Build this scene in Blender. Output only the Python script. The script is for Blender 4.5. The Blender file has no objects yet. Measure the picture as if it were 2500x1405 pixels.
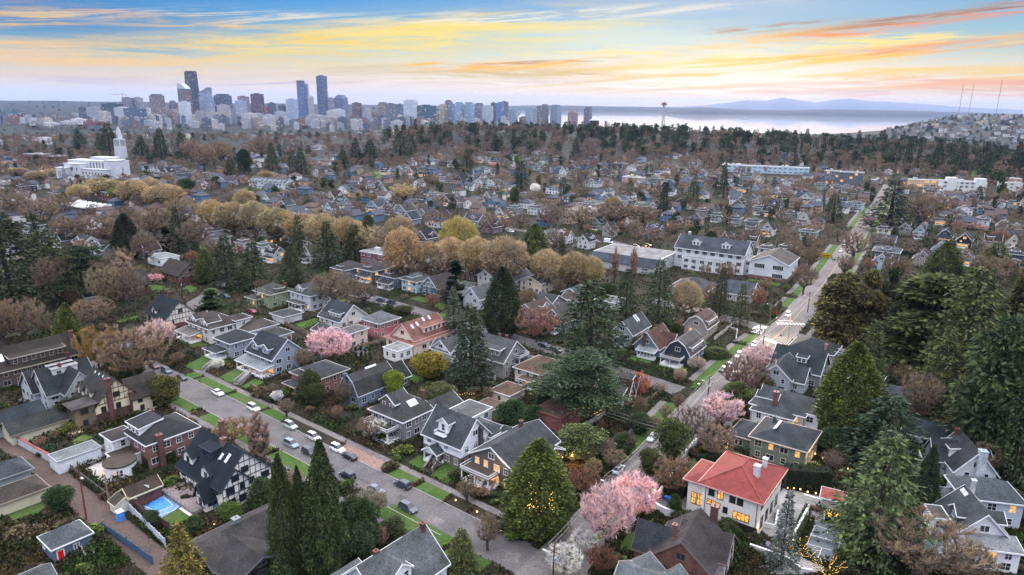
import bpy,math,random
import numpy as np
from mathutils import Vector,Matrix
random.seed(7)
R=random.random
sc=bpy.context.scene
COL=sc.collection
PI=math.pi
rad=math.radians
# camera
F,HY,ROLL,CH=1700.0,250.0,rad(0.8),86.0
PITCH=math.atan((702.5-HY)/F)
fwd=np.array([0,math.cos(PITCH),-math.sin(PITCH)])
rgt=np.array([1.0,0,0]);upv=np.cross(rgt,fwd)
rr=rgt*math.cos(ROLL)+upv*math.sin(ROLL)
uu=-rgt*math.sin(ROLL)+upv*math.cos(ROLL)
cam=bpy.data.objects.new('camera',bpy.data.cameras.new('camera'))
COL.objects.link(cam)
M=Matrix.Identity(4)
for i in range(3):
 M[i][0]=rr[i];M[i][1]=uu[i];M[i][2]=-fwd[i]
M[2][3]=CH
cam.matrix_world=M
cam.data.sensor_width=36;cam.data.lens=F/2500*36
cam.data.clip_start=1;cam.data.clip_end=120000
sc.camera=cam
def G(x,y,z=0.0):
 """place in the world (at height z) of a point read off the photograph"""
 d=fwd*F+rr*(x-1250)-uu*(y-702.5)
 t=(z-CH)/d[2]
 return float(d[0]*t),float(d[1]*t)
def P(X,Y,Z):
 v=np.array([X,Y,Z-CH]);w=v@fwd
 return 1250+F*(v@rr)/w,702.5-F*(v@uu)/w
def height_for(gx,gy,ty):
 lo,hi=0.3,120.0
 for _ in range(30):
  m=(lo+hi)/2
  if P(gx,gy,m)[1]>ty:lo=m
  else:hi=m
 return lo
def ppm(gx,gy):
 return F/(gy*math.cos(PITCH)+(CH)*math.sin(PITCH))
# colours
def S(r,g,b):
 f=lambda c:(c/12.92)if c<=.04045 else((c+.055)/1.055)**2.4
 return(f(r/255),f(g/255),f(b/255),1.0)
def L(r,g=None,b=None):
 return(r,r if g is None else g,r if b is None else b,1.0)
# materials
def newmat(name,rough=.8,spec=.3):
 m=bpy.data.materials.new(name);m.use_nodes=True
 nt=m.node_tree;b=nt.nodes['Principled BSDF']
 b.inputs['Roughness'].default_value=rough
 b.inputs['Specular IOR Level'].default_value=spec
 return m,nt,b
def N(nt,typ,**kw):
 n=nt.nodes.new(typ)
 for k,v in kw.items():setattr(n,k,v)
 return n
def mul(nt,a,b,fac=1.0,bt='MULTIPLY'):
 n=N(nt,'ShaderNodeMix',data_type='RGBA',blend_type=bt)
 n.inputs[0].default_value=fac
 for s,v in((6,a),(7,b)):
  if isinstance(v,tuple):n.inputs[s].default_value=v
  else:nt.links.new(v,n.inputs[s])
 return n.outputs[2]
def ramp(nt,src,stops):
 n=N(nt,'ShaderNodeValToRGB');nt.links.new(src,n.inputs[0])
 e=n.color_ramp.elements
 while len(e)<len(stops):e.new(.5)
 for k,(p,c)in enumerate(stops):
  e[k].position=p;e[k].color=c if isinstance(c,tuple)else L(c)
 return n.outputs[0]
def noise(nt,scale,detail=3,coord='Object',vec=None,rough=.6):
 n=N(nt,'ShaderNodeTexNoise');n.inputs['Scale'].default_value=scale
 n.inputs['Detail'].default_value=detail;n.inputs['Roughness'].default_value=rough
 if vec is None:
  t=N(nt,'ShaderNodeTexCoord');vec=t.outputs[coord]
 nt.links.new(vec,n.inputs['Vector'])
 return n.outputs['Fac']
def colmat(name,rough=.8,spec=.3,lo=.75,hi=1.2,scale=1.5,scale2=.25,tint=None,sat=1.0):
 """paint whose hue is each object's own colour, mottled by wear"""
 m,nt,b=newmat(name,rough,spec)
 oi=N(nt,'ShaderNodeObjectInfo')
 c=mul(nt,oi.outputs['Color'],ramp(nt,noise(nt,scale),[(.3,lo),(.7,hi)]))
 c=mul(nt,c,ramp(nt,noise(nt,scale2,4),[(.3,L(lo*.96,lo,lo*1.03)if tint is None else tint),(.7,hi)]))
 if sat!=1:hs=N(nt,'ShaderNodeHueSaturation');hs.inputs[1].default_value=sat;nt.links.new(c,hs.inputs[4]);c=hs.outputs[0]
 nt.links.new(c,b.inputs['Base Color'])
 return m
M_siding=colmat('siding',.7,.3,.82,1.06,3.0,sat=.72)
M_stucco=colmat('stucco',.85,.2,.88,1.08,1.2)
M_trim=colmat('painted_trim',.5,.4,.86,1.0)
M_metal=colmat('metal',.45,.5,.85,1.1)
M_brick=colmat('brick',.9,.2,.55,1.2,4.5,.5,sat=.78)
M_shingle=colmat('shingle',.85,.25,.28,.86,3.4,.24,L(.28,.32,.27))
M_tile=colmat('clay_tile',.75,.3,.62,.95,1.3,.3)
nt=M_tile.node_tree;b=nt.nodes['Principled BSDF']
src=b.inputs['Base Color'].links[0].from_socket
w=N(nt,'ShaderNodeTexWave',wave_type='BANDS',bands_direction='X');w.inputs['Scale'].default_value=1.1
w.inputs['Distortion'].default_value=.4
tc=N(nt,'ShaderNodeTexCoord');nt.links.new(tc.outputs['Object'],w.inputs['Vector'])
nt.links.new(mul(nt,src,ramp(nt,w.outputs['Fac'],[(.0,.72),(.6,1.05)])),b.inputs['Base Color'])
M_wood=colmat('weathered_wood',.85,.2,.7,1.25,6,.6)
M_concrete=colmat('concrete',.9,.2,.72,1.2,2.2,.12)
M_paint=colmat('car_paint',.22,.6,.97,1.03)
M_bark=colmat('bark',.95,.1,.6,1.3,4)
def leafmat(name,lo=.22,hi=1.6,rough=.75,warm=True,glow=0):
 m,nt,b=newmat(name,rough,.25)
 oi=N(nt,'ShaderNodeObjectInfo');g=N(nt,'ShaderNodeNewGeometry')
 c=mul(nt,oi.outputs['Color'],ramp(nt,g.outputs['Random Per Island'],[(0,lo),(.6,1.0),(1,L(hi*1.05,hi,hi*.75)if warm else hi)]))
 c=mul(nt,c,ramp(nt,noise(nt,.35,2),[(.35,L(.7,.72,.8)),(.65,L(1.25,1.2,1.0))]))
 nt.links.new(c,b.inputs['Base Color'])
 t=N(nt,'ShaderNodeBsdfTranslucent');nt.links.new(c,t.inputs[0])
 mx=N(nt,'ShaderNodeMixShader');mx.inputs[0].default_value=.18
 nt.links.new(b.outputs[0],mx.inputs[1]);nt.links.new(t.outputs[0],mx.inputs[2])
 nt.links.new(mx.outputs[0],nt.nodes['Material Output'].inputs[0])
 return m
M_leaf=leafmat('foliage')
M_twig=leafmat('twigs',.6,1.35,.85)
M_blossom=leafmat('blossom',.75,1.25,.7,False)
def plain(name,c,rough=.8,spec=.3,metal=0):
 m,nt,b=newmat(name,rough,spec);b.inputs['Base Color'].default_value=c
 b.inputs['Metallic'].default_value=metal
 return m
M_glass=plain('window_glass',L(.02,.025,.035),.08,.8)
M_dark=plain('dark_interior',L(.012),.6)
M_tyre=plain('tyre_rubber',L(.02),.8)
M_white=plain('white_line',L(.62),.7)
def emit(name,c,s,var=True):
 m=bpy.data.materials.new(name);m.use_nodes=True;nt=m.node_tree
 nt.nodes.remove(nt.nodes['Principled BSDF'])
 e=N(nt,'ShaderNodeEmission');e.inputs[1].default_value=s
 if var:
  nt.links.new(mul(nt,c,ramp(nt,noise(nt,1.6,2),[(.35,L(.35,.28,.2)),(.62,1.25)])),e.inputs[0])
 else:e.inputs[0].default_value=c
 nt.links.new(e.outputs[0],nt.nodes['Material Output'].inputs[0])
 return m
M_lit=emit('lit_window_porch_glow',L(1.0,.50,.14),1.25)
M_lamp=emit('lamp_glow',L(1.0,.62,.22),5,False)
M_bulb=emit('bulb_glow',L(1.0,.55,.10),6,False)
M_head=emit('headlamp_glow',L(.9,.95,1.0),4,False)
def ground_mat(name,stops,s1=.05,s2=.6,rough=.95,grain=0.0):
 m,nt,b=newmat(name,rough,.15)
 t=N(nt,'ShaderNodeTexCoord')
 a=noise(nt,s1,5,vec=t.outputs['Object']);c=ramp(nt,a,stops)
 c=mul(nt,c,ramp(nt,noise(nt,s2,4,vec=t.outputs['Object']),[(.3,.7),(.7,1.3)]))
 nt.links.new(c,b.inputs['Base Color'])
 return m
M_ground=ground_mat('earth',[(.30,L(.010,.017,.007)),(.45,L(.020,.021,.012)),(.58,L(.030,.024,.018)),(.72,L(.014,.024,.009))],.035,.5)
M_lawn=ground_mat('lawn_grass',[(.3,L(.036,.078,.014)),(.5,L(.050,.092,.020)),(.62,L(.066,.090,.030)),(.74,L(.085,.072,.040))],.12,1.2)
M_asphalt=ground_mat('asphalt',[(.3,L(.080,.074,.078)),(.48,L(.115,.107,.110)),(.6,L(.125,.116,.118)),(.75,L(.165,.152,.150))],.16,2.2)
M_avenue=ground_mat('avenue_concrete',[(.3,L(.11,.10,.10)),(.5,L(.145,.132,.13)),(.7,L(.175,.158,.15))],.08,1.4)
M_walk=ground_mat('sidewalk_concrete',[(.3,L(.105,.095,.098)),(.5,L(.145,.13,.13)),(.7,L(.18,.16,.16))],.15,1.5)
M_alley=ground_mat('brick_alley',[(.3,L(.070,.052,.046)),(.5,L(.098,.070,.060)),(.7,L(.088,.070,.064))],.15,1.8)
M_court=ground_mat('court_blue',[(.3,L(.13,.24,.42)),(.7,L(.17,.30,.50))],.2,1.5)
M_key=ground_mat('court_key',[(.3,L(.05,.20,.60)),(.7,L(.08,.26,.70))],.2,1.5)
M_tennis=ground_mat('court_slate',[(.3,L(.12,.145,.17)),(.7,L(.15,.175,.205))],.2,1.5)
M_patio=ground_mat('patio_paving',[(.3,L(.20,.20,.19)),(.5,L(.27,.26,.245)),(.7,L(.33,.32,.30))],.3,2)
M_stone=ground_mat('pale_stone',[(.3,L(.38,.34,.31)),(.6,L(.52,.47,.43)),(.7,L(.3,.27,.25))],.3,2)
M_gravel=ground_mat('rock_bed',[(.35,L(.16,.10,.085)),(.5,L(.27,.17,.14)),(.65,L(.10,.085,.06))],1.2,3)
# mesh builder
class MB:
 def __init__(s):s.v=[];s.f=[];s.m=[]
 def poly(s,pts,m=0):
  n=len(s.v);s.v+=[tuple(p)for p in pts];s.f.append(tuple(range(n,n+len(pts))));s.m.append(m)
 def box(s,x0,x1,y0,y1,z0,z1,m=0):
  n=len(s.v)
  s.v+=[(x0,y0,z0),(x1,y0,z0),(x1,y1,z0),(x0,y1,z0),(x0,y0,z1),(x1,y0,z1),(x1,y1,z1),(x0,y1,z1)]
  for q in((3,2,1,0),(4,5,6,7),(0,1,5,4),(1,2,6,5),(2,3,7,6),(3,0,4,7)):
   s.f.append(tuple(n+i for i in q));s.m.append(m)
 def hexa(s,lo,hi,m=0):
  """solid between two loops of equal length (lower loop, upper loop), counter-clockwise from above"""
  n=len(s.v);k=len(lo);s.v+=[tuple(p)for p in lo]+[tuple(p)for p in hi]
  s.f.append(tuple(n+i for i in range(k-1,-1,-1)));s.m.append(m)
  s.f.append(tuple(n+k+i for i in range(k)));s.m.append(m)
  for i in range(k):
   j=(i+1)%k
   s.f.append((n+i,n+j,n+k+j,n+k+i));s.m.append(m)
 def tube(s,p0,p1,r0,r1=None,k=6,m=0,cap=True):
  r1=r0 if r1 is None else r1
  a=Vector(p1)-Vector(p0)
  if a.length<1e-6:return
  a.normalize();b=a.orthogonal().normalized();c=a.cross(b);n=len(s.v)
  for p,r in((p0,r0),(p1,r1)):
   for i in range(k):
    t=2*PI*i/k;q=Vector(p)+(b*math.cos(t)+c*math.sin(t))*r;s.v.append(tuple(q))
  for i in range(k):
   j=(i+1)%k;s.f.append((n+i,n+j,n+k+j,n+k+i));s.m.append(m)
  if cap:
   s.f.append(tuple(n+k+i for i in range(k)));s.m.append(m)
   s.f.append(tuple(n+i for i in range(k-1,-1,-1)));s.m.append(m)
 def ball(s,c,r,m=0,k=6,sq=1.0):
  n=len(s.v);rings=4
  s.v.append((c[0],c[1],c[2]-r*sq))
  for a in range(1,rings):
   t=-PI/2+PI*a/rings
   for i in range(k):
    q=2*PI*i/k
    s.v.append((c[0]+r*math.cos(t)*math.cos(q),c[1]+r*math.cos(t)*math.sin(q),c[2]+r*sq*math.sin(t)))
  s.v.append((c[0],c[1],c[2]+r*sq));top=len(s.v)-1
  for i in range(k):
   j=(i+1)%k
   s.f.append((n,n+1+j,n+1+i));s.m.append(m)
   for a in range(rings-2):
    o=n+1+a*k;s.f.append((o+i,o+j,o+k+j,o+k+i));s.m.append(m)
   o=n+1+(rings-2)*k;s.f.append((o+i,o+j,top));s.m.append(m)
 def mesh(s,name,mats):
  me=bpy.data.meshes.new(name);me.from_pydata(s.v,[],s.f)
  for mt in mats:me.materials.append(mt)
  if len(mats)>1:me.polygons.foreach_set('material_index',s.m)
  me.update();return me
 def build(s,name,mats,parent=None,color=None,loc=None,rz=0):
  return link(name,s.mesh(name,mats if isinstance(mats,(list,tuple))else[mats]),parent,color,loc,rz)
def link(name,me,parent=None,color=None,loc=None,rz=0.0,scale=None):
 o=bpy.data.objects.new(name,me);COL.objects.link(o)
 if parent is not None:o.parent=parent
 if color is not None:o.color=color
 if loc is not None:o.location=loc
 if rz:o.rotation_euler=(0,0,rz)
 if scale is not None:o.scale=scale
 return o
def tag(o,label=None,cat=None,group=None,kind=None):
 if label:o['label']=label
 if cat:o['category']=cat
 if group:o['group']=group
 if kind:o['kind']=kind
 return o
def npmesh(name,v,f,mats,mi=None):
 """mesh from arrays: v (n,3), f (k,3 or 4)"""
 me=bpy.data.meshes.new(name);k=f.shape[1]
 me.vertices.add(len(v));me.vertices.foreach_set('co',v.astype(np.float32).ravel())
 me.loops.add(f.size);me.loops.foreach_set('vertex_index',f.astype(np.int32).ravel())
 me.polygons.add(len(f));me.polygons.foreach_set('loop_start',np.arange(0,f.size,k,dtype=np.int32))
 me.polygons.foreach_set('loop_total',np.full(len(f),k,dtype=np.int32))
 for mt in mats:me.materials.append(mt)
 if mi is not None:me.polygons.foreach_set('material_index',mi.astype(np.int32))
 me.update(calc_edges=True);return me
# labels that single things out
LM=[(290,370,'white church'),(620,435,'long white rowhouse'),(190,505,'flat white canopy roof'),(985,470,'big round golden tree'),(928,600,'flat brick block'),(1740,610,'white school'),(1890,640,'gabled gym hall'),(1530,610,'flat school roof'),(2065,425,'dark condominium'),(1830,405,'long low white building'),(2350,440,'white hillside flats'),(2150,520,'far avenue end'),(1900,790,'lit street crossing'),(1790,1140,'red tiled villa'),(2005,1320,'tennis court'),(2350,1080,'broad white chimney'),(2060,930,'yellow-green conifer'),(1480,1230,'big pink cherry trees'),(1310,1180,'cedar wound with lights'),(1410,930,'spreading layered cedar'),(1435,780,'broad dark fir'),(1110,1050,'white half-timbered house'),(1020,790,'pink-roofed house'),(805,830,'pink cherry tree'),(650,850,'two-dormer blue-grey house'),(535,1130,'navy-roofed tudor house'),(400,1240,'blue sports court'),(150,1310,'garage with the red door'),(390,1040,'brick house with round bay'),(250,960,'cream brick-chimney house'),(90,860,'long brown house'),(40,600,'huge left-edge conifer'),(390,790,'pink magnolia'),(315,570,'dark oval conifer'),(665,700,'green house'),(700,540,'row of golden trees'),(1120,560,'yellow-green tree'),(1270,430,'tall narrow conifer'),(1530,505,'glowing orange porch'),(1622,250,'observation tower'),(2300,780,'dark evergreen wood'),(1975,560,'mint green house'),(600,270,'downtown towers'),(1100,270,'glass towers'),(1330,280,'waterside towers'),(2350,330,'house-covered hill'),(1850,300,'bright bay'),(100,300,'white hospital blocks'),(2480,1250,'lower right corner'),(1700,1330,'bottom-edge brick tudor'),(960,1340,'bottom-edge pale house'),(590,1300,'dark modern house'),(2430,560,'right-edge houses'),(1250,340,'middle treeline'),(780,330,'trees below the towers'),(430,330,'trees beside the church'),(1550,350,'saucer-tower treeline'),(2080,350,'wood below the bay'),(1010,400,'dark tree clump'),(150,420,'yellow lit parking lot'),(20,1180,'lower left edge'),(1640,460,'lane left of the long building'),(1450,420,'hillside below the treeline'),(2450,380,'cemetery lawn')]
ORD='first second third fourth fifth sixth seventh eighth ninth tenth eleventh twelfth thirteenth fourteenth fifteenth sixteenth seventeenth eighteenth nineteenth twentieth'.split()
AUTO=[]
def auto(o,base,gx,gy,z=3.0):
 AUTO.append((o,base,P(gx,gy,z)))
def run_auto():
 d={}
 for o,base,(x,y)in AUTO:
  lm=min(LM,key=lambda l:((l[0]-x)*.75)**2+(l[1]-y)**2)[2]
  if base.split()[-1]in lm and base in lm:pass
  d.setdefault((base,lm),[]).append((x,y,o))
 for(base,lm),l in d.items():
  l.sort(key=lambda t:t[0])
  rows=[l]
  if len(l)>8:
   ys=sorted(t[1]for t in l);nb=min(3,math.ceil(len(l)/8));names={2:['rear','front'],3:['rear','middle','front']}[nb]
   cut=[ys[len(ys)*k//nb]for k in range(1,nb)]
   rows=[[t for t in l if sum(t[1]>=c for c in cut)==k]for k in range(nb)]
  else:names=['']
  for nm,row in zip(names,rows):
   for k,(x,y,o)in enumerate(row):
    if len(l)==1:o['label']=f'{base} near the {lm}'
    else:
     q=ORD[k]if k<20 else ORD[k-20]+' past twenty'
     o['label']=f'{base} near the {lm}, {nm + " row " if nm else ""}{q} from left'
CR={'A1':(0,600,2.939),'A2':(0,920,2.896),'A3':(820,920,2.896),'A4':(1650,920,2.896),'A5':(820,600,2.939),'A6':(1650,600,2.939),'I1':(0,150,2.939),'I2':(820,150,2.939),'I3':(1650,150,2.939)}
def C(k,X,Y):
 if k is None:return X,Y
 a,b_,s_=CR[k];return a+X/s_,b_+Y/s_
UA=rad(-38.6)
def grid_rot(gx,gy):
 d=math.hypot(gx,gy)
 t=min(1,max(0,(d-260)/700))
 return rad(-38+9*t)
FOOT=[]
ROADS=[]
HAZE=True
# houses
WHITE=S(228,228,232);CREAM=S(222,208,178);DTRIM=S(70,62,55)
FR={'S':0.0,'E':PI/2,'N':PI,'W':-PI/2}
def face(b,f):
 """origin (x, y), turn and length of a block's face"""
 x,y,w,d=b[:4]
 return{'S':(x,y-d/2,w),'E':(x+w/2,y,d),'N':(x,y+d/2,w),'W':(x-w/2,y,d)}[f]
def profile(S_,ze,zr,typ,o):
 h=S_/2
 if typ=='gambrel':
  s=(zr-ze)*.68/(h*.42)
  return[(-h-o*.6,ze-o*.5),(-h*.58,ze+(zr-ze)*.68),(0,zr),(h*.58,ze+(zr-ze)*.68),(h+o*.6,ze-o*.5)]
 if typ=='shed':
  s=(zr-ze)/S_
  return[(-h-o,ze-o*s),(h+o*.3,zr+o*.3*s)]
 s=(zr-ze)/h
 return[(-h-o,ze-o*s),(0,zr),(h+o,ze-o*s)]
def rot4(x,y,ax):return(x,y)if ax=='u' else(-y,x)
WM={'siding':M_siding,'stucco':M_stucco,'brick':M_brick,'metal':M_metal,'wood':M_wood}
def walls_mb(mb,b,m=0,z0=0.0):
 x,y,w,d,ze,zr,typ,ax=b[:8]
 if typ in('hip','flat'):
  mb.box(x-w/2,x+w/2,y-d/2,y+d/2,z0,ze,m);return
 Ln,Sp=(w,d)if ax=='u' else(d,w)
 pr=profile(Sp,ze,zr,typ,0)
 ring=[(-Sp/2,z0)]+[(p[0],p[1])for p in pr]+[(Sp/2,z0)]
 ring=[(q,z)for q,z in ring]
 n=len(mb.v);k=len(ring)
 for sx in(-Ln/2,Ln/2):
  for q,z in ring:
   a,c=rot4(sx,q,ax);mb.v.append((x+a,y+c,z-(.04 if z>z0+.1 else 0)))
 mb.f.append(tuple(n+i for i in range(k)));mb.m.append(m)
 mb.f.append(tuple(n+k+i for i in range(k-1,-1,-1)));mb.m.append(m)
 for i in range(k):
  j=(i+1)%k;mb.f.append((n+i,n+k+i,n+k+j,n+j));mb.m.append(m)
def roof_mb(mb,tr,b,o=.6,t=.2,m=0,tm=0,trim=True):
 """roof slabs into mb, white bargeboards and gutters into tr"""
 x,y,w,d,ze,zr,typ,ax=b[:8]
 if typ=='flat':
  mb.box(x-w/2-.15,x+w/2+.15,y-d/2-.15,y+d/2+.15,ze,ze+.12,m)
  if trim:
   for q in((x-w/2-.25,x+w/2+.25,y-d/2-.2,y-d/2-.04),(x-w/2-.25,x+w/2+.25,y+d/2+.04,y+d/2+.2),(x-w/2-.25,x-w/2-.04,y-d/2-.04,y+d/2+.04),(x+w/2+.04,x+w/2+.25,y-d/2-.04,y+d/2+.04)):
    tr.box(*q,ze-.15,ze+.22,tm)
  return
 if typ=='hip':
  a,c=w/2+o,d/2+o;e=ze-.02
  r=max(0,(w-d)/2)if w>=d else 0;s=max(0,(d-w)/2)if d>w else 0
  lo=[(x-a,y-c,e),(x+a,y-c,e),(x+a,y+c,e),(x-a,y+c,e)]
  n=len(mb.v);mb.v+=lo+[(p[0],p[1],e+t)for p in lo]
  mb.f.append((n+3,n+2,n+1,n));mb.m.append(m)
  for i in range(4):
   j=(i+1)%4;mb.f.append((n+i,n+j,n+4+j,n+4+i));mb.m.append(m)
  if r>.3 or s>.3:
   mb.v+=[(x-r,y-s,zr),(x+r,y+s,zr)]
   if r>.3:fs=[(4,5,9,8),(5,6,9),(6,7,8,9),(7,4,8)]
   else:fs=[(4,5,8),(5,6,9,8),(6,7,9),(7,4,8,9)]
  else:
   mb.v.append((x,y,zr));fs=[(4,5,8),(5,6,8),(6,7,8),(7,4,8)]
  for q in fs:mb.f.append(tuple(n+i for i in q));mb.m.append(m)
  if trim:
   g=.09
   for q in((x-a-g,x+a+g,y-c-g,y-c+.02),(x-a-g,x+a+g,y+c-.02,y+c+g),(x-a-g,x-a+.02,y-c+.02,y+c-.02),(x+a-.02,x+a+g,y-c+.02,y+c-.02)):
    tr.box(*q,e-.05,e+t+.03,tm)
  return
 Ln,Sp=(w,d)if ax=='u' else(d,w)
 pr=profile(Sp,ze,zr,typ,o);oe=o*.8
 def slab(dst,segs,x0,x1,dz0,dz1,mm):
  n=len(dst.v);k=len(segs)
  for sx in(x0,x1):
   for(q,z)in segs:
    a,c=rot4(sx,q,ax)
    dst.v.append((x+a,y+c,z+dz0));dst.v.append((x+a,y+c,z+dz1))
  K=2*k
  for i in range(k-1):
   A,B=n+2*i,n+2*i+2
   dst.f+=[(A+1,A+1+K,B+1+K,B+1),(A,B,B+K,A+K),(A,A+1,B+1,B),(A+K,B+K,B+1+K,A+1+K)]
   dst.m+=[mm]*4
  dst.f+=[(n,n+K,n+K+1,n+1),(n+K-2,n+K-1,n+2*K-1,n+2*K-2)];dst.m+=[mm]*2
 slab(mb,pr,-Ln/2-oe,Ln/2+oe,.0,t,m)
 if trim:
  for sgn in(-1,1):
   e0=sgn*(Ln/2+oe)
   slab(tr,pr,min(e0,e0+sgn*.1),max(e0,e0+sgn*.1),-.14,t+.04,tm)
  for q,z in((pr[0]),(pr[-1]))if typ!='shed' else(pr[0],):
   s_=-1 if q<0 else 1
   slab(tr,[(q-.06,z),(q+.06,z)],-Ln/2-oe,Ln/2+oe,-.1,t+.03,tm)
WIN={}
def win_mesh(w,h,st,lit):
 """st: 0 casement cross, 1 plain sash, 2 band of lights; frame stands 6 cm off the wall"""
 k=(round(w,1),round(h,1),st)
 if k not in WIN:
  a=MB();t=.11
  a.box(-w/2-t,w/2+t,-.07,0.02,h/2,h/2+t);a.box(-w/2-t-.05,w/2+t+.05,-.12,0.02,-h/2-t,-h/2)
  a.box(-w/2-t,-w/2,-.07,.02,-h/2,h/2);a.box(w/2,w/2+t,-.07,.02,-h/2,h/2)
  if st in(0,1):a.box(-w/2,w/2,-.05,.01,-.03,.03)
  n=max(1,round(w/.8))if st==2 else(2 if st==0 else 1)
  for i in range(1,n):q=-w/2+w*i/n;a.box(q-.04,q+.04,-.055,.01,-h/2,h/2)
  p=MB();p.poly([(-w/2,-.03,-h/2),(w/2,-.03,-h/2),(w/2,-.03,h/2),(-w/2,-.03,h/2)])
  WIN[k]=(a.mesh('frame',[M_trim]),p.mesh('pane',[M_glass]),p.mesh('lit_pane',[M_lit]))
  b_=MB();b_.v=list(a.v);b_.f=list(a.f);b_.m=[0]*len(a.f)
  b_.poly([(-w/2,-.03,-h/2),(w/2,-.03,-h/2),(w/2,-.03,h/2),(-w/2,-.03,h/2)],1)
  WIN[k]+=(b_.mesh('window',[M_trim,M_glass]),b_.mesh('window',[M_trim,M_lit]))
 return WIN[k]
def window(par,loc,rz,w=1.1,h=1.4,st=0,lit=False,color=WHITE,lod=0):
 f,p,pl,c,cl=win_mesh(w,h,st,lit)
 if lod:return link('window',cl if lit else c,par,color,loc,rz)
 o=link('window',pl if lit else p,par,color,loc,rz)
 link('frame',f,o,color)
 return o
def on_face(b,f,a,out=0.0):
 ox,oy,ln=face(b,f);r=FR[f]
 return ox+a*math.cos(r)+out*math.sin(r),oy+a*math.sin(r)-out*math.cos(r)
def win_row(par,b,faces,storeys,lit,lod,color,rng,sp=2.9,size=None,z0=0.0):
 ze=b[4];fh=(ze-z0)/storeys
 for f in faces:
  ln=face(b,f)[2];n=max(1,int((ln-.6)/sp))
  for s in range(storeys):
   for i in range(n):
    if rng.random()<.13:continue
    a=(i+.5)/n*(ln-.6)-(ln-.6)/2+rng.uniform(-.2,.2)
    w,h,st=size or rng.choice([(1.1,1.5,0),(1.8,1.4,2),(1.0,1.4,1),(1.6,1.5,0)])
    h=min(h,fh-.7)
    px,py=on_face(b,f,a);window(par,(px,py,z0+fh*(s+.55)),FR[f],w,h,st,rng.random()<lit,color,lod)
def gable_window(par,b,f,lit,lod,color):
 px,py=on_face(b,f,0);ze,zr=b[4],b[5]
 window(par,(px,py,ze+(zr-ze)*.34),FR[f],1.6,min(1.3,(zr-ze)*.4),2,lit,color,lod)
def dormer(par,b,f,a,inset=1.0,w=2.2,h=1.3,typ='gable',wall=WHITE,roofc=None,trim=WHITE,nw=1,lit=False,lod=0,zb=None):
 x,y,bw,bd,ze,zr,bt,ax=b[:8]
 run=(bd if f in 'SN' else bw)/2
 s=(zr-ze)/run if bt!='gambrel' else(zr-ze)*.68/(run*.42)
 w*=1.25;h*=1.3;inset=max(.35,inset-.4)
 ox,oy=on_face(b,f,a,-inset);zb=ze+s*inset if zb is None else zb
 rise=w*.36 if typ!='shed' else w*.02+.3
 dep=min((h+(rise if typ!='shed' else .6))/s+.5,run*1.1)
 e=MB();
 if typ=='shed':blk=(0,dep/2,w,dep,h,h+.12*dep,'shed','u');pb=blk
 else:blk=(0,dep/2,w,dep,h,h+rise,typ,'v')
 walls_mb(e,blk,0,-.6*s)
 d=e.build('dormer',M_siding,par,wall,(ox,oy,zb),FR[f])
 rm,tr=MB(),MB();roof_mb(rm,tr,blk,.35,.14,0,1)
 if lod:
  n=len(rm.v);rm.v+=tr.v;rm.f+=[tuple(n+i for i in q)for q in tr.f];rm.m+=[1]*len(tr.f)
  rm.build('dormer_roof',[M_shingle,M_trimw],d,roofc)
 else:
  ro=rm.build('dormer_roof',M_shingle,d,roofc);tr.build('dormer_trim',M_trim,d,trim)
 for i in range(nw):
  q=(i+.5)/nw*(w-.3)-(w-.3)/2
  window(d,(q,0,h*.52),0,min(1.0,(w-.5)/nw-.15),h*.62,1,lit,trim,lod or 1)
 return d
M_trimw=plain('white_paint',S(225,225,230),.5)
def chimney(par,x,y,z0,z1,w=.9,color=S(120,62,52),cap=True):
 z1-=1.0;w*=.82;color=(color[0]*.72,color[1]*.8,color[2]*.85,1)
 e=MB();e.box(x-w/2,x+w/2,y-w/2,y+w/2,z0,z1,0)
 e.box(x-w/2-.1,x+w/2+.1,y-w/2-.1,y+w/2+.1,z1,z1+.2,1)
 e.tube((x,y,z1+.2),(x,y,z1+.55),.16,.14,8,1)
 return e.build('chimney',[M_brick,M_trim],par,color)
def timber(par,b,f,color,z0=0.0,step=1.25):
 """half-timber bars on one face, under the roof line"""
 x,y,w,d,ze,zr,typ,ax=b[:8];ln=face(b,f)[2]
 gable=(f in 'EW')==(ax=='u')and typ not in('hip','flat')
 e=MB();bw=.13
 top=lambda q:(zr-(zr-ze)*abs(q)/(ln/2)-.25)if gable else ze-.05
 n=int(ln/step)
 for i in range(n+1):
  q=-ln/2+.12+(ln-.24)*i/n
  if top(q)>z0+.6:e.box(q-bw/2,q+bw/2,-.06,.01,z0,top(q))
 e.box(-ln/2,ln/2,-.075,.01,z0,z0+.22);
 zz=z0+1.9
 while zz<(zr if gable else ze)-.6:
  hw=ln/2 if zz<ze else ln/2*(zr-zz)/(zr-ze)-.2
  if hw>.4:e.box(-hw,hw,-.068,.01,zz-.1,zz+.1)
  zz+=1.9
 for i in range(0,n,2):
  q0,q1=-ln/2+(ln)*i/n,-ln/2+ln*(i+1)/n
  zt=min(top(q0),top(q1),z0+1.8)
  if zt>z0+.9:e.tube((q0,-.03,z0+.2),(q1,-.03,zt),.06,k=4)
 px,py=on_face(b,f,0,0)
 return e.build('timber_framing',M_trim,par,color,(px,py,0),FR[f])
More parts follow.
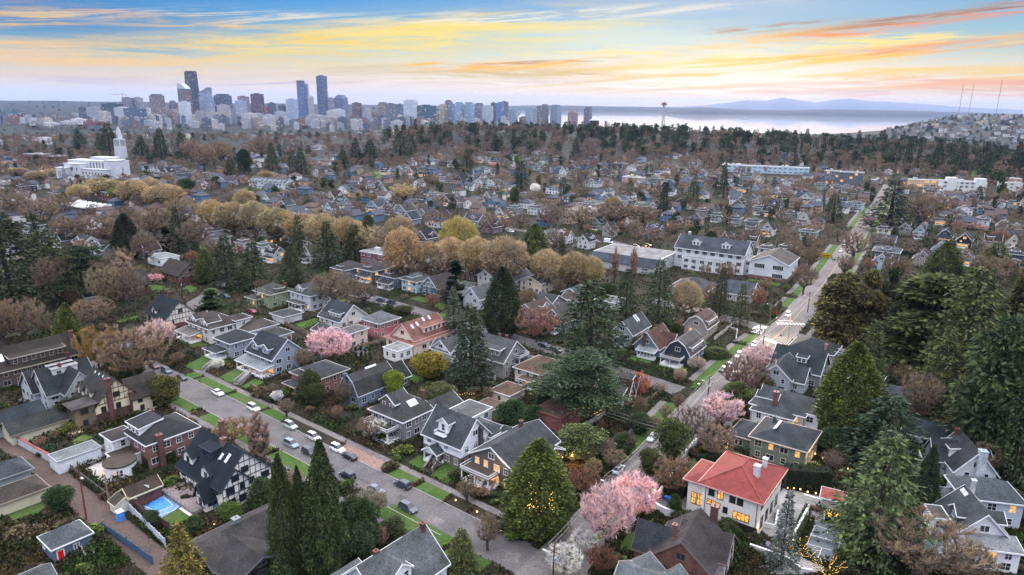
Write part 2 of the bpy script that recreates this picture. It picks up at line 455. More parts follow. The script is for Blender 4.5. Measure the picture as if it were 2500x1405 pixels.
def porch(par,b,f,a,w,dep,h,roofc,trim=WHITE,floor=.6,typ='shed',lit=False,upper=False,rise=None,ncol=4,wall=None):
 ox,oy=on_face(b,f,a,0);e=MB()
 e.box(-w/2,w/2,-dep,0.0,0,floor,0);e.box(-w/2,w/2,-dep,-.0,h-.28,h,1)
 p=e.build('porch',[M_wood,M_trim],par,trim,(ox,oy,0),FR[f])
 for i in range(ncol):
  q=-w/2+.2+(w-.4)*i/max(1,ncol-1);c=MB();c.box(q-.14,q+.14,-dep+.06,-dep+.34,floor,h-.28)
  c.build('column',M_trim,p,trim)
 rm,tr=MB(),MB()
 if typ=='deck':
  rm.box(-w/2-.2,w/2+.2,-dep-.2,0,h,h+.12);rm.build('porch_roof',M_shingle,p,roofc)
  for zz in(h+.25,h+.95):tr.box(-w/2-.15,w/2+.15,-dep-.15,-dep-.05,zz,zz+.09);tr.box(-w/2-.15,-w/2-.05,-dep,0,zz,zz+.09);tr.box(w/2+.05,w/2+.15,-dep,0,zz,zz+.09)
  for i in range(int(w/.35)):q=-w/2+.17+i*.35;tr.box(q-.05,q+.05,-dep-.13,-dep-.07,h+.3,h+.96)
  for i in range(int(dep/.35)):q=-dep+.17+i*.35;tr.box(w/2+.07,w/2+.13,q-.05,q+.05,h+.3,h+.96)
  tr.build('railing',M_trim,p,trim)
 else:
  blk=(0,-dep/2,w,dep,h,h+(rise or dep*.28),typ,'v' if typ=='gable' else 'u')
  if typ=='gable':g=MB();walls_mb(g,blk,0,h-.1);g.build('porch_gable',M_siding,p,wall or trim)
  roof_mb(rm,tr,blk,.35,.14);rm.build('porch_roof',M_shingle,p,roofc);tr.build('porch_trim',M_trim,p,trim)
 if lit:
  g=MB();g.box(-w/2+.3,w/2-.3,-.04,-.01,floor+.3,h-.6)
  g.build('porch_glow_panel',M_lit,p)  # emissive panel in place of lamplight falling on the wall behind
 return p
def house(k,X,Y,zr,W,D,ze,typ='gable',ax='u',wall=WHITE,roof=S(70,72,80),wm='siding',trim=WHITE,rot=0.0,base=None,st=None,lit=.06,dorm=(),chim=(),por=(),wings=(),sky=(),tim=(),gw=True,o=.6,label=None,name='house',lod=0,group='houses of the neighbourhood',faces='SE',nowin=False,rm_=None,z0=0.0):
 x,y=C(k,X,Y);gx,gy=G(x,y,zr);rng=random.Random(int(x*7+y*13))
 root=bpy.data.objects.new(name,None);COL.objects.link(root);root.location=(gx,gy,z0)
 rz=(rad(rot)if abs(rot)>5 else grid_rot(gx,gy)+rad(rot));root.rotation_euler=(0,0,rz)
 tag(root,label,'house' if 'garage' not in name and 'shed' not in name else name.split('_')[-1],group)
 if not label:auto(root,'house',gx,gy,ze)
 blocks=[(0,0,W,D,ze,zr,typ,ax,wall,roof)]+[tuple(w)+((wall,roof)if len(w)==8 else(roof,)if len(w)==9 else())for w in wings]
 cs,sn=math.cos(rz),math.sin(rz)
 for bi,b in enumerate(blocks):
  FOOT.append((gx+b[0]*cs-b[1]*sn,gy+b[0]*sn+b[1]*cs,rz,b[2]/2+.8,b[3]/2+.8))
  e=MB();zlo=.0
  if base and bi==0:
   g=MB();g.box(-W/2-.05,W/2+.05,-D/2-.05,D/2+.05,0,base[0]);g.build('lower_wall',M_brick if base[2]else M_siding,root,base[1]);zlo=base[0]
  walls_mb(e,b,0,zlo);e.build('wall',WM[wm],root,b[8])
  rmb,tr=MB(),MB();roof_mb(rmb,tr,b,o,.2)
  ro=rmb.build('roof',rm_ or M_shingle,root,b[9]);tr.build('roof_trim',M_trim,ro,trim)
  if bi==0:
   main_roof=ro
   for(cx,cy,zt,*c)in chim:chimney(ro,cx,cy,0.0 if(abs(cx)>W/2 or abs(cy)>D/2)else ze,zt,c[1]if len(c)>1 else .95,c[0]if c else S(122,66,56))
   for(f,a,up,sw,sl)in sky:
    run=(D if f in 'SN' else W)/2;s=(zr-ze)/run
    q=on_face(b,f,a,-up);g=MB();zz=ze+s*up+.22
    g.hexa([(-sw/2,-sl/2,-s*sl/2),(sw/2,-sl/2,-s*sl/2),(sw/2,sl/2,s*sl/2),(-sw/2,sl/2,s*sl/2)],[(-sw/2,-sl/2,-s*sl/2+.15),(sw/2,-sl/2,-s*sl/2+.15),(sw/2,sl/2,s*sl/2+.15),(-sw/2,sl/2,s*sl/2+.15)])
    g.build('skylight',M_metal,ro,S(200,205,212),(q[0],q[1],zz),FR[f])
  if nowin:continue
  s_=max(1,int(round(b[4]/3.0)))if not st or bi else st
  fs=[f for f in faces]
  win_row(root,b,fs,s_,lit,lod,trim,rng)
  if gw and b[6]in('gable','gambrel')and b[5]-b[4]>1.8:
   for f in fs:
    if(f in 'EW')==(b[7]=='u'):gable_window(root,b,f,rng.random()<lit,lod,trim)
 b=blocks[0]
 for dd in dorm:
  f,a,*r=dd;kw=dict(r[0])if r else{}
  kw.setdefault('wall',wall);kw.setdefault('roofc',roof);kw.setdefault('trim',trim)
  dormer(root,blocks[kw.pop('blk',0)],f,a,lod=lod,**kw)
 for pp in por:
  f,a,w,dep,h,*r=pp;kw=dict(r[0])if r else{};porch(root,blocks[kw.pop('blk',0)],f,a,w,dep,h,kw.pop('roofc',roof),kw.pop('trim',trim),**kw)
 for(f,z,*r)in tim:timber(root,blocks[r[1]if len(r)>1 else 0],f,r[0]if r else S(40,48,60),z)
 return root
# the near houses, one by one
SL,DK,NV,BR,GR,LG=S(84,88,98),S(62,64,72),S(38,50,66),S(92,80,76),S(96,94,98),S(128,132,140)
BRICK=S(118,68,60)
house('A2',1570,445,11.2,17,13,4.6,'gable','u',S(225,220,214),NV,'stucco',trim=S(36,50,66),base=(1.2,BRICK,1),label='white half-timbered tudor house with steep navy roof beside the blue sports court',name='tudor_house',dorm=[('S',-5.6,dict(w=3.0,h=1.6,inset=1.4)),('S',3.2,dict(w=3.2,h=1.6,inset=.6)),('S',-.8,dict(typ='shed',w=3.4,h=1.8,inset=3.4,wall=S(44,56,70),nw=2))],chim=[(1.6,-.6,13.2,S(140,88,76),1.3),(-7.3,4,13.0,S(140,88,76),1.3)],sky=[('S',3.4,3.9,.8,1.5),('S',5.6,4.2,.9,1.8)],wings=[(7.6,-3.4,5.5,6.4,5.6,9.0,'gable','u'),(5.6,-7.4,3.6,3.4,3.3,6.2,'gable','v')],tim=[('E',1.2),('S',1.2),('E',1.4,S(36,50,66),1),('S',.9,S(36,50,66),2)],lit=.02)
hp=house('A2',1130,285,9.6,11.5,12.5,6.3,'hip','u',S(132,88,80),S(66,68,74),'brick',label='brick house with grey hip roof and white round bay under a roof terrace',name='brick_house',dorm=[('S',-2.0,dict(w=5.0,h=1.7,typ='shed',inset=1.0,wall=WHITE,nw=3))],chim=[(-6.1,1,10.2,BRICK),(6.2,-3.4,9.0,BRICK,1.6)],wings=[(-6.4,-7.6,5.6,4.6,5.8,6.9,'hip','u',WHITE,S(86,78,78)),(-1.0,-9.0,5.4,5.6,3.1,3.2,'flat','u',WHITE,S(98,86,80))],lit=.05)
e=MB()
for zz,r_,m_ in((0,3.4,0),(3.15,3.65,1)):
 e.hexa([(math.cos(a*PI/12)*r_,math.sin(a*PI/12)*r_,zz)for a in range(24)],[(math.cos(a*PI/12)*r_,math.sin(a*PI/12)*r_,zz+(3.15 if m_==0 else .35))for a in range(24)],m_)
e2=MB();e2.v=e.v[48:];e2.f=[tuple(i-48 for i in f)for f in e.f[26:]];e2.m=[0]*26;e.v=e.v[:48];e.f=e.f[:26];e.m=[0]*26
rb=e.build('round_bay',M_siding,hp,WHITE,(2.6,-11.4,0));e2.build('terrace_roof',M_shingle,rb,S(116,102,94))
for a in(-1.9,-1.7,-1.5,-.75,-.55,-.35):window(rb,(math.cos(a)*3.36,math.sin(a)*3.36,1.7),a+PI/2,.55,1.5,1,a<-.6 and a>-1.8,WHITE,1)
house('A1',745,915,11.5,13,12,4.8,'gable','u',S(214,200,170),S(78,76,76),'stucco',trim=S(66,58,52),base=(2.8,S(92,62,56),1),label='cream gabled house with tall brick chimney and dark shingle roof',name='cream_house',dorm=[('S',-3.6,dict(w=2.9,h=1.5,inset=1.2)),('S',.4,dict(w=2.9,h=1.5,inset=1.6))],chim=[(6.9,-2.0,13.2,S(128,72,66),1.5),(6.9,3.6,7.2,S(128,72,66),1.2)],sky=[('S',-4,5.3,.5,.4),('S',-1.5,5.3,.5,.4),('S',1,5.3,.5,.4)],wings=[(4.2,-8.4,5.4,5.0,6.3,7.2,'hip','u',S(96,88,78),S(104,98,98)),(3.6,7.5,8,8,5,9.5,'gable','v',S(214,200,170),S(92,84,80))],por=[('S',-4.4,5,4.4,3.0,dict(roofc=S(104,104,108),trim=S(110,70,62),ncol=2,typ='flat'))],tim=[('E',5.2,S(60,52,46)),('S',.4,S(60,52,46),1)],lit=.02)
house('A1',440,850,10.5,12,13,4.6,'gable','v',S(168,176,190),S(66,72,82),label='grey-blue shingled house with many gables and a white flat roof patch',name='gabled_house',trim=S(180,178,176),wings=[(-5,-4,10,8,4.2,9.0,'gable','v',S(168,176,190),S(72,72,78)),(5.5,1,8,8,5.0,10.2,'gable','u',S(168,176,190),S(60,66,76)),(0,0,4.5,6.5,10.2,10.6,'flat','v',S(200,200,204),S(205,205,210))],chim=[(1.6,-1,12.2)],lit=.0)
house('A1',175,695,11,12.5,26,5.6,'gable','v',S(84,70,62),S(78,70,66),label='long brown shingled house with a white-framed strip of dormer windows',name='long_house',trim=S(176,166,150),dorm=[('E',1.5,dict(typ='shed',w=12,h=1.7,inset=1.2,nw=6,wall=S(80,66,58)))],chim=[(2.2,12.4,13,BRICK,1.3),(6.6,9,7.5,BRICK,1.0)],sky=[('E',-8,3.2,2.2,2.0)],lit=.0)
house('A2',235,265,5.2,8,13,3.0,'gable','v',S(190,182,160),S(72,74,74),'stucco',label='low cream outbuilding with dark grey roof and a yellow wall lamp',name='garage_house',trim=S(120,112,100),lit=0,st=1,nowin=True)
house('A2',60,225,5.6,9,14,3.2,'gable','v',S(150,160,178),S(60,72,84),label='blue-roofed long outbuilding at the left edge',name='garage',lit=0,st=1,trim=S(120,124,130),nowin=True)
house('A2',530,528,3.2,5.2,9.5,3.2,'flat','v',S(205,208,214),S(160,164,172),'stucco',label='flat white-roofed garage along the brick alley',name='garage',trim=S(170,172,178),nowin=True,group='garages')
house('A2',990,745,4.4,4.2,7.0,2.9,'gable','v',S(104,66,62),S(96,80,74),'brick',label='brick garage with mossy brown roof behind the basketball hoop',name='garage',trim=S(216,206,170),tim=[('E',2.2,S(40,58,74))],nowin=True,group='garages',o=.3)
house('A2',858,838,3.3,3,4,2.2,'gable','u',S(214,206,184),S(104,96,86),label='small cream garden shed by the alley',name='garden_shed',nowin=True,o=.3,trim=S(200,190,170))
bg=house('A2',452,1050,5.2,6.2,6.8,2.9,'hip','u',S(72,96,124),S(112,118,128),label='blue garage with grey hip roof and bright red door',name='garage',st=1,lit=0,faces='S',nowin=True,group='garages',o=.35)
window(bg,(3.14,.6,1.7),PI/2,.9,.9,0,False,WHITE)
window(bg,(-1.4,-3.44,1.7),0,.9,.7,0,False,WHITE)
e=MB();e.box(-.5,.5,-.06,0,.1,2.15);dr=e.build('door',M_paint,bg,S(205,28,34),(3.1,-2.2,0),PI/2);dr['label']='bright red side door'
e=MB();e.box(-.68,-.5,-.08,0,0,2.3);e.box(.5,.68,-.08,0,0,2.3);e.box(-.5,.5,-.08,0,2.15,2.3);e.build('door_frame',M_trim,dr,WHITE)
house('A2',130,1425,5.4,9,9,3.0,'gable','v',S(150,150,154),S(116,120,126),label='pale grey shingle roof in the lower left corner',name='garage',trim=S(150,152,156),nowin=True,group='garages')
house('A2',105,745,5.0,7,9,2.9,'hip','v',S(196,186,164),S(92,82,76),'stucco',label='cream garage with tan hip roof beside the green lawn',name='garage',trim=S(150,140,124),nowin=True,group='garages')
house('A2',0,605,5.4,7,9,3.0,'hip','v',S(130,138,148),S(88,96,106),label='blue-grey hip roofed garage at the left edge by the alley',name='garage',trim=S(140,144,150),nowin=True,group='garages')
house('A2',1715,1025,6.3,10.5,18,3.6,'gable','v',S(34,33,34),S(94,88,90),label='dark modern house with broad low brown-grey roof and lit corner windows',name='modern_house',trim=S(92,90,92),lit=.3,st=1,wings=[(6.2,-3.4,10.5,10,3.5,5.7,'gable','u',S(30,30,32),S(84,80,84))],chim=[(-.6,-1.0,8.2,S(150,148,150),1.5)],o=1.0,faces='SE')
house('A3',400,1190,11.0,11.5,15,5.9,'gable','v',S(196,206,226),S(128,132,138),label='pale blue-white gabled house at the bottom edge with an eyebrow dormer',name='pale_house',dorm=[('E',-2.2,dict(w=3.6,h=1.5,inset=1.6,wall=WHITE,nw=2))],chim=[(.6,6.8,13),(-.6,-3.2,12.2)],lit=.0,wings=[(-6.6,-5,2,6,4.6,5.4,'shed','v')])
tb=house('A3',850,252,11.4,12.6,10.4,6.0,'gable','u',S(218,220,226),S(92,100,110),'stucco',base=(3.0,S(112,102,98),1),label='white half-timbered house with slate roof and small balcony dormer',name='timbered_house',dorm=[('S',-.6,dict(w=2.6,h=2.1,inset=1.6,wall=WHITE))],por=[('S',-1.6,4.6,2.6,3.1,dict(typ='gable',trim=WHITE,ncol=2,rise=1.4))],chim=[(6.6,1.6,9.8,S(96,84,82),1.3)],tim=[('E',3.1,WHITE),('S',3.1,WHITE)],lit=.02,wings=[(2.5,8,9,6,5.0,6.5,'hip','u')])
e=MB();e.box(-1.7,1.7,-1.2,.8,-.1,.05);[e.box(-1.7+i*.36,-1.62+i*.36,-1.2,-1.14,.05,.9)for i in range(10)];e.box(-1.7,1.7,-1.22,-1.12,.9,1.0);e.box(-1.7,-1.62,-1.2,.8,.5,1.0);e.box(1.62,1.7,-1.2,.8,.5,1.0);e.build('balcony',M_trim,tb,WHITE,(-.6,-4.4,7.0))
hc=house('A3',1270,400,9.3,12.5,18,5.8,'gable','v',S(96,92,92),S(86,90,98),label='grey craftsman house with a glowing white porch and balustraded balcony',name='craftsman_house',lit=.8,por=[('S',-1.8,8.4,4.0,3.4,dict(typ='deck',lit=True,roofc=S(120,110,104),ncol=3))],chim=[(-2.6,5.5,10.6)],wings=[(6.4,2.5,6,8,5.6,7.6,'gable','u'),(-6,6.6,5,6,4.4,6.0,'gable','u')])
house('A3',480,110,10.2,12.5,12.5,5.6,'hip','u',S(120,120,124),S(92,92,96),label='dark grey house with white-railed upper deck and roof panels',name='grey_house',dorm=[('S',-1.6,dict(typ='gable',w=4.6,h=1.2,inset=2.2,wall=S(110,98,90),nw=2))],por=[('S',0,9.4,4.2,3.6,dict(typ='deck',roofc=S(92,88,90),ncol=3))],sky=[('E',0,2.6,3.0,2.4)],chim=[(2.6,4.6,10.8)],lit=.03,wings=[(4.5,9.5,9,9,4.4,7.0,'gable','v')])
house('A5',225,880,9.4,8.2,14,4.0,'gambrel','v',S(92,112,140),S(92,90,92),label='blue gambrel house with blue end chimney and white roof sheets',name='gambrel_house',trim=S(190,200,214),chim=[(-.9,-7.5,10.6,S(92,108,132),1.1)],sky=[('E',1.2,2.9,4.2,2.6),('E',5.6,2.4,1.3,1.6)],lit=.0)
house('A5',395,850,7.2,8,8,3.6,'gable','v',S(80,90,104),S(72,74,80),label='small dark-roofed wing house behind the blue gambrel',name='annex_house',lit=0)
house('A1',2290,835,8.2,11,12.5,5.3,'hip','v',S(142,52,50),S(84,88,98),label='red-walled house with slate hip roof and covered porch',name='red_house',trim=S(200,190,180),dorm=[('S',-1.0,dict(typ='hip',w=2.4,h=.8,inset=1.6))],por=[('S',-2.2,5.6,3.4,3.0,dict(typ='hip',trim=S(196,176,164),ncol=3,rise=1.0))],lit=.08)
house('A1',1965,640,10.8,14.5,11.5,5.6,'gable','u',S(134,150,172),S(68,76,88),label='blue-grey house with two white gabled dormers and a full white porch roof',name='dormered_house',dorm=[('S',-3.6,dict(w=2.9,h=1.5,inset=1.0)),('S',2.4,dict(w=2.9,h=1.5,inset=1.0))],por=[('S',0,15,4.2,3.0,dict(typ='shed',roofc=S(178,184,196),ncol=5,lit=True,rise=.8))],chim=[(4.6,2.6,11.6),(-7.8,-.5,11.6,S(110,122,140),1.4)],lit=.05)
house('A1',1690,600,8.6,9.5,10,5.6,'hip','u',S(134,146,164),S(76,80,88),label='smaller blue-grey hip roofed house with arched porch beside the two-dormer house',name='hip_house',por=[('S',-1.4,7.4,4.4,2.9,dict(typ='hip',ncol=3,rise=1.2))],lit=.02)
house('A1',1530,470,9.6,15,12.5,5.5,'hip','u',S(206,198,190),S(98,88,86),label='cream house with wide brown-grey roof and two white arched dormers',name='brown_roof_house',dorm=[('S',-4.2,dict(w=3.2,h=1.3,inset=.8,wall=WHITE,nw=2)),('S',3.6,dict(w=3.2,h=1.3,inset=.8,wall=WHITE,nw=2))],por=[('S',-3,10,4.6,3.0,dict(typ='shed',roofc=S(150,142,142),ncol=4,lit=True,rise=.7))],wings=[(5,7,6,6,6.5,8.2,'hip','v')],lit=.12)
house('A1',1215,372,10.4,15,12,4.4,'gable','u',S(210,200,192),NV,'stucco',base=(1.6,BRICK,1),label='half-timbered tudor house with steep navy roof beside the pink magnolia',name='tudor_house',trim=S(60,52,48),tim=[('E',1.6,S(60,50,46)),('S',1.6,S(60,50,46))],dorm=[('S',-2,dict(w=2.8,h=1.4,inset=.6))],chim=[(-4.4,2.2,12.2),(5.5,3.2,11.6)],lit=.02)
house('A1',900,190,10.0,12,15,4.6,'gable','v',S(196,182,168),S(84,76,74),'stucco',base=(3.0,S(104,62,58),1),label='half-timbered brick house behind the bare trees at upper left',name='tudor_house',trim=S(64,54,50),tim=[('S',3.0,S(60,50,46))],chim=[(-3.4,-7.2,11.4)],lit=.02,wings=[(-5.6,-2,8,9,4.4,8.6,'gable','u',S(196,182,168),S(58,66,78))])
house('A1',1290,110,9.0,18,12,4.2,'gable','u',S(150,130,122),S(80,72,70),'stucco',base=(2.4,BRICK,1),label='long brown-roofed half-timbered house with lit ground floor windows',name='tudor_house',trim=S(64,54,50),tim=[('E',2.4,S(60,50,46))],lit=.12)
house('A1',1170,70,4.5,14,10,4.3,'flat','u',S(214,214,216),S(196,198,200),'stucco',label='modern house with white flat roof slabs',name='modern_house',lit=.1)
house('A1',1835,530,5.4,9,12,3.0,'hip','v',S(200,196,192),S(104,94,92),label='white garage with brown-grey hip roof behind the arched-dormer house',name='garage',nowin=True,group='garages')
house('A1',1975,585,5.2,8,8,3.0,'hip','v',S(190,186,184),S(92,88,90),label='white garage with dark hip roof above the two-dormer house',name='garage',nowin=True,group='garages')
house('A1',1960,262,9.6,11.5,11.5,6.0,'hip','u',S(122,140,96),S(98,98,96),label='green house with grey hip roof and lit windows',name='green_house',trim=S(206,206,190),lit=.2,dorm=[('E',0,dict(typ='hip',w=3,h=1.0,inset=1.2))],chim=[(4.6,3,10.2),(0,5,10.0)],wings=[(-4,-6.6,7,4,3.4,4.6,'hip','u')])
house('A1',2240,262,10.4,14,13,6.6,'hip','u',S(186,188,196),S(96,98,104),label='grey-white three-storey house with two dormers beside the green house',name='grey_white_house',lit=.1,dorm=[('E',1,dict(typ='gable',w=3,h=1.0,inset=1.4,wall=WHITE,nw=2)),('S',-1,dict(typ='gable',w=3,h=1.5,inset=1.0,wall=WHITE,nw=2))],chim=[(-1,5,11.5),(3,4,11.2)],por=[('S',0,9,3,3.2,dict(typ='hip',ncol=3,rise=1))])
house('A5',45,405,8.8,13,13,3.6,'gable','u',S(206,200,192),S(74,82,94),label='slate-roofed bungalow with cream end gable and brick base',name='bungalow',base=(1.2,BRICK,1),chim=[(0,2,9.8)],lit=.04,dorm=[('S',2,dict(typ='shed',w=5,h=1.2,inset=1.4,nw=3))])
house('A1',2055,455,4.6,8,8.5,2.9,'hip','v',S(200,200,204),S(92,96,102),label='white garage with dark hip roof below the green house',name='garage',nowin=True,group='garages')
house('A1',2330,570,4.2,6,7,2.8,'gable','u',S(196,196,200),S(84,86,90),label='small white garage with dark door left of the pink cherry',name='garage',nowin=True,group='garages')
house('A5',115,585,6.6,6,9,5.6,'hip','v',S(208,182,168),S(132,130,134),'stucco',label='two-storey cream garage right of the pink cherry',name='garage',st=2,lit=0,group='garages')
house('A5',320,465,9.2,9.5,10,6.0,'hip','u',S(168,54,50),S(142,146,154),label='bright red house with pale grey metal hip roof',name='red_house',lit=.02)
house('A5',600,520,10.0,11,17,5.0,'gable','v',S(214,196,178),S(186,128,122),'stucco',label='cream house with pink roof, rooflights and terracotta eaves',name='pink_roofed_house',dorm=[('E',3,dict(typ='shed',w=9,h=1.6,inset=1.2,nw=5)),('S',0,dict(w=3,h=1.4,inset=.4))],wings=[(0,0,14,20,3.9,5.0,'hip','v')],sky=[('E',-5.5,3.6,.9,1.2),('E',-2.8,3.9,.9,1.2),('E',1,4.6,.9,1.2),('E',4,4.6,.9,1.2)],trim=S(220,170,160),lit=.04)
house('A5',445,728,3.9,7,7,3.9,'flat','u',S(216,214,212),S(190,190,192),'stucco',label='small white flat-roofed garage below the pink-roofed house',name='garage',st=1,lit=0,group='garages')
house('A5',825,655,7.6,8,10,4.6,'gable','v',S(206,208,212),S(112,114,120),label='white cottage with crossed grey gables left of the dark fir',name='cottage',wings=[(0,-2,9,6,4.2,6.4,'gable','u')],lit=0)
house('A5',1175,655,11.2,13.5,12.5,5.8,'gable','u',S(146,140,138),S(112,112,116),label='grey shingled house with white bargeboards and stacked white balconies',name='shingled_house',dorm=[('S',.5,dict(typ='shed',w=6,h=1.6,inset=1.4,nw=4))],chim=[(1,2.5,12.2),(-2,2.5,12)],por=[('E',1.5,5,2.4,6.0,dict(typ='deck',ncol=2,roofc=S(120,116,116)))],lit=.02,wings=[(8.5,4,7,8,3.6,5.4,'hip','v')])
house('A5',1465,800,7.6,10,13,4.8,'hip','v',S(206,190,172),S(134,106,92),'stucco',label='cream house with tan hip roof left of the layered cedar',name='tan_roof_house',lit=.02,por=[('S',1,5,3,3,dict(typ='hip',ncol=2,rise=.8))])
house('A5',1240,985,5.0,6.5,7.5,3.0,'hip','v',S(210,200,186),S(142,112,98),'stucco',label='cream garage with brown hip roof',name='garage',nowin=True,group='garages')
house('A5',1085,1150,3.7,6.5,9,3.6,'flat','v',S(120,96,88),S(122,98,90),'stucco',label='brown flat-roofed garage behind the half-timbered house',name='garage',nowin=True,group='garages',trim=S(150,120,110))
house('A5',960,1175,6.0,8,9,6.0,'flat','v',S(200,204,210),S(128,132,140),'stucco',label='white rear annex with grey flat roof behind the half-timbered house',name='annex_house',st=2,lit=0)
house('A5',1590,1165,4.6,9,10,4.5,'flat','u',S(132,68,62),S(104,78,72),'brick',label='red brick garage under the layered cedar',name='garage',nowin=True,group='garages',trim=S(120,72,64))
house('A5',2045,905,7.8,9,12,3.8,'gable','u',S(206,204,206),S(112,106,104),'stucco',label='brick and white cottage with two sharp front gables beside the avenue',name='tudor_cottage',wings=[(3.6,-3,4,3.4,3.4,7.2,'gable','u',S(120,72,66),S(112,84,80)),(3.6,1,4,3.4,3.4,7.6,'gable','u',S(120,72,66),S(112,84,80))],rot=-2,lit=.02)
house('A5',2125,510,9.4,8,15,5.2,'gable','v',S(140,150,156),S(104,108,114),label='tall grey house with skylights and stacked blue balconies',name='balcony_house',por=[('S',0,5,2.4,3.0,dict(typ='deck',trim=S(170,190,200),ncol=2))],sky=[('E',1,3,.8,2),('E',2.4,3,.8,2)],lit=.0,rot=-35)
house('A5',2290,590,8.8,9,13,3.8,'gable','v',S(84,118,142),S(134,96,86),label='blue cottage with brown roof, brick front chimney and glass porch',name='blue_cottage',chim=[(-.8,-6.9,9.6,S(128,70,64),1.1),(0,0,9.6)],por=[('S',1,6.5,3,2.8,dict(typ='shed',roofc=S(196,206,214),ncol=6))],lit=0,rot=-35,wings=[(4.6,2,5,6,3.6,7.4,'gable','u')])
house('A6',75,640,8.8,9,14,3.8,'gambrel','v',S(44,58,76),S(118,112,114),label='navy gambrel house with white-railed deck above the avenue',name='gambrel_house',por=[('S',-1,7,4,2.8,dict(typ='deck',roofc=S(110,100,96),ncol=3))],rot=-35,lit=0,dorm=[('E',0,dict(typ='shed',w=8,h=1.4,inset=.7,nw=4,wall=S(150,140,136)))])
house('A6',190,478,8.2,9,12,3.8,'gambrel','v',S(150,134,124),S(124,100,96),label='tan gambrel house with a lit window near the street crossing',name='gambrel_house',rot=-35,lit=.15,dorm=[('E',0,dict(typ='shed',w=7,h=1.4,inset=.7,nw=4))],chim=[(-2,4,9)])
house('A6',1005,665,8.8,14,11.5,5.8,'hip','u',S(176,160,156),S(66,72,80),label='slate hip roofed house with pale brick chimney at the lit crossing',name='corner_house',rot=-36,chim=[(4.4,-4.2,9.6,S(176,128,118))],por=[('E',-1,4,3,5.4,dict(typ='deck',ncol=2))],lit=0)
house('A6',905,740,9.8,15,12,4.6,'gable','u',S(124,132,134),S(62,72,80),label='house with one huge plain slate roof slope and a small twin-window dormer',name='slate_roof_house',rot=-36,dorm=[('S',1.2,dict(w=2.4,h=1.4,inset=2.4,wall=WHITE,nw=2,typ='shed'))],lit=0)
house('A6',770,815,8.6,9,13,4.8,'gable','v',S(150,164,184),S(82,90,98),label='pale blue house with crossed slate gables behind the avenue trees',name='crossed_gable_house',rot=-36,wings=[(3.5,-1.5,9,7,4.4,8.0,'gable','u')],lit=0)
house('A4',775,95,9.2,14,13.5,5.6,'hip','v',S(196,186,184),S(90,96,106),label='grey hip roofed house with white sun porch and a brick chimney on the avenue',name='sunporch_house',rot=-36,wings=[(-.5,-8,10.5,3.4,5.2,6.2,'hip','u',WHITE,S(84,88,96)),(8.4,-2,4,6,5.8,5.9,'flat','u',WHITE,S(92,88,92))],chim=[(-1,-5.6,11.2,S(132,72,64),1.3)],dorm=[('W',2.5,dict(w=2.6,h=1.1,inset=1.0,wall=WHITE)),('W',-2,dict(w=2.6,h=1.1,inset=1.0,wall=WHITE))],lit=.25)
house('A4',785,330,8.8,13,13,5.8,'hip','u',S(104,116,96),S(78,84,94),label='green-walled house with slate hip roof behind the red tiled villa',name='olive_house',rot=-36,trim=S(214,196,176),sky=[('W',3,4.6,1.4,.8),('W',1.6,4.6,1.4,.8),('W',.2,4.6,1.4,.8),('W',-1.2,4.6,1.4,.8)],wings=[(-8.5,1,8,10,3.6,5.8,'hip','v')],lit=.25,chim=[(-3.5,2,9.8,S(96,110,100))])
va=house('A4',490,606,12.0,12,16,8.6,'hip','v',S(222,216,210),S(152,66,60),'stucco',label='large white villa with red clay tile hip roof and glowing windows',name='villa',rot=-36,trim=S(196,150,146),rm_=M_tile,o=.9,nowin=True,wings=[(-7.6,-2.0,4.2,9,7.6,9.0,'hip','v')],chim=[(3.2,3.5,13.4,WHITE,1.1),(3.0,-1.4,13.8,WHITE,1.4)])
e=MB()
for q0,q1 in(((-6.9,-8.9,8.8),(0,-2,12.05)),((6.9,-8.9,8.8),(0,-2,12.05)),((-6.9,8.9,8.8),(0,2,12.05)),((6.9,8.9,8.8),(0,2,12.05)),((0,-2,12.05),(0,2,12.05))):e.tube(q0,q1,.16,k=6)
e.build('ridge_tiles',M_tile,va,S(166,88,78))
VF=S(44,42,42)
for a,z,w,h,l_ in((-5.6,7.2,1.1,1.5,0),(-3.2,7.4,1.1,2.2,1),(-.0,7.2,1.1,1.5,0),(2.0,7.2,1.1,1.5,0),(-6.0,4.9,.8,1.0,1),(-4.8,4.8,.8,1.0,1),(-3.6,4.7,.8,1.0,1),(-1.6,4.2,.8,1.2,0),(2.6,3.9,3.2,1.6,1),(-1.6,1.3,1.0,2.2,0),(-4.4,1.4,1.0,2.2,0)):
 window(va,(a*.8+.5,-8.0,z),0,w,h,2 if w>2 else 0,l_,VF)
for a,z,w,h,l_ in((-7,7,1.4,1.5,0),(-3.4,7,1.4,1.5,0),(0,7,1.4,1.5,0),(3.4,7,1.4,1.5,0),(7,7,1.4,1.5,0),(-6,2.6,1.6,2.4,0),(-2,2.6,1.6,2.4,0),(2,2.6,1.6,2.4,0),(6,2.6,1.6,2.4,0)):
 window(va,(6.0,a*.86,z),PI/2,w,h,0,l_,VF)
for a in(-10.1,-8.8):window(va,(a+1.9,-6.5,3.6),0,.9,2.6,0,1,VF)
for a in(2.8,6.2):
 e=MB();e.box(-1.4,1.4,-.05,.3,.05,2.5);e.build('garage_door',M_wood,va,S(46,38,34),(a*.75,-8.0,0))
for px,py in((5.6,-8.1),(-5.2,-8.1)):e=MB();e.tube((px,py,0),(px,py,8.4),.07);e.build('downpipe',M_metal,va,S(40,40,42))
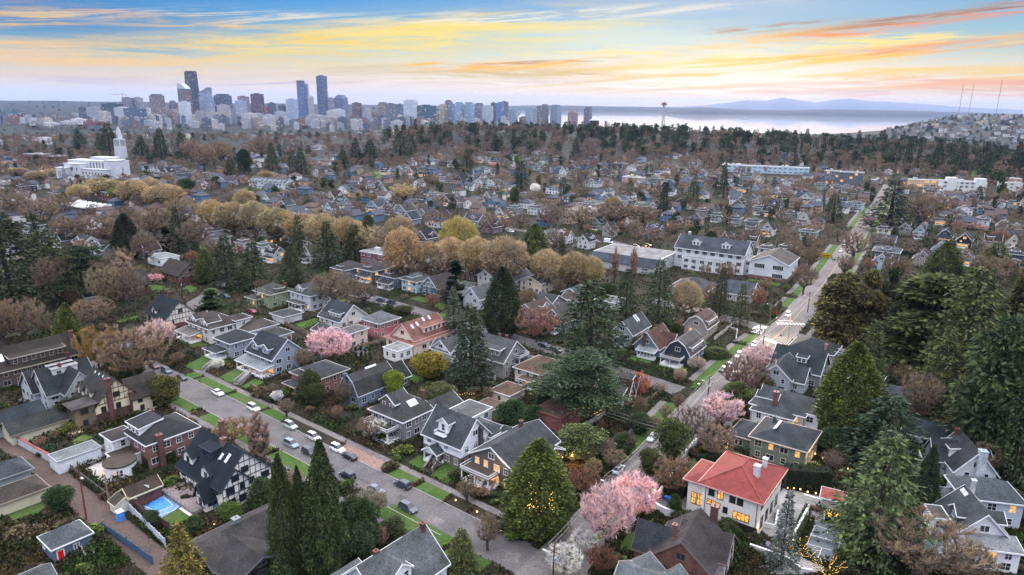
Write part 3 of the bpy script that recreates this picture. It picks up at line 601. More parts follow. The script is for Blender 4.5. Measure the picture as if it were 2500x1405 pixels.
house('A4',110,1050,9.0,11.5,12,4.2,'gable','v',S(120,72,62),S(92,84,88),'brick',label='brick tudor house with steep slate-brown roofs below the villa',name='brick_tudor_house',rot=-30,trim=S(110,92,86),wings=[(-5.5,-1,8,6,3.6,7.6,'gable','u',S(120,72,62),S(78,82,92)),(2.5,2.5,9,8,4.6,8.0,'gable','u',S(206,200,194),S(90,82,86))],chim=[(-2.2,-3.4,11.2,S(140,84,74),.9),(2.5,7.2,11,BRICK,1.6)],lit=.02)
house('A3',2215,1385,8.0,10,10,5.0,'gable','u',S(150,150,156),S(132,138,146),label='pale slate roofs cut off by the bottom edge below the brick tudor',name='slate_house',rot=-30,wings=[(-2,3,6,6,4.6,7.2,'gable','v'),(3.5,3,5,6,4.2,6.8,'gable','v')],nowin=True,trim=S(190,180,176))
house('A4',2080,450,9.8,8.6,11.5,4.6,'gable','v',S(196,202,212),S(80,84,92),label='white shingled gabled house with a broad white end chimney at the right',name='white_gabled_house',rot=-12,chim=[(.4,-6.2,11.2,S(214,216,222),1.9),(-1,5,11.2)],wings=[(-4,2.5,6,6,4.4,8.2,'gable','u')],dorm=[('W',-2,dict(typ='shed',w=4,h=1.8,inset=.7,nw=3,wall=WHITE)),('E',-2,dict(w=2.6,h=1.4,inset=1.2))],faces='SEW',lit=0)
house('A4',1860,335,6.4,15,7,3.6,'gable','u',S(200,206,214),S(66,78,90),label='long low slate-roofed wing house above the white gabled house',name='wing_house',rot=-35,lit=.1,wings=[(2,3,4,5,3.6,6,'gable','v')])
house('A4',2205,712,9.2,11.5,8.6,6.0,'hip','u',S(164,178,198),S(106,114,126),label='pale blue house with grey hip roof and bay of lit windows at the right',name='pale_blue_house',rot=-12,chim=[(-4,-3.4,10.8,S(220,216,212))],wings=[(-7.4,-.5,4,5,4.2,5.6,'hip','u')],lit=.18,faces='SE')
house('A4',2125,872,9.8,9.6,10.5,5.0,'gable','v',S(206,210,220),S(92,98,106),label='white house with broad dark gable and enclosed white sun porch, lower right',name='sunroom_house',rot=-12,wings=[(0,-7.0,10.4,3.8,4.6,5.4,'shed','u',WHITE,S(176,178,186)),(-6.2,1,3,5,5.4,5.5,'flat','u',WHITE,S(120,118,120))],dorm=[('E',-2,dict(w=3,h=1.3,inset=1.2,wall=WHITE)),('W',1,dict(w=3,h=1.3,inset=1.2,wall=S(70,74,80)))],sky=[('W',-3,4,1.2,.6),('W',-4.4,4,1.2,.6),('E',2.6,3.4,1.6,.7)],lit=.1,faces='SEW')
house('A4',1520,62,5.2,15,11,3.2,'gable','u',S(120,72,66),S(96,104,114),'brick',label='low brick house with slate roof right of the tall yellow-green conifer',name='low_house',rot=-36,wings=[(-7,4,8,8,4.6,6.4,'hip','u')],lit=0)
house('A4',1120,800,4.2,4,4,2.8,'hip','u',S(206,200,198),S(170,84,78),'stucco',label='small garden house with red tile roof beside the tennis court',name='garden_house',rot=-28,nowin=True,rm_=M_tile)
house('A4',1650,545,3.0,5,5,2.8,'flat','u',S(190,190,196),S(206,208,214),label='pale flat-roofed carport between the conifers',name='carport_shed',rot=-20,nowin=True)
house('A4',1780,1140,3.0,7,9,2.8,'flat','u',S(120,130,134),S(170,200,206),label='pale flat roof glimpsed through the bare tree at lower right',name='garage',rot=-12,nowin=True,group='garages')
for X,Y,W_,D_,zr,ze,ty,ax,wl,rf,lb,kw in((90,108,10,13,8.6,5.4,'hip','u',S(92,100,112),S(92,88,90),'slate-blue house with brown-grey hip roof, first of the porch row from the left',dict(lit=.05,dorm=[('S',0,dict(typ='hip',w=2.6,h=.9,inset=1.2))])),(285,112,11,13,9.0,5.6,'hip','u',S(84,92,96),S(96,90,92),'dark hip roofed house with glowing porch, second of the porch row from the left',dict(lit=.15,dorm=[('S',0,dict(typ='hip',w=2.8,h=1.0,inset=1.2))],por=[('S',0,8,3,2.9,dict(typ='shed',lit=True))])),(440,158,10.5,13,8.8,5.5,'hip','u',S(84,92,118),S(96,94,98),'navy hip roofed house, third of the porch row from the left',dict(lit=.05,dorm=[('S',0,dict(typ='hip',w=2.6,h=1.0,inset=1.2))],por=[('S',0,8,3,2.9,dict(typ='shed'))])),(590,190,10,12,8.4,5.4,'hip','u',S(146,176,192),S(126,128,130),'pale blue hip roofed house with lit entrance, fourth of the porch row',dict(lit=.08,dorm=[('S',0,dict(typ='hip',w=3.2,h=1.1,inset=1.0))],chim=[(2.5,1,9.6),(4,3,9.4)])),(745,205,10,14,9.4,4.8,'gable','v',S(60,92,112),S(92,86,88),'teal house with white timbered gable, fifth of the porch row',dict(lit=.06,tim=[('S',4.8,WHITE)])),(1010,130,13,10,7.8,4.8,'gable','u',S(132,70,64),S(80,78,86),'red brick house with slate roof and fairy lights on its porch',dict(lit=.1,wm='brick',chim=[(0,3,9.4),(5,0,9)])),(1130,160,10,12,8.0,4.8,'gable','v',S(206,206,208),S(98,100,108),'white gabled house right of the brick house with fairy lights',dict(lit=.02)),(1300,182,8,13,7.8,5.0,'gable','v',S(190,180,170),S(104,108,116),'grey-roofed side-gabled house left of the cream duplex',dict(lit=0)),(1455,205,12,13,7.6,5.2,'gable','v',S(222,196,158),S(116,118,126),'cream two-storey duplex with slate gable roof',dict(lit=.0)),(1035,285,9,12,9.2,5.0,'gable','v',S(178,180,188),S(128,128,134),'grey shingled house with white-bracketed gable behind the dark pine',dict(lit=.1,chim=[(-3,1,10)])),(940,255,8,8,5.2,3.4,'hip','u',S(190,190,190),S(120,120,124),'small grey-roofed garage between the dark narrow tree and the grey gable',dict(nowin=True)),(1430,395,11,13,8.6,4.8,'gable','v',S(176,152,144),S(112,92,88),'tan shingled house with broad front gable',dict(lit=.03,dorm=[('E',1,dict(w=3,h=1.4,inset=1.4))])),(1530,345,9,12,8.4,5.0,'gable','u',S(120,120,126),S(86,88,96),'slate-roofed house with white end gable right of the tan gable',dict(lit=.02)),(1625,430,10,13,9.2,4.8,'gable','v',S(52,66,88),S(104,98,100),'navy house with white timbered front gables left of the broad fir',dict(lit=0,tim=[('S',4.8,WHITE)],por=[('S',0,6,3,3,dict(typ='gable',rise=1.6,ncol=2))])),(1715,295,8,8,6.6,4.6,'gable','v',S(132,168,182),S(122,126,134),'small teal cottage with grey gable',dict(lit=0)),(1968,372,9,9,4.4,3.6,'hip','u',S(150,162,168),S(140,146,152),'low grey-blue cottage behind the broad fir',dict(lit=0)),(1720,340,9,9,5.4,3.4,'gable','u',S(150,120,104),S(112,96,92),'low brown-roofed cottage left of the broad fir',dict(lit=0)),(720,85,14,14,5.5,4.0,'hip','u',S(196,204,208),S(186,196,206),'hall with pale metal roof behind the porch row',dict(lit=0)),(560,80,12,12,4.9,4.8,'flat','u',S(214,200,192),S(186,160,152),'white and pink flat-roofed house behind the porch row',dict(lit=.03)),):
 if ty=='hip' and 'garage' in lb:pass
 house('A5',X,Y,zr,W_,D_,ze,ty,ax,wl,rf,label=lb,name='garage' if 'garage' in lb else 'cottage' if 'cottage' in lb else 'house',group='garages' if 'garage' in lb else 'houses of the porch street',**kw)
# middle-distance houses: crop, x, y, width, kind, wall, roof, lit
PAL=dict(w=S(206,206,210),c=S(214,200,176),g=S(140,142,146),b=S(104,134,164),p=S(160,180,200),n=S(58,72,96),k=S(44,44,48),s=S(128,140,120),t=S(160,140,124),r=S(130,60,60),m=S(112,62,78),e=S(84,124,130),y=S(214,196,130),i=S(206,170,160),a=S(110,90,80),x=S(112,160,196),q=S(70,92,84),z=S(136,190,160))
RPAL=dict(s=S(104,112,124),d=S(68,72,82),g=S(118,116,118),b=S(98,84,82),o=S(150,108,88),e=S(90,120,112),w=S(176,178,180),l=S(140,142,148))
WN=dict(w='white',c='cream',g='grey',b='blue',p='pale blue',n='navy',k='black',s='sage green',t='tan',r='red',m='maroon',e='teal',y='yellow',i='pink',a='brown',x='sky blue',q='dark green',z='mint green')
RN=dict(s='slate',d='dark',g='grey',b='brown',o='rust-brown',e='green',w='white',l='light grey')
MID="""I1 1095 745 130 H w s 0;1165 775 90 G w b 0;1215 775 80 G w d 0;1310 790 110 H n d 0;1375 785 120 S p g 0;1500 800 110 H s g 0;1540 700 80 H w g 0;1250 620 60 S w d 0
1390 640 70 S b d 0;1630 835 130 G p s 0;1720 645 80 G p s 0;1830 660 70 S p g 0;1900 665 80 S p g 0;2285 605 130 H w w 0;2270 695 130 H c s 0;2375 650 90 H g d 0;2310 780 130 G w d 0
1945 960 120 G w g 0;2285 950 110 S g s 0;2405 945 110 G c b 1;2450 990 100 S b s 0;2380 1030 70 G w g 0;2055 1010 100 G g s 0;190 880 110 H k d 0;640 935 150 H g s 0;450 925 160 H g d 0
380 1215 130 G w s 0;470 1240 130 G a d 0;620 1270 190 S w e 0;765 1310 190 S b d 0;1070 1320 130 G w d 0;1665 1140 130 S a d 0;1860 1160 190 H n d 0;1940 1215 140 G s g 1;1560 1240 160 H g s 0;1510 1200 120 H g g 0
1760 1290 110 H w g 0;1900 1310 120 H w l 0;1970 1345 120 S w d 1;2240 1270 110 H w s 0;2130 1215 100 G g g 0;2240 1340 70 G w g 0;60 1330 120 S w s 0;250 1160 110 H g d 0
I2 250 860 150 S w g 0;290 885 80 G p s 0;375 905 110 G w d 1;360 770 80 S w d 1;480 755 100 G p g 0;550 770 80 G i b 1;625 780 90 H n d 1;665 700 130 H g g 0;790 710 90 H k d 0;770 810 120 S p s 0;830 820 90 G g g 0
905 820 120 A k d 1;1000 830 100 S b s 0;1055 850 130 G w g 1;1140 860 130 G w s 0;1230 880 110 H w s 1;1050 690 100 G w g 1;1120 650 110 H a b 0;1150 700 80 S k d 0;1240 640 70 H g g 0;1310 630 80 H a d 0;1450 645 110 G w l 0
1060 760 110 H w g 0;1165 770 110 H t b 0;1245 725 80 S c g 0;1390 700 90 H s g 0;1455 740 80 G p g 0;1510 760 90 S b g 0;1600 820 110 H g g 0;1575 900 130 H w s 0;1350 945 80 H b s 0;1105 945 90 G w g 0;640 930 120 G q d 0
720 945 130 H g l 1;810 970 120 G n d 1;880 985 120 G g g 0;300 1010 140 G b s 1;395 1035 110 S e g 0;500 1040 140 G g g 0;655 1070 140 G g g 0;760 1085 110 G a b 0;545 1100 110 G b s 0;1000 1110 150 S t s 0;1120 1150 140 G m b 0
1195 1060 90 G c g 1;1285 1040 110 H g s 0;1455 1035 150 H w s 0;1840 1005 180 H i l 0;1855 850 120 T w d 0;1880 770 70 G g g 1;1950 770 90 G n d 0;2050 780 120 H p s 0;1790 720 60 G g g 0;1710 745 80 G m d 0;2050 730 90 H m g 0
2140 740 90 H m g 1;2190 690 80 H p s 0;2250 730 100 G t b 0;1640 770 70 G w g 0;2290 830 120 H g g 0;1950 965 100 G b s 0;2040 975 120 G p s 0;2220 1020 130 S g l 0;2290 1020 70 G w g 0;2100 1045 90 G a b 1;650 1230 140 G m d 0
1530 1230 130 G w w 0;1640 1230 110 S w o 0;1800 1260 120 G w d 0;2140 1160 110 G s g 0;1880 1130 120 G s g 0;1970 1175 90 G g b 0;2290 1190 110 S b s 0;2380 850 90 H i g 0;1700 640 80 H g g 0;1560 620 80 S w g 0;540 620 80 H g g 0
300 560 80 G w g 0;720 520 80 H w g 0;1190 500 90 S w s 0;1040 530 60 G w g 0;240 520 60 G w g 0;490 490 50 G w g 0;120 610 70 H g g 0;900 640 60 S w w 0;420 600 80 H g d 0
I3 80 820 80 G g g 0;130 730 60 S w g 0;290 795 80 H a b 0;300 850 55 G w g 0;390 880 60 G p s 0;475 890 110 S q d 1;580 900 110 G x s 0;510 810 90 S g g 0;600 825 80 G c g 0;730 840 90 H t g 0;815 850 100 H w s 0;690 925 120 H t b 1
810 935 120 H q s 0;940 960 105 G w g 1;1040 975 125 H x s 0;1040 875 90 H g s 0;1150 885 90 H g s 0;1230 890 90 H c g 0;1370 940 90 H a d 1;1190 985 70 S b s 0;1290 1010 140 H p s 0;740 1015 90 G e g 0;600 1040 70 H g d 0;690 1050 120 S n d 1
830 1080 130 H g s 0;930 1100 110 B c g 0;460 1000 100 G a b 0;430 1110 100 H g g 0;560 1130 120 H s s 0;670 1170 110 T w d 1;300 1090 80 H w g 0;190 1060 70 H g g 0;960 1210 140 H z g 0;860 1150 90 H g g 0;800 1320 150 H t b 0;660 1320 130 H c g 1
370 1245 90 G a b 0;540 1260 110 S t b 0;1500 1180 110 H y b 0;1490 1265 180 S g s 0;1520 1345 220 H n s 1;1490 1395 150 G x b 0;1650 1170 90 G g g 0;1760 1190 90 G p g 0;1890 945 80 G w g 0;2010 980 120 G a b 0;2150 990 120 H q d 0;2290 1010 130 H w s 0
1920 1110 120 S a b 1;2055 1100 120 H q s 0;2200 1130 120 H w g 1;2360 1150 120 G t g 0;1940 1220 120 B n s 1;2080 1250 120 G k d 1;2430 1270 110 G c l 0;1910 1310 140 G p l 0;2080 1365 130 G s g 1;2370 1340 80 H w g 0;1780 1375 150 G t b 0
2280 1260 90 S t b 0;2440 1180 80 S b s 0;2440 1360 90 H n s 0;1290 930 60 S g g 0;200 780 60 G w g 0;110 900 80 G t b 0;60 990 90 H a b 0;2420 1000 80 H g d 0"""
MIDN=0
def midhouse(k,X,Y,wpx,ty,wc,rc,lit):
 global MIDN
 x,y=C(k,X,Y);zr=8.0;gx,gy=G(x,y,zr*.75);s=ppm(gx,gy)
 rng=random.Random(int(X*31+Y));wm=(wpx/CR[k][2])/s
 rz0=grid_rot(gx,gy);wm=min(max(wm/1.25,8.0),20)
 W_=wm*.92;D_=wm*1.02
 if ty=='S':W_,D_=wm*1.1,wm*.8
 zr={'H':8.4,'G':9.0,'S':8.4,'A':10.5,'T':9.6,'B':9.0}[ty]+rng.uniform(-.5,.6)
 ze={'H':5.6,'G':4.8,'S':5.0,'A':1.8,'T':5.0,'B':4.0}[ty]+rng.uniform(-.3,.4)
 kw={}
 if ty=='H':t,ax='hip','u';dm=[('S',0,dict(typ='hip',w=2.8,h=1.0,inset=1.0,nw=2))]
 elif ty=='S':t,ax='gable','u';dm=[('S',rng.uniform(-2,2),dict(w=3,h=1.3,inset=1.0,nw=2,typ=rng.choice(['gable','shed'])))]
 elif ty=='B':t,ax='gambrel','v';dm=[]
 else:t,ax='gable','v';dm=[('E',rng.uniform(-1,2),dict(w=2.8,h=1.2,inset=1.0))]if rng.random()<.5 else[]
 por=[('S',rng.uniform(-.5,.5),W_*.75,2.4,2.8,dict(typ=rng.choice(['shed','hip','gable']),lit=bool(int(lit)),ncol=3,rise=1.0))]if rng.random()<.6 or int(lit)else[]
 ch=[(rng.uniform(-3,3),rng.uniform(-2,3),zr+rng.uniform(.4,1.2))]if rng.random()<.6 else[]
 tim_=[('S',ze,S(50,44,42))]if ty=='T' else[]
 mw=sum(PAL[wc][:3])/3;wl=tuple(min(.85,(c*.85+mw*.15)*q_)for q_ in(rng.uniform(.85,1.2),)for c in PAL[wc][:3])+(1,);rf=tuple(c*rng.uniform(.55,.9)for c in RPAL[rc][:3])+(1,)
 gx,gy=G(x,y,zr*.8)
 px,py=P(gx,gy,zr)
 h=house(None,px,py,zr,W_,D_,ze,t,ax,wl,rf,lit=.22 if int(lit)else .02,dorm=dm,chim=ch,por=por,tim=tim_,lod=1,rot=rng.uniform(-2.5,2.5),label='x',faces='SE')
 del h['label'];tyn={'H':'hip roof','G':'front gable','S':'side gable','A':'A-frame','T':'timbered gable','B':'gambrel'}[ty]
 auto(h,f'{WN[wc]} house, {RN[rc]} {tyn}'+(', lit up' if int(lit)else ''),gx,gy,zr*.8)
 h.name='house'
k=None
for ln in MID.split('\n'):
 for q in ln.split(';'):
  q=q.split()
  if q[0]in CR:k=q.pop(0)
  midhouse(k,float(q[0]),float(q[1]),float(q[2]),q[3],q[4],q[5],q[6])
# larger buildings of the middle distance
def bigroot(name,k,X,Y,z,rz,label,cat='building',group=None):
 x,y=C(k,X,Y);g=G(x,y,z)
 r=bpy.data.objects.new(name,None);COL.objects.link(r);r.location=(g[0],g[1],0);r.rotation_euler=(0,0,rz if rz is not None else grid_rot(*g))
 tag(r,label,cat,group);return r,g
def bigblock(r,g,b,wall,roof,wm='siding',trim=WHITE,sp=3.4,storeys=None,lit=.08,faces='SE',size=None,o=.4,win=True,lod=1):
 cs,sn=math.cos(r.rotation_euler[2]),math.sin(r.rotation_euler[2])
 FOOT.append((g[0]+b[0]*cs-b[1]*sn,g[1]+b[0]*sn+b[1]*cs,r.rotation_euler[2],b[2]/2+2,b[3]/2+2))
 e=MB();walls_mb(e,b,0);e.build('wall',WM[wm],r,wall)
 m,t=MB(),MB();roof_mb(m,t,b,o,.25);ro=m.build('roof',M_shingle,r,roof);t.build('roof_trim',M_trim,ro,trim)
 if win:win_row(r,b,faces,storeys or max(1,round(b[4]/3.4)),lit,lod,trim,random.Random(int(b[2]*10)),sp,size)
 return ro
r,g=bigroot('school_building',None,1745,588,15,rad(-33),'large white wooden school with long slate roof, dormers and corner quoins','school')
b=(0,0,37,17,10.8,16.5,'gable','u');SW=S(206,206,212)
ro=bigblock(r,g,b,SW,S(92,98,112),sp=4.2,storeys=3,size=(2.4,1.9,2),lit=0,lod=0,o=.8)
for a in(-8,8):dormer(r,b,'S',a,inset=2.6,w=3.4,h=1.8,wall=WHITE,roofc=S(100,106,118),nw=2)
chimney(ro,-15,2.5,10,18.6,1.6,S(214,212,214))
bb=(-2,-10.6,22,4.4,6.4,6.5,'flat','u');bigblock(r,g,bb,SW,S(196,200,206),sp=3.6,storeys=2,size=(2.2,1.6,2),lit=0)
for xx in(-18.5,18.5):
 e=MB()
 for i in range(12):e.box(xx-.5,xx+.5,-8.6,-8.4,.3+i*.9,.85+i*.9)
 e.build('corner_quoins',M_trim,r,WHITE)
r,g=bigroot('school_gym',None,1892,622,11,rad(-33),'pale gabled gym hall with grey-brown roof beside the white school','school')
b=(0,0,19,24,8.6,12.6,'gable','v');bigblock(r,g,b,S(196,200,210),S(104,98,98),sp=9,storeys=2,size=(5.0,2.2,2),lit=0,faces='S',o=.6)
e=MB();e.box(-9.6,9.6,-12.1,12.1,0,1.6);e.build('brick_base',M_brick,r,S(120,84,76))
r,g=bigroot('school_wing',None,1845,632,8,rad(-33),'white flat-roofed link between the school and its gym','school');bigblock(r,g,(0,0,9,12,8,8.1,'flat','u'),SW,S(214,214,216),lit=0)
r,g=bigroot('school_hall',None,1545,618,7,rad(-33),'broad school hall with flat grey roof deck above a slate skirt roof','school')
b=(0,3,38,26,7.2,7.3,'flat','u');bigblock(r,g,b,S(170,172,176),S(168,170,178),sp=8,size=(2.8,1.1,2),lit=0)
e=MB();e.hexa([(-19.2,-16.6,4.2),(19.2,-16.6,4.2),(19.2,-9.9,4.2),(-19.2,-9.9,4.2)],[(-19.2,-10.6,7.5),(19.2,-10.6,7.5),(19.2,-9.9,7.5),(-19.2,-9.9,7.5)]);e.build('skirt_roof',M_shingle,r,S(80,92,112))
e=MB();e.box(-18.8,18.8,-15.8,-10.1,0,4.2);e.build('lower_wall',M_siding,r,S(180,180,184))
for a in(-15,-2,8,14):window(r,(a,-15.8,2.6),0,3.0,1.1,2,False,WHITE,1)
for i,(X,Y,w,d,zr,lb)in enumerate(((140,225,17,15,7.6,'slate hip roof in front of the white school'),(455,255,15,17,7.6,'slate gabled roof in front of the gym hall'))):
 house('A6',X,Y,zr,w,d,3.6,'hip' if i==0 else 'gable','u',S(176,172,170),S(92,98,110),label='low school annex with '+lb,name='school_annex',rot=-33 if i==0 else-30,lit=.03,st=1)
r,g=bigroot('church','I1',690,740,14,rad(-16),'big white concrete church with flat-topped nave and tall windows','church')
CW=S(196,197,204);b=(-2,6,16,62,19,19.4,'flat','v');
rz=rad(-16)
for nm,q in(('nave',(-30,-8,66,17,18)),('aisle',(-30,-16,60,8.2,10)),('transept',(-26,-17,22,14,15)),('porch_block',(-30,-24,12,9,11)),('choir',(-8,1,26,14,21)),('end_block',(24,-12,14,15,19.5))):
 x0,y0,w,d,h=q;e=MB();e.box(x0,x0+w,y0,y0+d,0,h,0);e.box(x0-.4,x0+w+.4,y0-.4,y0+d+.4,h,h+.7,1)
 e.build(nm,[M_stucco,M_concrete],r,CW)
FOOT.append((g[0],g[1],rz,44,24))
for i in range(6):window(r,(1+i*4.1,-16.06+8.0,13.6),0,1.5,6.0,1,False,WHITE,1)
for i in range(7):window(r,(-2+i*4.1,-16.06,6),0,1.6,1.8,2,False,WHITE,1)
for a,z,w,h in((-22,10,1.6,3.4),(-16,10,3.4,3.6),(-9,10,1.6,3.4)):window(r,(a,-17.05,z),0,w,h,2,False,WHITE,1)
for i in range(3):window(r,(-27+i*2.4,-24.05,5),0,.9,6,1,False,WHITE,1)
e=MB();e.tube((-30.1,-1,13.6),(-30.25,-1,13.6),2.6,k=16);e.build('rose_window',M_glass,r)
t=bpy.data.objects.new('church_tower',None);COL.objects.link(t);gt=G(*C('I1',850,660),15);t.location=(gt[0],gt[1]+6,0);t.rotation_euler=(0,0,rz);tag(t,'tall tapering white church bell tower with slotted lantern top','church tower')
e=MB();e.hexa([(-5.6,-5.6,0),(5.6,-5.6,0),(5.6,5.6,0),(-5.6,5.6,0)],[(-4.7,-4.7,33),(4.7,-4.7,33),(4.7,4.7,33),(-4.7,4.7,33)]);e.build('shaft',M_stucco,t,CW)
for z0,z1,r_ in((33,39,4.2),(39,43.5,3.2),(43.5,46,2.2),(46,48,1.2)):
 e=MB();e.hexa([(math.cos(a*PI/4+.39)*r_,math.sin(a*PI/4+.39)*r_,z0)for a in range(8)],[(math.cos(a*PI/4+.39)*r_*.88,math.sin(a*PI/4+.39)*r_*.88,z1)for a in range(8)])
 e.build('lantern_stage',M_stucco,t,CW)
e=MB()
for fx in(-3.0,-1.0,1.0,3.0):
 e.box(fx-.35,fx+.35,-5.0,-4.8,24,32);e.box(4.8,5.0,fx-.35,fx+.35,24,32)
 if abs(fx)<2:e.box(fx*.9-.25,fx*.9+.25,-4.05,-3.7,34,38.4)
e.build('louvre_slots',M_dark,t)
for(k,X,Y,z,W_,D_,rt,wl,rf,wm,st,sz,sp,lit,lb,nm)in(('I1',265,665,9,30,16,-14,S(132,66,58),S(176,178,186),'brick',2,(2.6,1.4,2),5,0,'red brick flat-roofed school block left of the white church','brick_block'),('I1',410,680,10,14,14,-14,S(104,62,62),S(200,202,210),'brick',2,(1.2,1.2,1),6,0,'dark brick block joined to the church end','brick_block'),('I1',90,720,6,24,14,-14,S(210,170,130),S(150,86,74),'stucco',1,(1.6,1.4,2),4,.7,'low building with rust-red roof and glowing eaves','shop_building'),('I1',800,935,8,22,12,-30,S(120,74,68),S(200,198,200),'brick',2,(1.4,1.4,2),4,.1,'brick block with white flat roof and two stub chimneys','brick_block'),('I1',610,1030,5.5,40,18,-30,S(140,110,96),S(214,212,208),'brick',1,(2.4,1.4,2),6,0,'broad low building with zig-zag white canopy roof','canopy_building'),('I1',1420,1100,4.5,14,9,-30,S(190,180,176),S(222,220,218),'stucco',1,(1.2,1.2,1),5,0,'small building with bright white flat roof among bare trees','pavilion'),('A5',320,40,9,17,13,-34,S(132,76,76),S(196,196,204),'brick',3,(2.2,1.3,2),3.4,.15,'three-storey brick apartment block with pale flat roof','apartment_block'),('I3',640,752,9,108,14,-19,S(176,196,214),S(196,206,222),'stucco',2,(3.2,1.2,2),6,.02,'very long low white building with rooftop vents below the wood','long_building'),('I3',1130,785,15,15,14,-26,S(110,122,138),S(150,156,166),'siding',4,(2.6,2.0,2),4,.45,'dark glass condominium block, left of a pair','condominium'),('I3',1265,795,15.5,24,16,-26,S(84,96,112),S(140,146,156),'siding',4,(2.8,2.2,2),4,.3,'dark glass condominium block, right of a pair','condominium'),('I3',1795,850,8,34,12,-17,S(200,168,140),S(214,206,192),'stucco',2,(4.6,1.8,2),6,.35,'two-storey modern flats with glowing brick-red corner','apartment_block'),('I3',2060,860,14,40,14,-17,S(206,204,204),S(206,204,204),'stucco',4,(2.6,1.5,2),4.4,.05,'white four-storey flats with rooftop stair towers','apartment_block'),('I3',2400,870,10,20,12,-17,S(206,202,200),S(196,192,190),'stucco',3,(2.2,1.4,2),5,.0,'white flats behind the pine at the right edge','apartment_block'),('I3',2430,840,9,12,12,-17,S(206,160,140),S(206,202,200),'stucco',2,(2.2,1.4,2),5,.0,'salmon block behind the right edge flats','apartment_block'),('I3',1430,850,4.5,14,11,-22,S(150,150,154),S(196,198,202),'stucco',1,(1.6,1.2,2),4,.0,'pale flat-roofed building at the far end of the avenue','shop_building'),('I2',2140,830,6,24,14,-26,S(200,166,158),S(190,184,186),'stucco',2,(2.0,1.3,2),4,.0,'pink flat-roofed building left of the long white one','shop_building'),('I2',1790,1060,8,20,16,-28,S(176,150,140),S(170,150,146),'stucco',2,(1.6,1.3,2),4,.1,'large pinkish flat-roofed house behind a bare tree','apartment_block'),('I1',1950,850,8.5,60,14,-24,S(196,198,206),S(110,116,128),'stucco',2,(2.0,1.5,2),3.6,.06,'x','rowhouse')):
 r,g=bigroot(nm,k,X,Y,z,rad(rt),lb,nm.replace('_',' '))
 if nm=='rowhouse':
  r['label']='long white rowhouse with grey gabled roof and dormers'
  b=(0,0,46,15,6.5,10.5,'gable','u')
  bigblock(r,g,b,wl,rf,wm,storeys=2,size=sz,sp=sp,lit=lit)
  for i in range(7):dormer(r,b,'S',-18+i*6,inset=.8,w=3.4,h=1.5,typ='shed',wall=WHITE,roofc=rf,nw=2,lod=1)
  continue
 b=(0,0,W_,D_,z,z+.1,'flat','u');ro=bigblock(r,g,b,wl,rf,wm,storeys=st,size=sz,sp=sp,lit=lit)
 rng=random.Random(int(X))
 for i in range(max(1,int(W_/12))):
  e=MB();e.box(0,rng.uniform(1.5,4),0,rng.uniform(1.5,3),z+.1,z+rng.uniform(1.2,2.4));e.build('roof_plant',M_metal,ro,S(190,192,198),(rng.uniform(-W_/2+1,W_/2-4),rng.uniform(-3,2),0))
 if 'stair towers' in lb:
  for a in(-16,10):e=MB();e.box(a,a+9,-7.3,2,0,z+3.5);e.build('stair_tower',M_stucco,r,S(214,212,212))
 if 'stub' in lb:
  for a in(-7,7):chimney(ro,a,1,z,z+2.6,2,S(150,110,96))
 if 'zig-zag' in lb:
  e=MB()
  for i in range(6):x0=-20+i*6.7;e.hexa([(x0,-11,z),(x0+6.6,-11,z),(x0+6.6,9,z),(x0,9,z)],[(x0,-11,z+.3),(x0+6.6,-11,z+1.1),(x0+6.6,9,z+1.1),(x0,9,z+.3)])
  e.build('canopy',M_concrete,ro,S(220,218,214))
# the city
def facade(name,gx=4.0,gz=4.2,litp=.93,dark=.42):
 m,nt,b=newmat(name,.35,.5)
 oi=N(nt,'ShaderNodeObjectInfo');tc=N(nt,'ShaderNodeTexCoord');sp=N(nt,'ShaderNodeSeparateXYZ');nt.links.new(tc.outputs['Object'],sp.inputs[0])
 def mth(op,a,b_=None,c=None):
  n=N(nt,'ShaderNodeMath',operation=op)
  for i,v in enumerate((a,b_,c)):
   if v is None:continue
   if isinstance(v,(int,float)):n.inputs[i].default_value=v
   else:nt.links.new(v,n.inputs[i])
  return n.outputs[0]
 h=mth('ADD',sp.outputs[0],sp.outputs[1])
 fx=mth('FRACT',mth('DIVIDE',h,gx));fz=mth('FRACT',mth('DIVIDE',sp.outputs[2],gz))
 pane=mth('MULTIPLY',mth('GREATER_THAN',fx,.3),mth('GREATER_THAN',fz,.38))
 cell=N(nt,'ShaderNodeCombineXYZ')
 nt.links.new(mth('FLOOR',mth('DIVIDE',h,gx*2)),cell.inputs[0]);nt.links.new(mth('FLOOR',mth('DIVIDE',sp.outputs[2],gz)),cell.inputs[1]);nt.links.new(mth('MULTIPLY',oi.outputs['Random'],97),cell.inputs[2])
 wn=N(nt,'ShaderNodeTexWhiteNoise');nt.links.new(cell.outputs[0],wn.inputs[0])
 geo=N(nt,'ShaderNodeNewGeometry');nz=N(nt,'ShaderNodeSeparateXYZ');nt.links.new(geo.outputs['Normal'],nz.inputs[0])
 wall=mth('LESS_THAN',nz.outputs[2],.5);pane=mth('MULTIPLY',pane,wall)
 c=N(nt,'ShaderNodeMix',data_type='RGBA');nt.links.new(pane,c.inputs[0]);nt.links.new(oi.outputs['Color'],c.inputs[6])
 gl=mul(nt,oi.outputs['Color'],L(dark*.85,dark,dark*1.3));nt.links.new(gl,c.inputs[7])
 nt.links.new(c.outputs[2],b.inputs['Base Color'])
 rr_=mth('SUBTRACT',.7,mth('MULTIPLY',pane,.5));nt.links.new(rr_,b.inputs['Roughness'])
 b.inputs['Emission Color'].default_value=L(1.0,.62,.28)
 nt.links.new(mth('MULTIPLY',mth('MULTIPLY',pane,mth('GREATER_THAN',wn.outputs['Value'],litp)),.8),b.inputs['Emission Strength'])
 return m
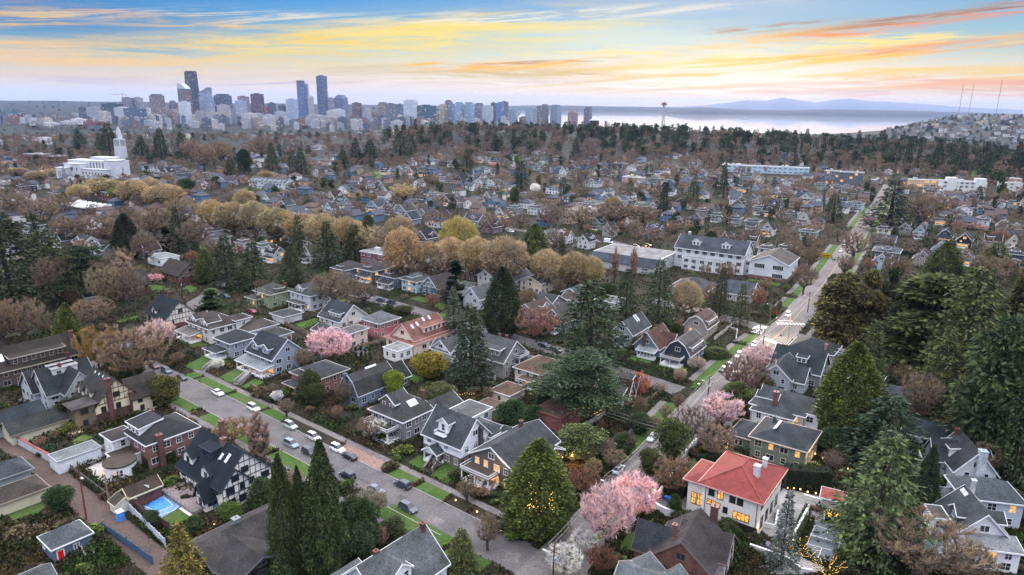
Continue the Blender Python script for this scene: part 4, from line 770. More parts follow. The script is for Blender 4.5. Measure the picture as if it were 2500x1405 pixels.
M_fac=facade('tower_facade',4.5,4.2,.95);M_fac2=facade('block_facade',7,4.0,.94,.30);M_glassf=facade('curtain_wall',5,8,.95,.55)
BASEZ=-62
TN=0
def tower(x0,x1,yt,col,D_=4400,kind='box',lb='tower',m=None,rot=-33,split=.62,cat='tower',base=None):
 xc=(x0+x1)/2;d=fwd*F+rr*(xc-1250)-uu*(yt-702.5);t=D_/d[1]
 X,Y,Z=float(d[0]*t),D_,CH+float(d[2]*t);wpx=(x1-x0)/F*D_*.99
 vx=math.atan2(X,Y);a=abs(rad(rot)+vx);a=min(max(a,.15),1.3)
 W_=wpx*split/math.cos(a);Dp=wpx*(1-split)/max(.25,math.sin(a));Dp=min(Dp,W_*1.6);z0=BASEZ if base is None else base;H=Z-z0
 if H<8:H=8
 r=bpy.data.objects.new('skyscraper' if H>90 else 'office_block',None);COL.objects.link(r);r.location=(X,Y,z0);r.rotation_euler=(0,0,rad(rot))
 e=MB();w,p=W_/2,Dp/2
 bx=lambda s,z:[(-w*s,-p*s,z),(w*s,-p*s,z),(w*s,p*s,z),(-w*s,p*s,z)]
 M_=m or(M_fac if H>70 else M_fac2);top=None
 if kind=='box':e.hexa(bx(1,0),bx(1,H));
 elif kind=='cap':e.hexa(bx(1,0),bx(1,H*.95));top=(bx(.72,H*.95),bx(.72,H))
 elif kind=='taper':e.hexa(bx(1.45,0),bx(1.16,H*.45));e.hexa(bx(1.16,H*.45),bx(1,H*.985));top=(bx(.9,H*.985),bx(.9,H))
 elif kind=='slope':e.hexa(bx(1,0),[(-w,-p,H),(w*.1,-p,H),(w*.1,p,H),(-w,p,H)])if 0 else e.hexa(bx(1,0),bx(1,H*.87));top=([(-w,-p,H*.87),(w,-p,H*.87),(w,p,H*.87),(-w,p,H*.87)],[(-w,-p,H),(-w*.1,-p,H),(-w*.1,p,H),(-w,p,H)])
 elif kind=='crown':e.hexa(bx(1,0),bx(1,H*.74));e.hexa(bx(.8,H*.74),bx(.8,H*.84));top=(bx(.8,H*.84),[(-w*.8,-p*.8,H*.87),(w*.8,-p*.8,H),(w*.8,p*.8,H),(-w*.8,p*.8,H*.87)])
 elif kind=='dome':e.hexa(bx(1,0),bx(1,H*.88));top=(bx(1,H*.88),bx(.5,H))
 elif kind=='step':e.hexa(bx(1,0),bx(1,H*.9));top=([(-w,-p,H*.9),(w*.3,-p,H*.9),(w*.3,p,H*.9),(-w,p,H*.9)],[(-w,-p,H),(w*.3,-p,H),(w*.3,p,H),(-w,p,H)])
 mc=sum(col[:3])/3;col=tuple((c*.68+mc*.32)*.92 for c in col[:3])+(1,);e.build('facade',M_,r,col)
 if top is None:top=([(-w*.5,-p*.5,H),(w*.4,-p*.5,H),(w*.4,p*.4,H),(-w*.5,p*.4,H)],[(-w*.5,-p*.5,H+5),(w*.4,-p*.5,H+5),(w*.4,p*.4,H+5),(-w*.5,p*.4,H+5)])
 e=MB();e.hexa(*top);tc_=S(176,186,196)if kind in('slope',)else tuple(c*.7 for c in col[:3])+(1,)
 e.build('rooftop',M_ if kind in('step','crown','taper')else M_concrete,r,tc_)
 tag(r,None,cat,'downtown buildings')
 if lb.startswith('='):r['label']=lb[1:]if len(lb.split())>3 else lb[1:]+' in the skyline'
 else:auto(r,lb,X,Y,Z)
 return r
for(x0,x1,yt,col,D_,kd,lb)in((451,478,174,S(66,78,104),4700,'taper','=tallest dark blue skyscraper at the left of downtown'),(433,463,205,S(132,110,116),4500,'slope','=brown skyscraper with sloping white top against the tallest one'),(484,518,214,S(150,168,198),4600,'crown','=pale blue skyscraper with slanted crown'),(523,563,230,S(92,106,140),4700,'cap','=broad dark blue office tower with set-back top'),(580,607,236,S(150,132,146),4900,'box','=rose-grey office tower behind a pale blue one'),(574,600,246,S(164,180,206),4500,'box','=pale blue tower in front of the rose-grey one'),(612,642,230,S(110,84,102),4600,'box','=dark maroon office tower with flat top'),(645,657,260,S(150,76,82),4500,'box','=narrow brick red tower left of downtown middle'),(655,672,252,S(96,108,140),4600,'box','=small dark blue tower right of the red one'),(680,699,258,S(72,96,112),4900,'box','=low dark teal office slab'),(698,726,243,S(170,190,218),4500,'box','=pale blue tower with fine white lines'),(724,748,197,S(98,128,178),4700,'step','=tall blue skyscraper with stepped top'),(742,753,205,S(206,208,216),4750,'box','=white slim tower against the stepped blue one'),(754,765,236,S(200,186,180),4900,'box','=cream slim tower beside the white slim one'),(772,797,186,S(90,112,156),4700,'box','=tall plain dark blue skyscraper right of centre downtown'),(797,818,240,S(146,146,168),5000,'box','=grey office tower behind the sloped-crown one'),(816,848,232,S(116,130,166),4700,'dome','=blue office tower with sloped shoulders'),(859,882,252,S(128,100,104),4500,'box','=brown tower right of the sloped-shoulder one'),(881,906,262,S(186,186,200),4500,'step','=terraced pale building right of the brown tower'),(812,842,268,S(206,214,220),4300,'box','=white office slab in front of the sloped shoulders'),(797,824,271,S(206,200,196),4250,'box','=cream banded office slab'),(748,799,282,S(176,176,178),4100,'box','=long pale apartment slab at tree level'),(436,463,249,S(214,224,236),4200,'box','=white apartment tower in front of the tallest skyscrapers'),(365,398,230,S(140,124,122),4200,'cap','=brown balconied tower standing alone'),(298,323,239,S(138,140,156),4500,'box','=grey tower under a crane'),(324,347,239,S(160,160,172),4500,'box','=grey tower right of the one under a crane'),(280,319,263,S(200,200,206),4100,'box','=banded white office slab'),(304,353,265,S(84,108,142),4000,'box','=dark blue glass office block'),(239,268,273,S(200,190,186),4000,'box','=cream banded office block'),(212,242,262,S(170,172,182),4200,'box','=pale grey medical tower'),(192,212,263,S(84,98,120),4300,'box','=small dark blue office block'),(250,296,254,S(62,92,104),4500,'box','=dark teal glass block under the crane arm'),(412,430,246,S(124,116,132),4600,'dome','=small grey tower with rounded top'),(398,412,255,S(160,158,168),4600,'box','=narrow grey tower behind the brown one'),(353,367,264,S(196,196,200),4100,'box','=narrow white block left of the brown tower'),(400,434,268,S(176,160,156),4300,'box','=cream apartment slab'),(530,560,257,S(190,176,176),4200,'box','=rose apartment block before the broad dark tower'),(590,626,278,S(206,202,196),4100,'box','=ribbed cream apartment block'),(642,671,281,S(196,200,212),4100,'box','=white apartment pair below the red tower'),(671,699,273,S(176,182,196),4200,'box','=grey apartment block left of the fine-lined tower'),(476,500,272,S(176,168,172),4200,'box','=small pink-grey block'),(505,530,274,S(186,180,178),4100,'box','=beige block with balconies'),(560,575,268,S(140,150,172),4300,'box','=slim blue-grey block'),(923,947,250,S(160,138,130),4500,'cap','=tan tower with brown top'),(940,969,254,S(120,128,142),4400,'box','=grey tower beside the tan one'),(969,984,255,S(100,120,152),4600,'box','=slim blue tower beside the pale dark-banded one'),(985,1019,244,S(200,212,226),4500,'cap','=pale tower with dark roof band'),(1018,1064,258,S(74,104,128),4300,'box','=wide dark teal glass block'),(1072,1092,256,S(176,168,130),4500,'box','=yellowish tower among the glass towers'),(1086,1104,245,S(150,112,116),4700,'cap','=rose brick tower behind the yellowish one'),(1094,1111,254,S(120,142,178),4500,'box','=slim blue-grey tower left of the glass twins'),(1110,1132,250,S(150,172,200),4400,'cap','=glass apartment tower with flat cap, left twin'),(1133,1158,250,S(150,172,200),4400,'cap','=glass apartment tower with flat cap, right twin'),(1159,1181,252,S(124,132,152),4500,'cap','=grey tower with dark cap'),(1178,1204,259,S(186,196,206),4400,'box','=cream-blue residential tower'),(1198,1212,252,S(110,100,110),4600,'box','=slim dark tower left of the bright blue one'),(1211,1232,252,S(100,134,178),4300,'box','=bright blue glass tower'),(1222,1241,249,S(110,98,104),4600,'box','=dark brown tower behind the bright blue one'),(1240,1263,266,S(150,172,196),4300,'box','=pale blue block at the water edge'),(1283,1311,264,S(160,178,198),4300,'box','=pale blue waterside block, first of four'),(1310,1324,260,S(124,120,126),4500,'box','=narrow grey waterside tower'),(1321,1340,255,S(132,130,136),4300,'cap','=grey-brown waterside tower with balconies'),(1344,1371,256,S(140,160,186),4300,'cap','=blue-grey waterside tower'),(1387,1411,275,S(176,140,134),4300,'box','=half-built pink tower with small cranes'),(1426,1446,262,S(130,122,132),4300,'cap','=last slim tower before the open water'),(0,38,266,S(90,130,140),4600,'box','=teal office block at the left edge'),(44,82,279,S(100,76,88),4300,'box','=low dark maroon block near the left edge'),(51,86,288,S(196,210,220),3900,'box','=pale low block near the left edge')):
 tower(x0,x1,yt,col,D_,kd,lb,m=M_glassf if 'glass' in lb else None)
for(x0,x1,yt,col,D_,lb)in((150,180,297,S(200,204,212),3300,'=white hospital block with dark window bands'),(176,210,291,S(214,214,218),3300,'=stepped white hospital block'),(108,143,300,S(206,206,210),3200,'=white parking structure'),(72,100,299,S(160,156,160),3300,'=grey parking structure'),(205,235,297,S(150,84,76),3200,'=red brick hospital wing'),(232,266,300,S(144,76,68),3200,'=long red brick apartment house')):
 tower(x0,x1,yt,col,D_,'box',lb,m=M_fac2,base=-40)
rng=random.Random(5)
cols=[S(190,190,198),S(150,130,126),S(120,130,150),S(206,200,196),S(150,116,110),S(100,110,130),S(170,176,190),S(176,160,150)]
cn=['pale grey','tan','blue-grey','white','dull rose','dark blue','light blue','beige']
for i in range(205):
 x=rng.uniform(-30,1010)if i<145 else rng.uniform(850,1290);D_=rng.uniform(3300,4900);c=rng.randrange(8);w=rng.uniform(10,26)
 yt=250+((x-1250)*.014)+1700*(CH-(-55+rng.uniform(12,55 if x>350 else 34)))/D_
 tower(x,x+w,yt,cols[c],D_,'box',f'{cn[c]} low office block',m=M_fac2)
def crane(x,yt,D_,lb,L_=70):
 d=fwd*F+rr*(x-1250)-uu*(yt-702.5);t=D_/d[1];Z=CH+float(d[2]*t)
 r=bpy.data.objects.new('tower_crane',None);COL.objects.link(r);r.location=(float(d[0]*t),D_,BASEZ);tag(r,lb,'crane','construction cranes');H=Z-BASEZ
 e=MB();e.box(-1,1,-1,1,0,H);e.build('mast',M_metal,r,S(170,96,70));e=MB();e.box(-L_*1.5,L_*.5,-.7,.7,H*.93,H*.93+2);e.build('jib',M_metal,r,S(190,130,100))
 e=MB();e.box(L_*.38,L_*.5,-2,2,H*.93-4,H*.93);e.build('counterweight',M_metal,r,S(90,80,80));e=MB();e.tube((0,0,H),(-L_,0,H*.93+2),.3,k=4);e.tube((0,0,H),(L_*.45,0,H*.93+2),.3,k=4);e.build('stay',M_metal,r,S(120,90,80))
crane(298,227,4500,'long-armed orange crane over the grey tower at left',55);crane(1393,266,4300,'small crane over the half-built pink tower',22);crane(1408,264,4300,'second small crane right of the half-built tower top',20)
d=fwd*F+rr*(1622.5-1250)-uu*(243-702.5);t=4300/d[1];Z=CH+float(d[2]*t)
r=bpy.data.objects.new('observation_tower',None);COL.objects.link(r);r.location=(float(d[0]*t),4300,BASEZ);tag(r,'slender observation tower with a saucer top standing before the bay','tower');H=Z-BASEZ
e=MB()
for a in(0,2.1,4.2):
 ca,sa=math.cos(a),math.sin(a);e.tube((ca*15,sa*15,0),(ca*4,sa*4,H*.55),2.2,1.6,6);e.tube((ca*4,sa*4,H*.55),(ca*8,sa*8,H*.82),1.6,1.6,6)
e.tube((0,0,0),(0,0,H*.84),2.5,2.5,8);e.build('legs',M_metal,r,S(190,180,172))
def disc(mb,z0,z1,r0,r1,k=20):mb.hexa([(math.cos(a*2*PI/k)*r0,math.sin(a*2*PI/k)*r0,z0)for a in range(k)],[(math.cos(a*2*PI/k)*r1,math.sin(a*2*PI/k)*r1,z1)for a in range(k)])
e=MB();disc(e,H*.80,H*.83,8,20);disc(e,H*.83,H*.85,20,19);disc(e,H*.85,H*.885,13,12);disc(e,H*.885,H*.90,17,16);e.build('saucer',M_metal,r,S(120,92,78))
e=MB();disc(e,H*.90,H*.93,12,5);e.build('roof',M_metal,r,S(200,160,90));e=MB();e.tube((0,0,H*.92),(0,0,H),1.0,.4,6);e.build('spire',M_metal,r,S(150,130,120))
gx,gy=0,0
d=fwd*F+rr*(1452-1250)-uu*(287-702.5);t=1900/d[1];Z=CH+float(d[2]*t)
r=bpy.data.objects.new('water_tower',None);COL.objects.link(r);r.location=(float(d[0]*t),1900,0);tag(r,'round brick water tower with ribbed pale tent roof above the trees','water tower')
e=MB();disc(e,-20,Z-8,12,12,24);e.build('drum',M_brick,r,S(110,78,76));e=MB()
for i in range(24):
 a0,a1=i*2*PI/24,(i+1)*2*PI/24;e.poly([(math.cos(a0)*15,math.sin(a0)*15,Z-8),(math.cos(a1)*15,math.sin(a1)*15,Z-8),(0,0,Z)])
e.build('roof',M_metal,r,S(130,140,150));e=MB()
for i in range(12):a0=i*PI/6;e.tube((math.cos(a0)*15,math.sin(a0)*15,Z-7.8),(0,0,Z+.4),.35,k=4)
e.build('roof_rib',M_metal,r,WHITE)
for x,yt,yb,D_,lb in((2352,208,279,5200,'first'),(2378,203,279,5200,'second'),(2447,195,280,5200,'third')):
 d=fwd*F+rr*(x-1250)-uu*(yt-702.5);t=D_/d[1];Z=CH+float(d[2]*t);X=float(d[0]*t)
 r=bpy.data.objects.new('radio_mast',None);COL.objects.link(r);r.location=(X,D_,0);tag(r,f'tall red and white lattice radio mast, {lb} from left on the hill','radio mast','radio masts');e=MB();w=2.0
 for i in range(24):
  z0,z1=-10+(Z+10)*i/24,-10+(Z+10)*(i+1)/24;c0=[(-w,-w),(w,-w),(0,w)];s=1-.5*i/24
  for q in range(3):e.tube((c0[q][0]*s,c0[q][1]*s,z0),(c0[q][0]*s,c0[q][1]*s,z1),.55,k=4);e.tube((c0[q][0]*s,c0[q][1]*s,z0),(c0[(q+1)%3][0]*s,c0[(q+1)%3][1]*s,z1),.3,k=3)
 e.build('lattice',M_metal,r,S(150,96,96))
 for a in(0,2.1,4.2):e=MB();e.tube((math.cos(a)*70,math.sin(a)*70,-10),(0,0,Z*.75),.18,k=3);e.build('guy_wire',M_metal,r,S(120,110,120))
# plants
def cards(rng,c,a,Ln,Wd,jit=.35):
 """leaf quads: centres c (n,3), axes a (n,3), length/width arrays"""
 n=len(c);a=a+rng.normal(0,jit,(n,3));a/=np.linalg.norm(a,axis=1)[:,None]+1e-9
 s=rng.normal(0,1,(n,3));s-=a*(s*a).sum(1)[:,None];s/=np.linalg.norm(s,axis=1)[:,None]+1e-9
 Ln=np.broadcast_to(Ln,n)[:,None]*rng.uniform(.7,1.3,(n,1));Wd=np.broadcast_to(Wd,n)[:,None]*rng.uniform(.7,1.3,(n,1))
 v=np.empty((n,4,3));v[:,0]=c-s*Wd*.35;v[:,1]=c+a*Ln*.45-s*Wd*.62;v[:,2]=c+a*Ln;v[:,3]=c+a*Ln*.45+s*Wd*.62
 return v.reshape(-1,3)
def quads(n):return np.arange(4*n).reshape(-1,4)
def trunk_mb(h,r,k=6,lean=.0,segs=4,top=.04):
 e=MB();p=(0,0,-.3)
 for i in range(segs):
  t=(i+1)/segs;q=(lean*h*t*t,lean*h*.5*t,h*t);e.tube(p,q,r*(1-(i/segs))+top,r*(1-t)+top,k,cap=False);p=q
 return e
NOM={}
def whole(name,tr,v,f,m):
 tv=np.array(tr.v,dtype=float).reshape(-1,3);tq=np.array([q if len(q)==4 else(q[0],q[1],q[2],q[2])for q in tr.f if len(q)==4])
 V=np.vstack([tv,v]);Fc=np.vstack([tq,f+len(tv)]);mi=np.r_[np.zeros(len(tq)),np.ones(len(f))]
 return npmesh(name,V,Fc,[M_barkw,m],mi)
M_barkw=plain('bark_brown',L(.045,.035,.028),.95,.1)
def add_kind(kind,tr,v,h,r,mat):
 f=quads(len(v)//4);q=np.hypot(v[:,0],v[:,1]);r=float(np.percentile(q,96))if kind not in('cedar','fir','far_fir','broadfir')else float(np.percentile(q,92 if kind!='far_fir' else 97));h=float(v[:,2].max())
 NOM.setdefault(kind,[]).append((tr.mesh('trunk',[M_bark]),npmesh('crown',v,f,[mat]),whole(kind,tr,v,f,mat),h,r))
def gen_fir(rng,n_wh,per,cl,h=20.,r=4.2,droop=.28,power=.85,ragged=.22,t0=.08,layer=False):
 cs,ax,Ls=[],[],[]
 for i in range(n_wh):
  t=t0+(1-t0)*(i+rng.random()*.6)/n_wh
  Rr=r*(1-t)**power+.25
  off=rng.random()*6.28
  for j in range(per):
   if rng.random()<ragged*.6:continue
   R1=Rr*rng.uniform(1-ragged*1.6,1+ragged*.7);an=off+6.283*j/per+rng.normal(0,.25)
   m=max(2,int(cl*(R1/r)**.7+.5));s=np.sqrt(rng.random(m)*.9+.1)
   w=rng.normal(0,.10,m)*R1*1.2
   x=s*R1;z=t*h-droop*R1*s**1.5+rng.normal(0,.12,m)+.10*R1
   c=np.stack([x*math.cos(an)-w*math.sin(an),x*math.sin(an)+w*math.cos(an),z],1)
   a=np.stack([np.full(m,math.cos(an))+rng.normal(0,.4,m),np.full(m,math.sin(an))+rng.normal(0,.4,m),np.full(m,-.35)],1)
   cs.append(c);ax.append(a)
 return np.vstack(cs),np.vstack(ax)
def lobes(rng,n,nl,r,h0,h1,shape='round'):
 """points scattered over a handful of overlapping lobes"""
 L_=[]
 for i in range(nl):
  t=rng.random();z=h0+(h1-h0)*t
  if shape=='flame':R_=r*(1-t)**.75*(t+.25)**.25*1.1
  elif shape=='dome':R_=r*math.sqrt(max(0.02,1-t*t))
  else:R_=r*math.sqrt(max(.02,1-(2*t-1)**2))
  an=rng.random()*6.283;q=R_*(.35+.5*rng.random())*.82;L_.append((q*math.cos(an),q*math.sin(an),z,max(.22*r,R_*.42)*rng.uniform(.75,1.15)))
 L_=np.array(L_);k=rng.integers(0,nl,n);d=rng.normal(0,1,(n,3));d/=np.linalg.norm(d,axis=1)[:,None]
 rad_=L_[k,3][:,None]*(rng.random((n,1))**.25)
 c=L_[k,:3]+d*rad_*np.array([1,1,.85]);return c,d
def gen_bare(rng,nn,env,h,r,tw,tl,twd,hz=.28,pipe=.034,k=4,tips=False,upward=.5):
 pts=[np.array([0,0,-.2]),np.array([0,0,hz*h*.5]),np.array([rng.normal(0,.1),rng.normal(0,.1),hz*h])];par=[-1,0,1]
 tg=[]
 while len(tg)<nn:
  q=rng.uniform(-1,1,3);d2=(q**2).sum()
  if d2>1 or d2<.08:continue
  z=q[2]
  if env=='vase':s=.45+.55*(z+1)/2
  elif env=='dome':s=1.0 if z>-.2 else .9
  elif env=='tall':s=.8
  else:s=1
  tg.append(np.array([q[0]*r*s,q[1]*r*s,hz*h+(z+1)/2*(h*(1-hz))]))
 tg.sort(key=lambda p:np.linalg.norm(p-pts[2]))
 for p in tg:
  A=np.array(pts[2:]);d=np.linalg.norm(A-p,axis=1)+.35*np.maximum(0,A[:,2]-p[2]+.3)*3;j=int(np.argmin(d))+2
  pts.append(p);par.append(j)
 w=np.ones(len(pts))
 for i in range(len(pts)-1,0,-1):w[par[i]]+=w[i]
 e=MB();rr_=lambda x:max(.018,pipe*math.sqrt(x)*h/14)
 for i in range(1,len(pts)):
  if i>2:
   mid=(pts[i]+pts[par[i]])/2+rng.normal(0,.03*np.linalg.norm(pts[i]-pts[par[i]]),3)
  e.tube(tuple(pts[par[i]]),tuple(pts[i]),rr_(w[par[i]]if i>2 else w[i]*1.15),rr_(w[i]),k if w[i]>6 else 3,cap=False)
 Pp=np.array(pts);ctr=np.array([0,0,h*hz])
 idx=rng.integers(3,len(pts),tw);t=rng.random(tw)[:,None];c=Pp[idx]*t+Pp[np.array(par)[idx]]*(1-t)
 a=c-ctr;a/=np.linalg.norm(a,axis=1)[:,None]+.01;a[:,2]+=upward
 g=Pp[idx]-Pp[np.array(par)[idx]];g/=np.linalg.norm(g,axis=1)[:,None]+.01
 v=cards(rng,c,a+.5*g,tl,twd,.5)
 return e,v,Pp,c,a
rg=np.random.default_rng(3)
def build_kinds():
 for i in range(3):
  c,a=gen_fir(rg,46,10,13,droop=(.30,.42,.22)[i],ragged=(.2,.36,.28)[i],power=(.85,.7,1.0)[i]);v=cards(rg,c,a,.62,.24,.35);add_kind('fir',trunk_mb(19.5,.42),v,20,4.2,M_leaf)
 for i in range(2):
  nn_=17000;t_=rg.random(nn_)**1.25;an_=rg.random(nn_)*6.283;Rr_=4.0*(1-t_**(2.2+.5*i))**.95*np.minimum(1,.55+t_*4)*(1+.17*np.sin(an_*5+t_*9+i)+.10*np.sin(an_*9-t_*23)+rg.normal(0,.13,nn_))*rg.random(nn_)**.16;c=np.stack([Rr_*np.cos(an_),Rr_*np.sin(an_),.3+19.4*t_],1);d=np.stack([np.cos(an_),np.sin(an_),0*an_],1);a=d+np.array([0,0,-.5]);v=cards(rg,c,a,.55,.20,.4);add_kind('thuja',trunk_mb(18,.5),v,20,4.0,M_leaf)
 for i in range(2):
  nn_=20000;t_=rg.random(nn_);an_=rg.random(nn_)*6.283;Rr_=4.0*np.sin(np.pi*np.clip(t_,.01,.99)**.60)**.72*(1+.10*np.sin(an_*6+t_*11+i)+.09*np.sin(an_*11-t_*27)+rg.normal(0,.07,nn_))*rg.random(nn_)**.14;c=np.stack([Rr_*np.cos(an_),Rr_*np.sin(an_),.2+19.6*t_],1);d=np.stack([np.cos(an_),np.sin(an_),0*an_+.3],1);v=cards(rg,c,d,.5,.2,.5);add_kind('egg',trunk_mb(17,.5),v,20,4,M_leaf)
 for i in range(3):
  c,d=lobes(rg,15000,(34,44,26)[i],6.0,2,(19,17,18)[i],('flame','round','dome')[i]);a=d*.8+np.array([0,0,-.25]);v=cards(rg,c,a,.75,.28,.4);add_kind('grove',trunk_mb(15,.5),v,20,6,M_leaf)
 for i in range(2):
  c,a=gen_fir(rg,36,11,20,r=6,h=20,droop=.24,power=.62,ragged=.34,t0=.06);v=cards(rg,c,a,.75,.27,.35);add_kind('broadfir',trunk_mb(19,.5),v,20,6,M_leaf)
 for i in range(2):
  cs=[]
  for k in range(46):
   t=rg.random()**.8;z=4+15*t;Rr=9.5*(1-.72*t**1.6);an=rg.random()*6.283;q=Rr*rg.uniform(.15,.85);w=rg.uniform(1.4,3.0)*(1.2-.5*t)
   m=420;x=rg.normal(0,w*.55,m);y=rg.normal(0,w*.42,m);zz=z+rg.normal(0,.16,m)-.04*(x**2+y**2)/w+q*.06
   cs.append(np.stack([q*math.cos(an)+x*math.cos(an)-y*math.sin(an),q*math.sin(an)+x*math.sin(an)+y*math.cos(an),zz],1))
  c=np.vstack(cs);a=c*np.array([.12,.12,0])+np.array([0,0,.12]);v=cards(rg,c,a,.55,.22,.35);add_kind('cedar',trunk_mb(17,.6),v,20,9.5,M_leaf)
 c,d=lobes(rg,5200,26,1.7,.3,17.5,'flame');c[:,:2]*=.9;v=cards(rg,c,d*.4+np.array([0,0,1.]),.6,.28,.3);add_kind('column',trunk_mb(16,.2),v,18,1.7,M_leaf)
 for i in range(2):
  c,d=lobes(rg,12000,40,4.6,1.4,9.4,'round');v=cards(rg,c,d+np.array([0,0,.2]),.36,.24,.6);add_kind('broadleaf',trunk_mb(5,.3),v,10,4.8,M_leaf)
 for i in range(3):
  c,d=lobes(rg,1700,12,1.35,.25,1.5,'dome');c=c[c[:,2]>.02];d=np.tile(np.array([[0,0,.5]]),(len(c),1));v=cards(rg,c,d,.26,.19,.8);add_kind('shrub',trunk_mb(.8,.06),v,2.0,1.6,M_leaf)
 for i,(env,up)in enumerate((('round',.5),('vase',.9),('dome',.4))):
  e,v,*_=gen_bare(rg,300,env,12.,5.0,5200,1.05,.050,.26,upward=up);add_kind('bare',e,v,12.4,5.2,M_twig)
 for i in range(2):
  e,v,Pp,c,a=gen_bare(rg,220,'round',15.,5.6,11000,.95,.085,.18,upward=.3)
  d=rg.normal(0,1,(6500,3));d[:,2]=np.abs(d[:,2])-.35*(rg.random(6500)<.5);d/=np.linalg.norm(d,axis=1)[:,None]
  lump=1+.07*np.sin(d[:,0]*9+i)*np.sin(d[:,1]*8)+.05*np.sin(d[:,2]*13)
  c2=d*lump[:,None]*(rg.random((6500,1))**.18)*np.array([5.7,5.7,6.2])+np.array([0,0,9.0]);v2=cards(rg,c2,d,.8,.12,.45)
  add_kind('budding',e,np.vstack([v,v2]),15.6,6.0,M_twig)
 for i in range(2):
  e,v,*_=gen_bare(rg,260,'dome',9.,6.2,11000,.8,.060,.2,upward=.35);add_kind('maple',e,v,9.4,6.4,M_twig)
 e,v,*_=gen_bare(rg,240,'tall',16.,2.3,5200,1.1,.055,.15,upward=1.6);add_kind('poplar',e,v,16.6,2.4,M_twig)
 for i in range(2):
  e,v,Pp,c,a=gen_bare(rg,260,'vase' if i else 'round',8.,4.6,8500,.34,.22,.24,upward=.5)
  v2=cards(rg,c[:3000]+rg.normal(0,.2,(3000,3)),a[:3000],.9,.06,.5);add_kind('blossom',e,np.vstack([v,v2]),8.2,4.8,M_blossom)
 for i in range(3):
  c,a=gen_fir(rg,20,8,5,droop=.28,ragged=.3);v=cards(rg,c,a,1.6,.8,.3);add_kind('far_fir',trunk_mb(18,.4,4),v,20,4.2,M_leaf)
 for i in range(3):
  e,v,*_=gen_bare(rg,46,'round',12.,5.4,2900,1.2,.10,.2,k=3);add_kind('far_bare',e,v,12.6,5.6,M_twig)
 for i in range(2):
  c,d=lobes(rg,900,16,5,1.2,10.5,'round');v=cards(rg,c,d,1.2,.9,.6);add_kind('far_leafy',trunk_mb(5,.3,4),v,11,5.2,M_leaf)
build_kinds()
TREEC={'fir':(.033,.048,.023),'thuja':(.050,.068,.022),'broadfir':(.034,.050,.024),'grove':(.042,.056,.024),'egg':(.05,.065,.02),'cedar':(.052,.085,.052),'column':(.030,.050,.024),'broadleaf':(.040,.060,.026),'shrub':(.040,.058,.024),'bare':(.125,.095,.078),'budding':(.205,.150,.088),'maple':(.190,.105,.080),'poplar':(.22,.15,.12),'blossom':(.62,.33,.40)}
BOOST={'fir':1.45,'thuja':1.5,'broadfir':1.45,'grove':1.5,'egg':1.5,'cedar':1.4,'column':1.4,'broadleaf':1.5,'shrub':1.5,'bare':1.9,'budding':1.75,'maple':1.75,'poplar':1.6,'blossom':1.22,'far_fir':1.35,'far_bare':1.8,'far_leafy':1.4}
NAMES={'fir':'fir_tree','thuja':'cedar_tree','grove':'evergreen_tree','egg':'cedar_tree','broadfir':'fir_tree','cedar':'cedar_tree','column':'cypress_tree','broadleaf':'evergreen_tree','shrub':'shrub','bare':'bare_tree','budding':'budding_tree','maple':'maple_tree','poplar':'poplar_tree','blossom':'blossom_tree','far_fir':'fir_tree','far_bare':'bare_tree','far_leafy':'evergreen_tree'}
BASELAB={'fir':'dark green fir','thuja':'dense olive cedar','broadfir':'broad dark conifer','grove':'massive dark evergreen','egg':'egg-shaped cedar','cedar':'layered green cedar','column':'narrow dark cypress','broadleaf':'round evergreen tree','shrub':'low green shrub','bare':'bare grey-brown tree','budding':'rounded golden-tan tree','maple':'reddish-brown twiggy tree','poplar':'slim bare poplar','blossom':'pink blossom tree','far_fir':'dark fir','far_bare':'bare brown tree','far_leafy':'round dark evergreen'}
GRP={'fir':'conifers','thuja':'conifers','broadfir':'conifers','grove':'conifers','egg':'conifers','cedar':'conifers','column':'conifers','broadleaf':'evergreen trees','shrub':'garden shrubs','bare':'bare trees','budding':'budding street trees','maple':'bare trees','poplar':'bare trees','blossom':'blossoming trees','far_fir':'conifers','far_bare':'bare trees','far_leafy':'evergreen trees'}
TREES=[];CNT={};OVER=[]
def plant(kind,gx,gy,h,r,color=None,label=None,single=False,z=0.0,base=None):
 nm=NAMES[kind];CNT[nm]=CNT.get(nm,0)+1
 if CNT[nm]>292 and not label:OVER.append((gx,gy,z,h,r));CNT[nm]-=1;return None
 v=random.choice(NOM[kind]);hz,hr=h/v[3],r/v[4];c=color or TREEC.get(kind)or TREEC[{'far_fir':'fir','far_bare':'bare','far_leafy':'broadleaf'}[kind]]
 j=random.uniform(.82,1.18)*BOOST[kind];c=(c[0]*j*random.uniform(.93,1.07),c[1]*j,c[2]*j*random.uniform(.9,1.1),1)
 az=random.random()*6.28
 if single:
  o=link(NAMES[kind],v[2],None,c,(gx,gy,z),az,(hr,hr,hz));o.rotation_euler=(0,0,az)
 else:
  o=bpy.data.objects.new(NAMES[kind],None);COL.objects.link(o);o.location=(gx,gy,z);o.rotation_euler=(0,0,az);o.scale=(hr,hr,hz)
  tk=link('trunk',v[0],o,(.055,.045,.038,1)if kind not in('bare','maple','poplar','budding','blossom')else(.085,.068,.058,1));link('crown',v[1],o,c)
 tag(o,label,'shrub' if kind=='shrub' else 'tree',GRP[kind])
 if not label:auto(o,base or BASELAB[kind],gx,gy,h*.5)
 TREES.append((gx,gy,r));return o
def tree(kind,bx,by,ty,w,color=None,label=None,single=False,base=None):
 """a tree read off the photograph: foot (bx, by), top ty, crown width w, in photo pixels"""
 gx,gy=G(bx,by);h=height_for(gx,gy,ty);tx=P(gx,gy,h)[0];r=w/2/ppm(gx,gy)
 return plant(kind,gx,gy,h,r,color,label,single,0,base)
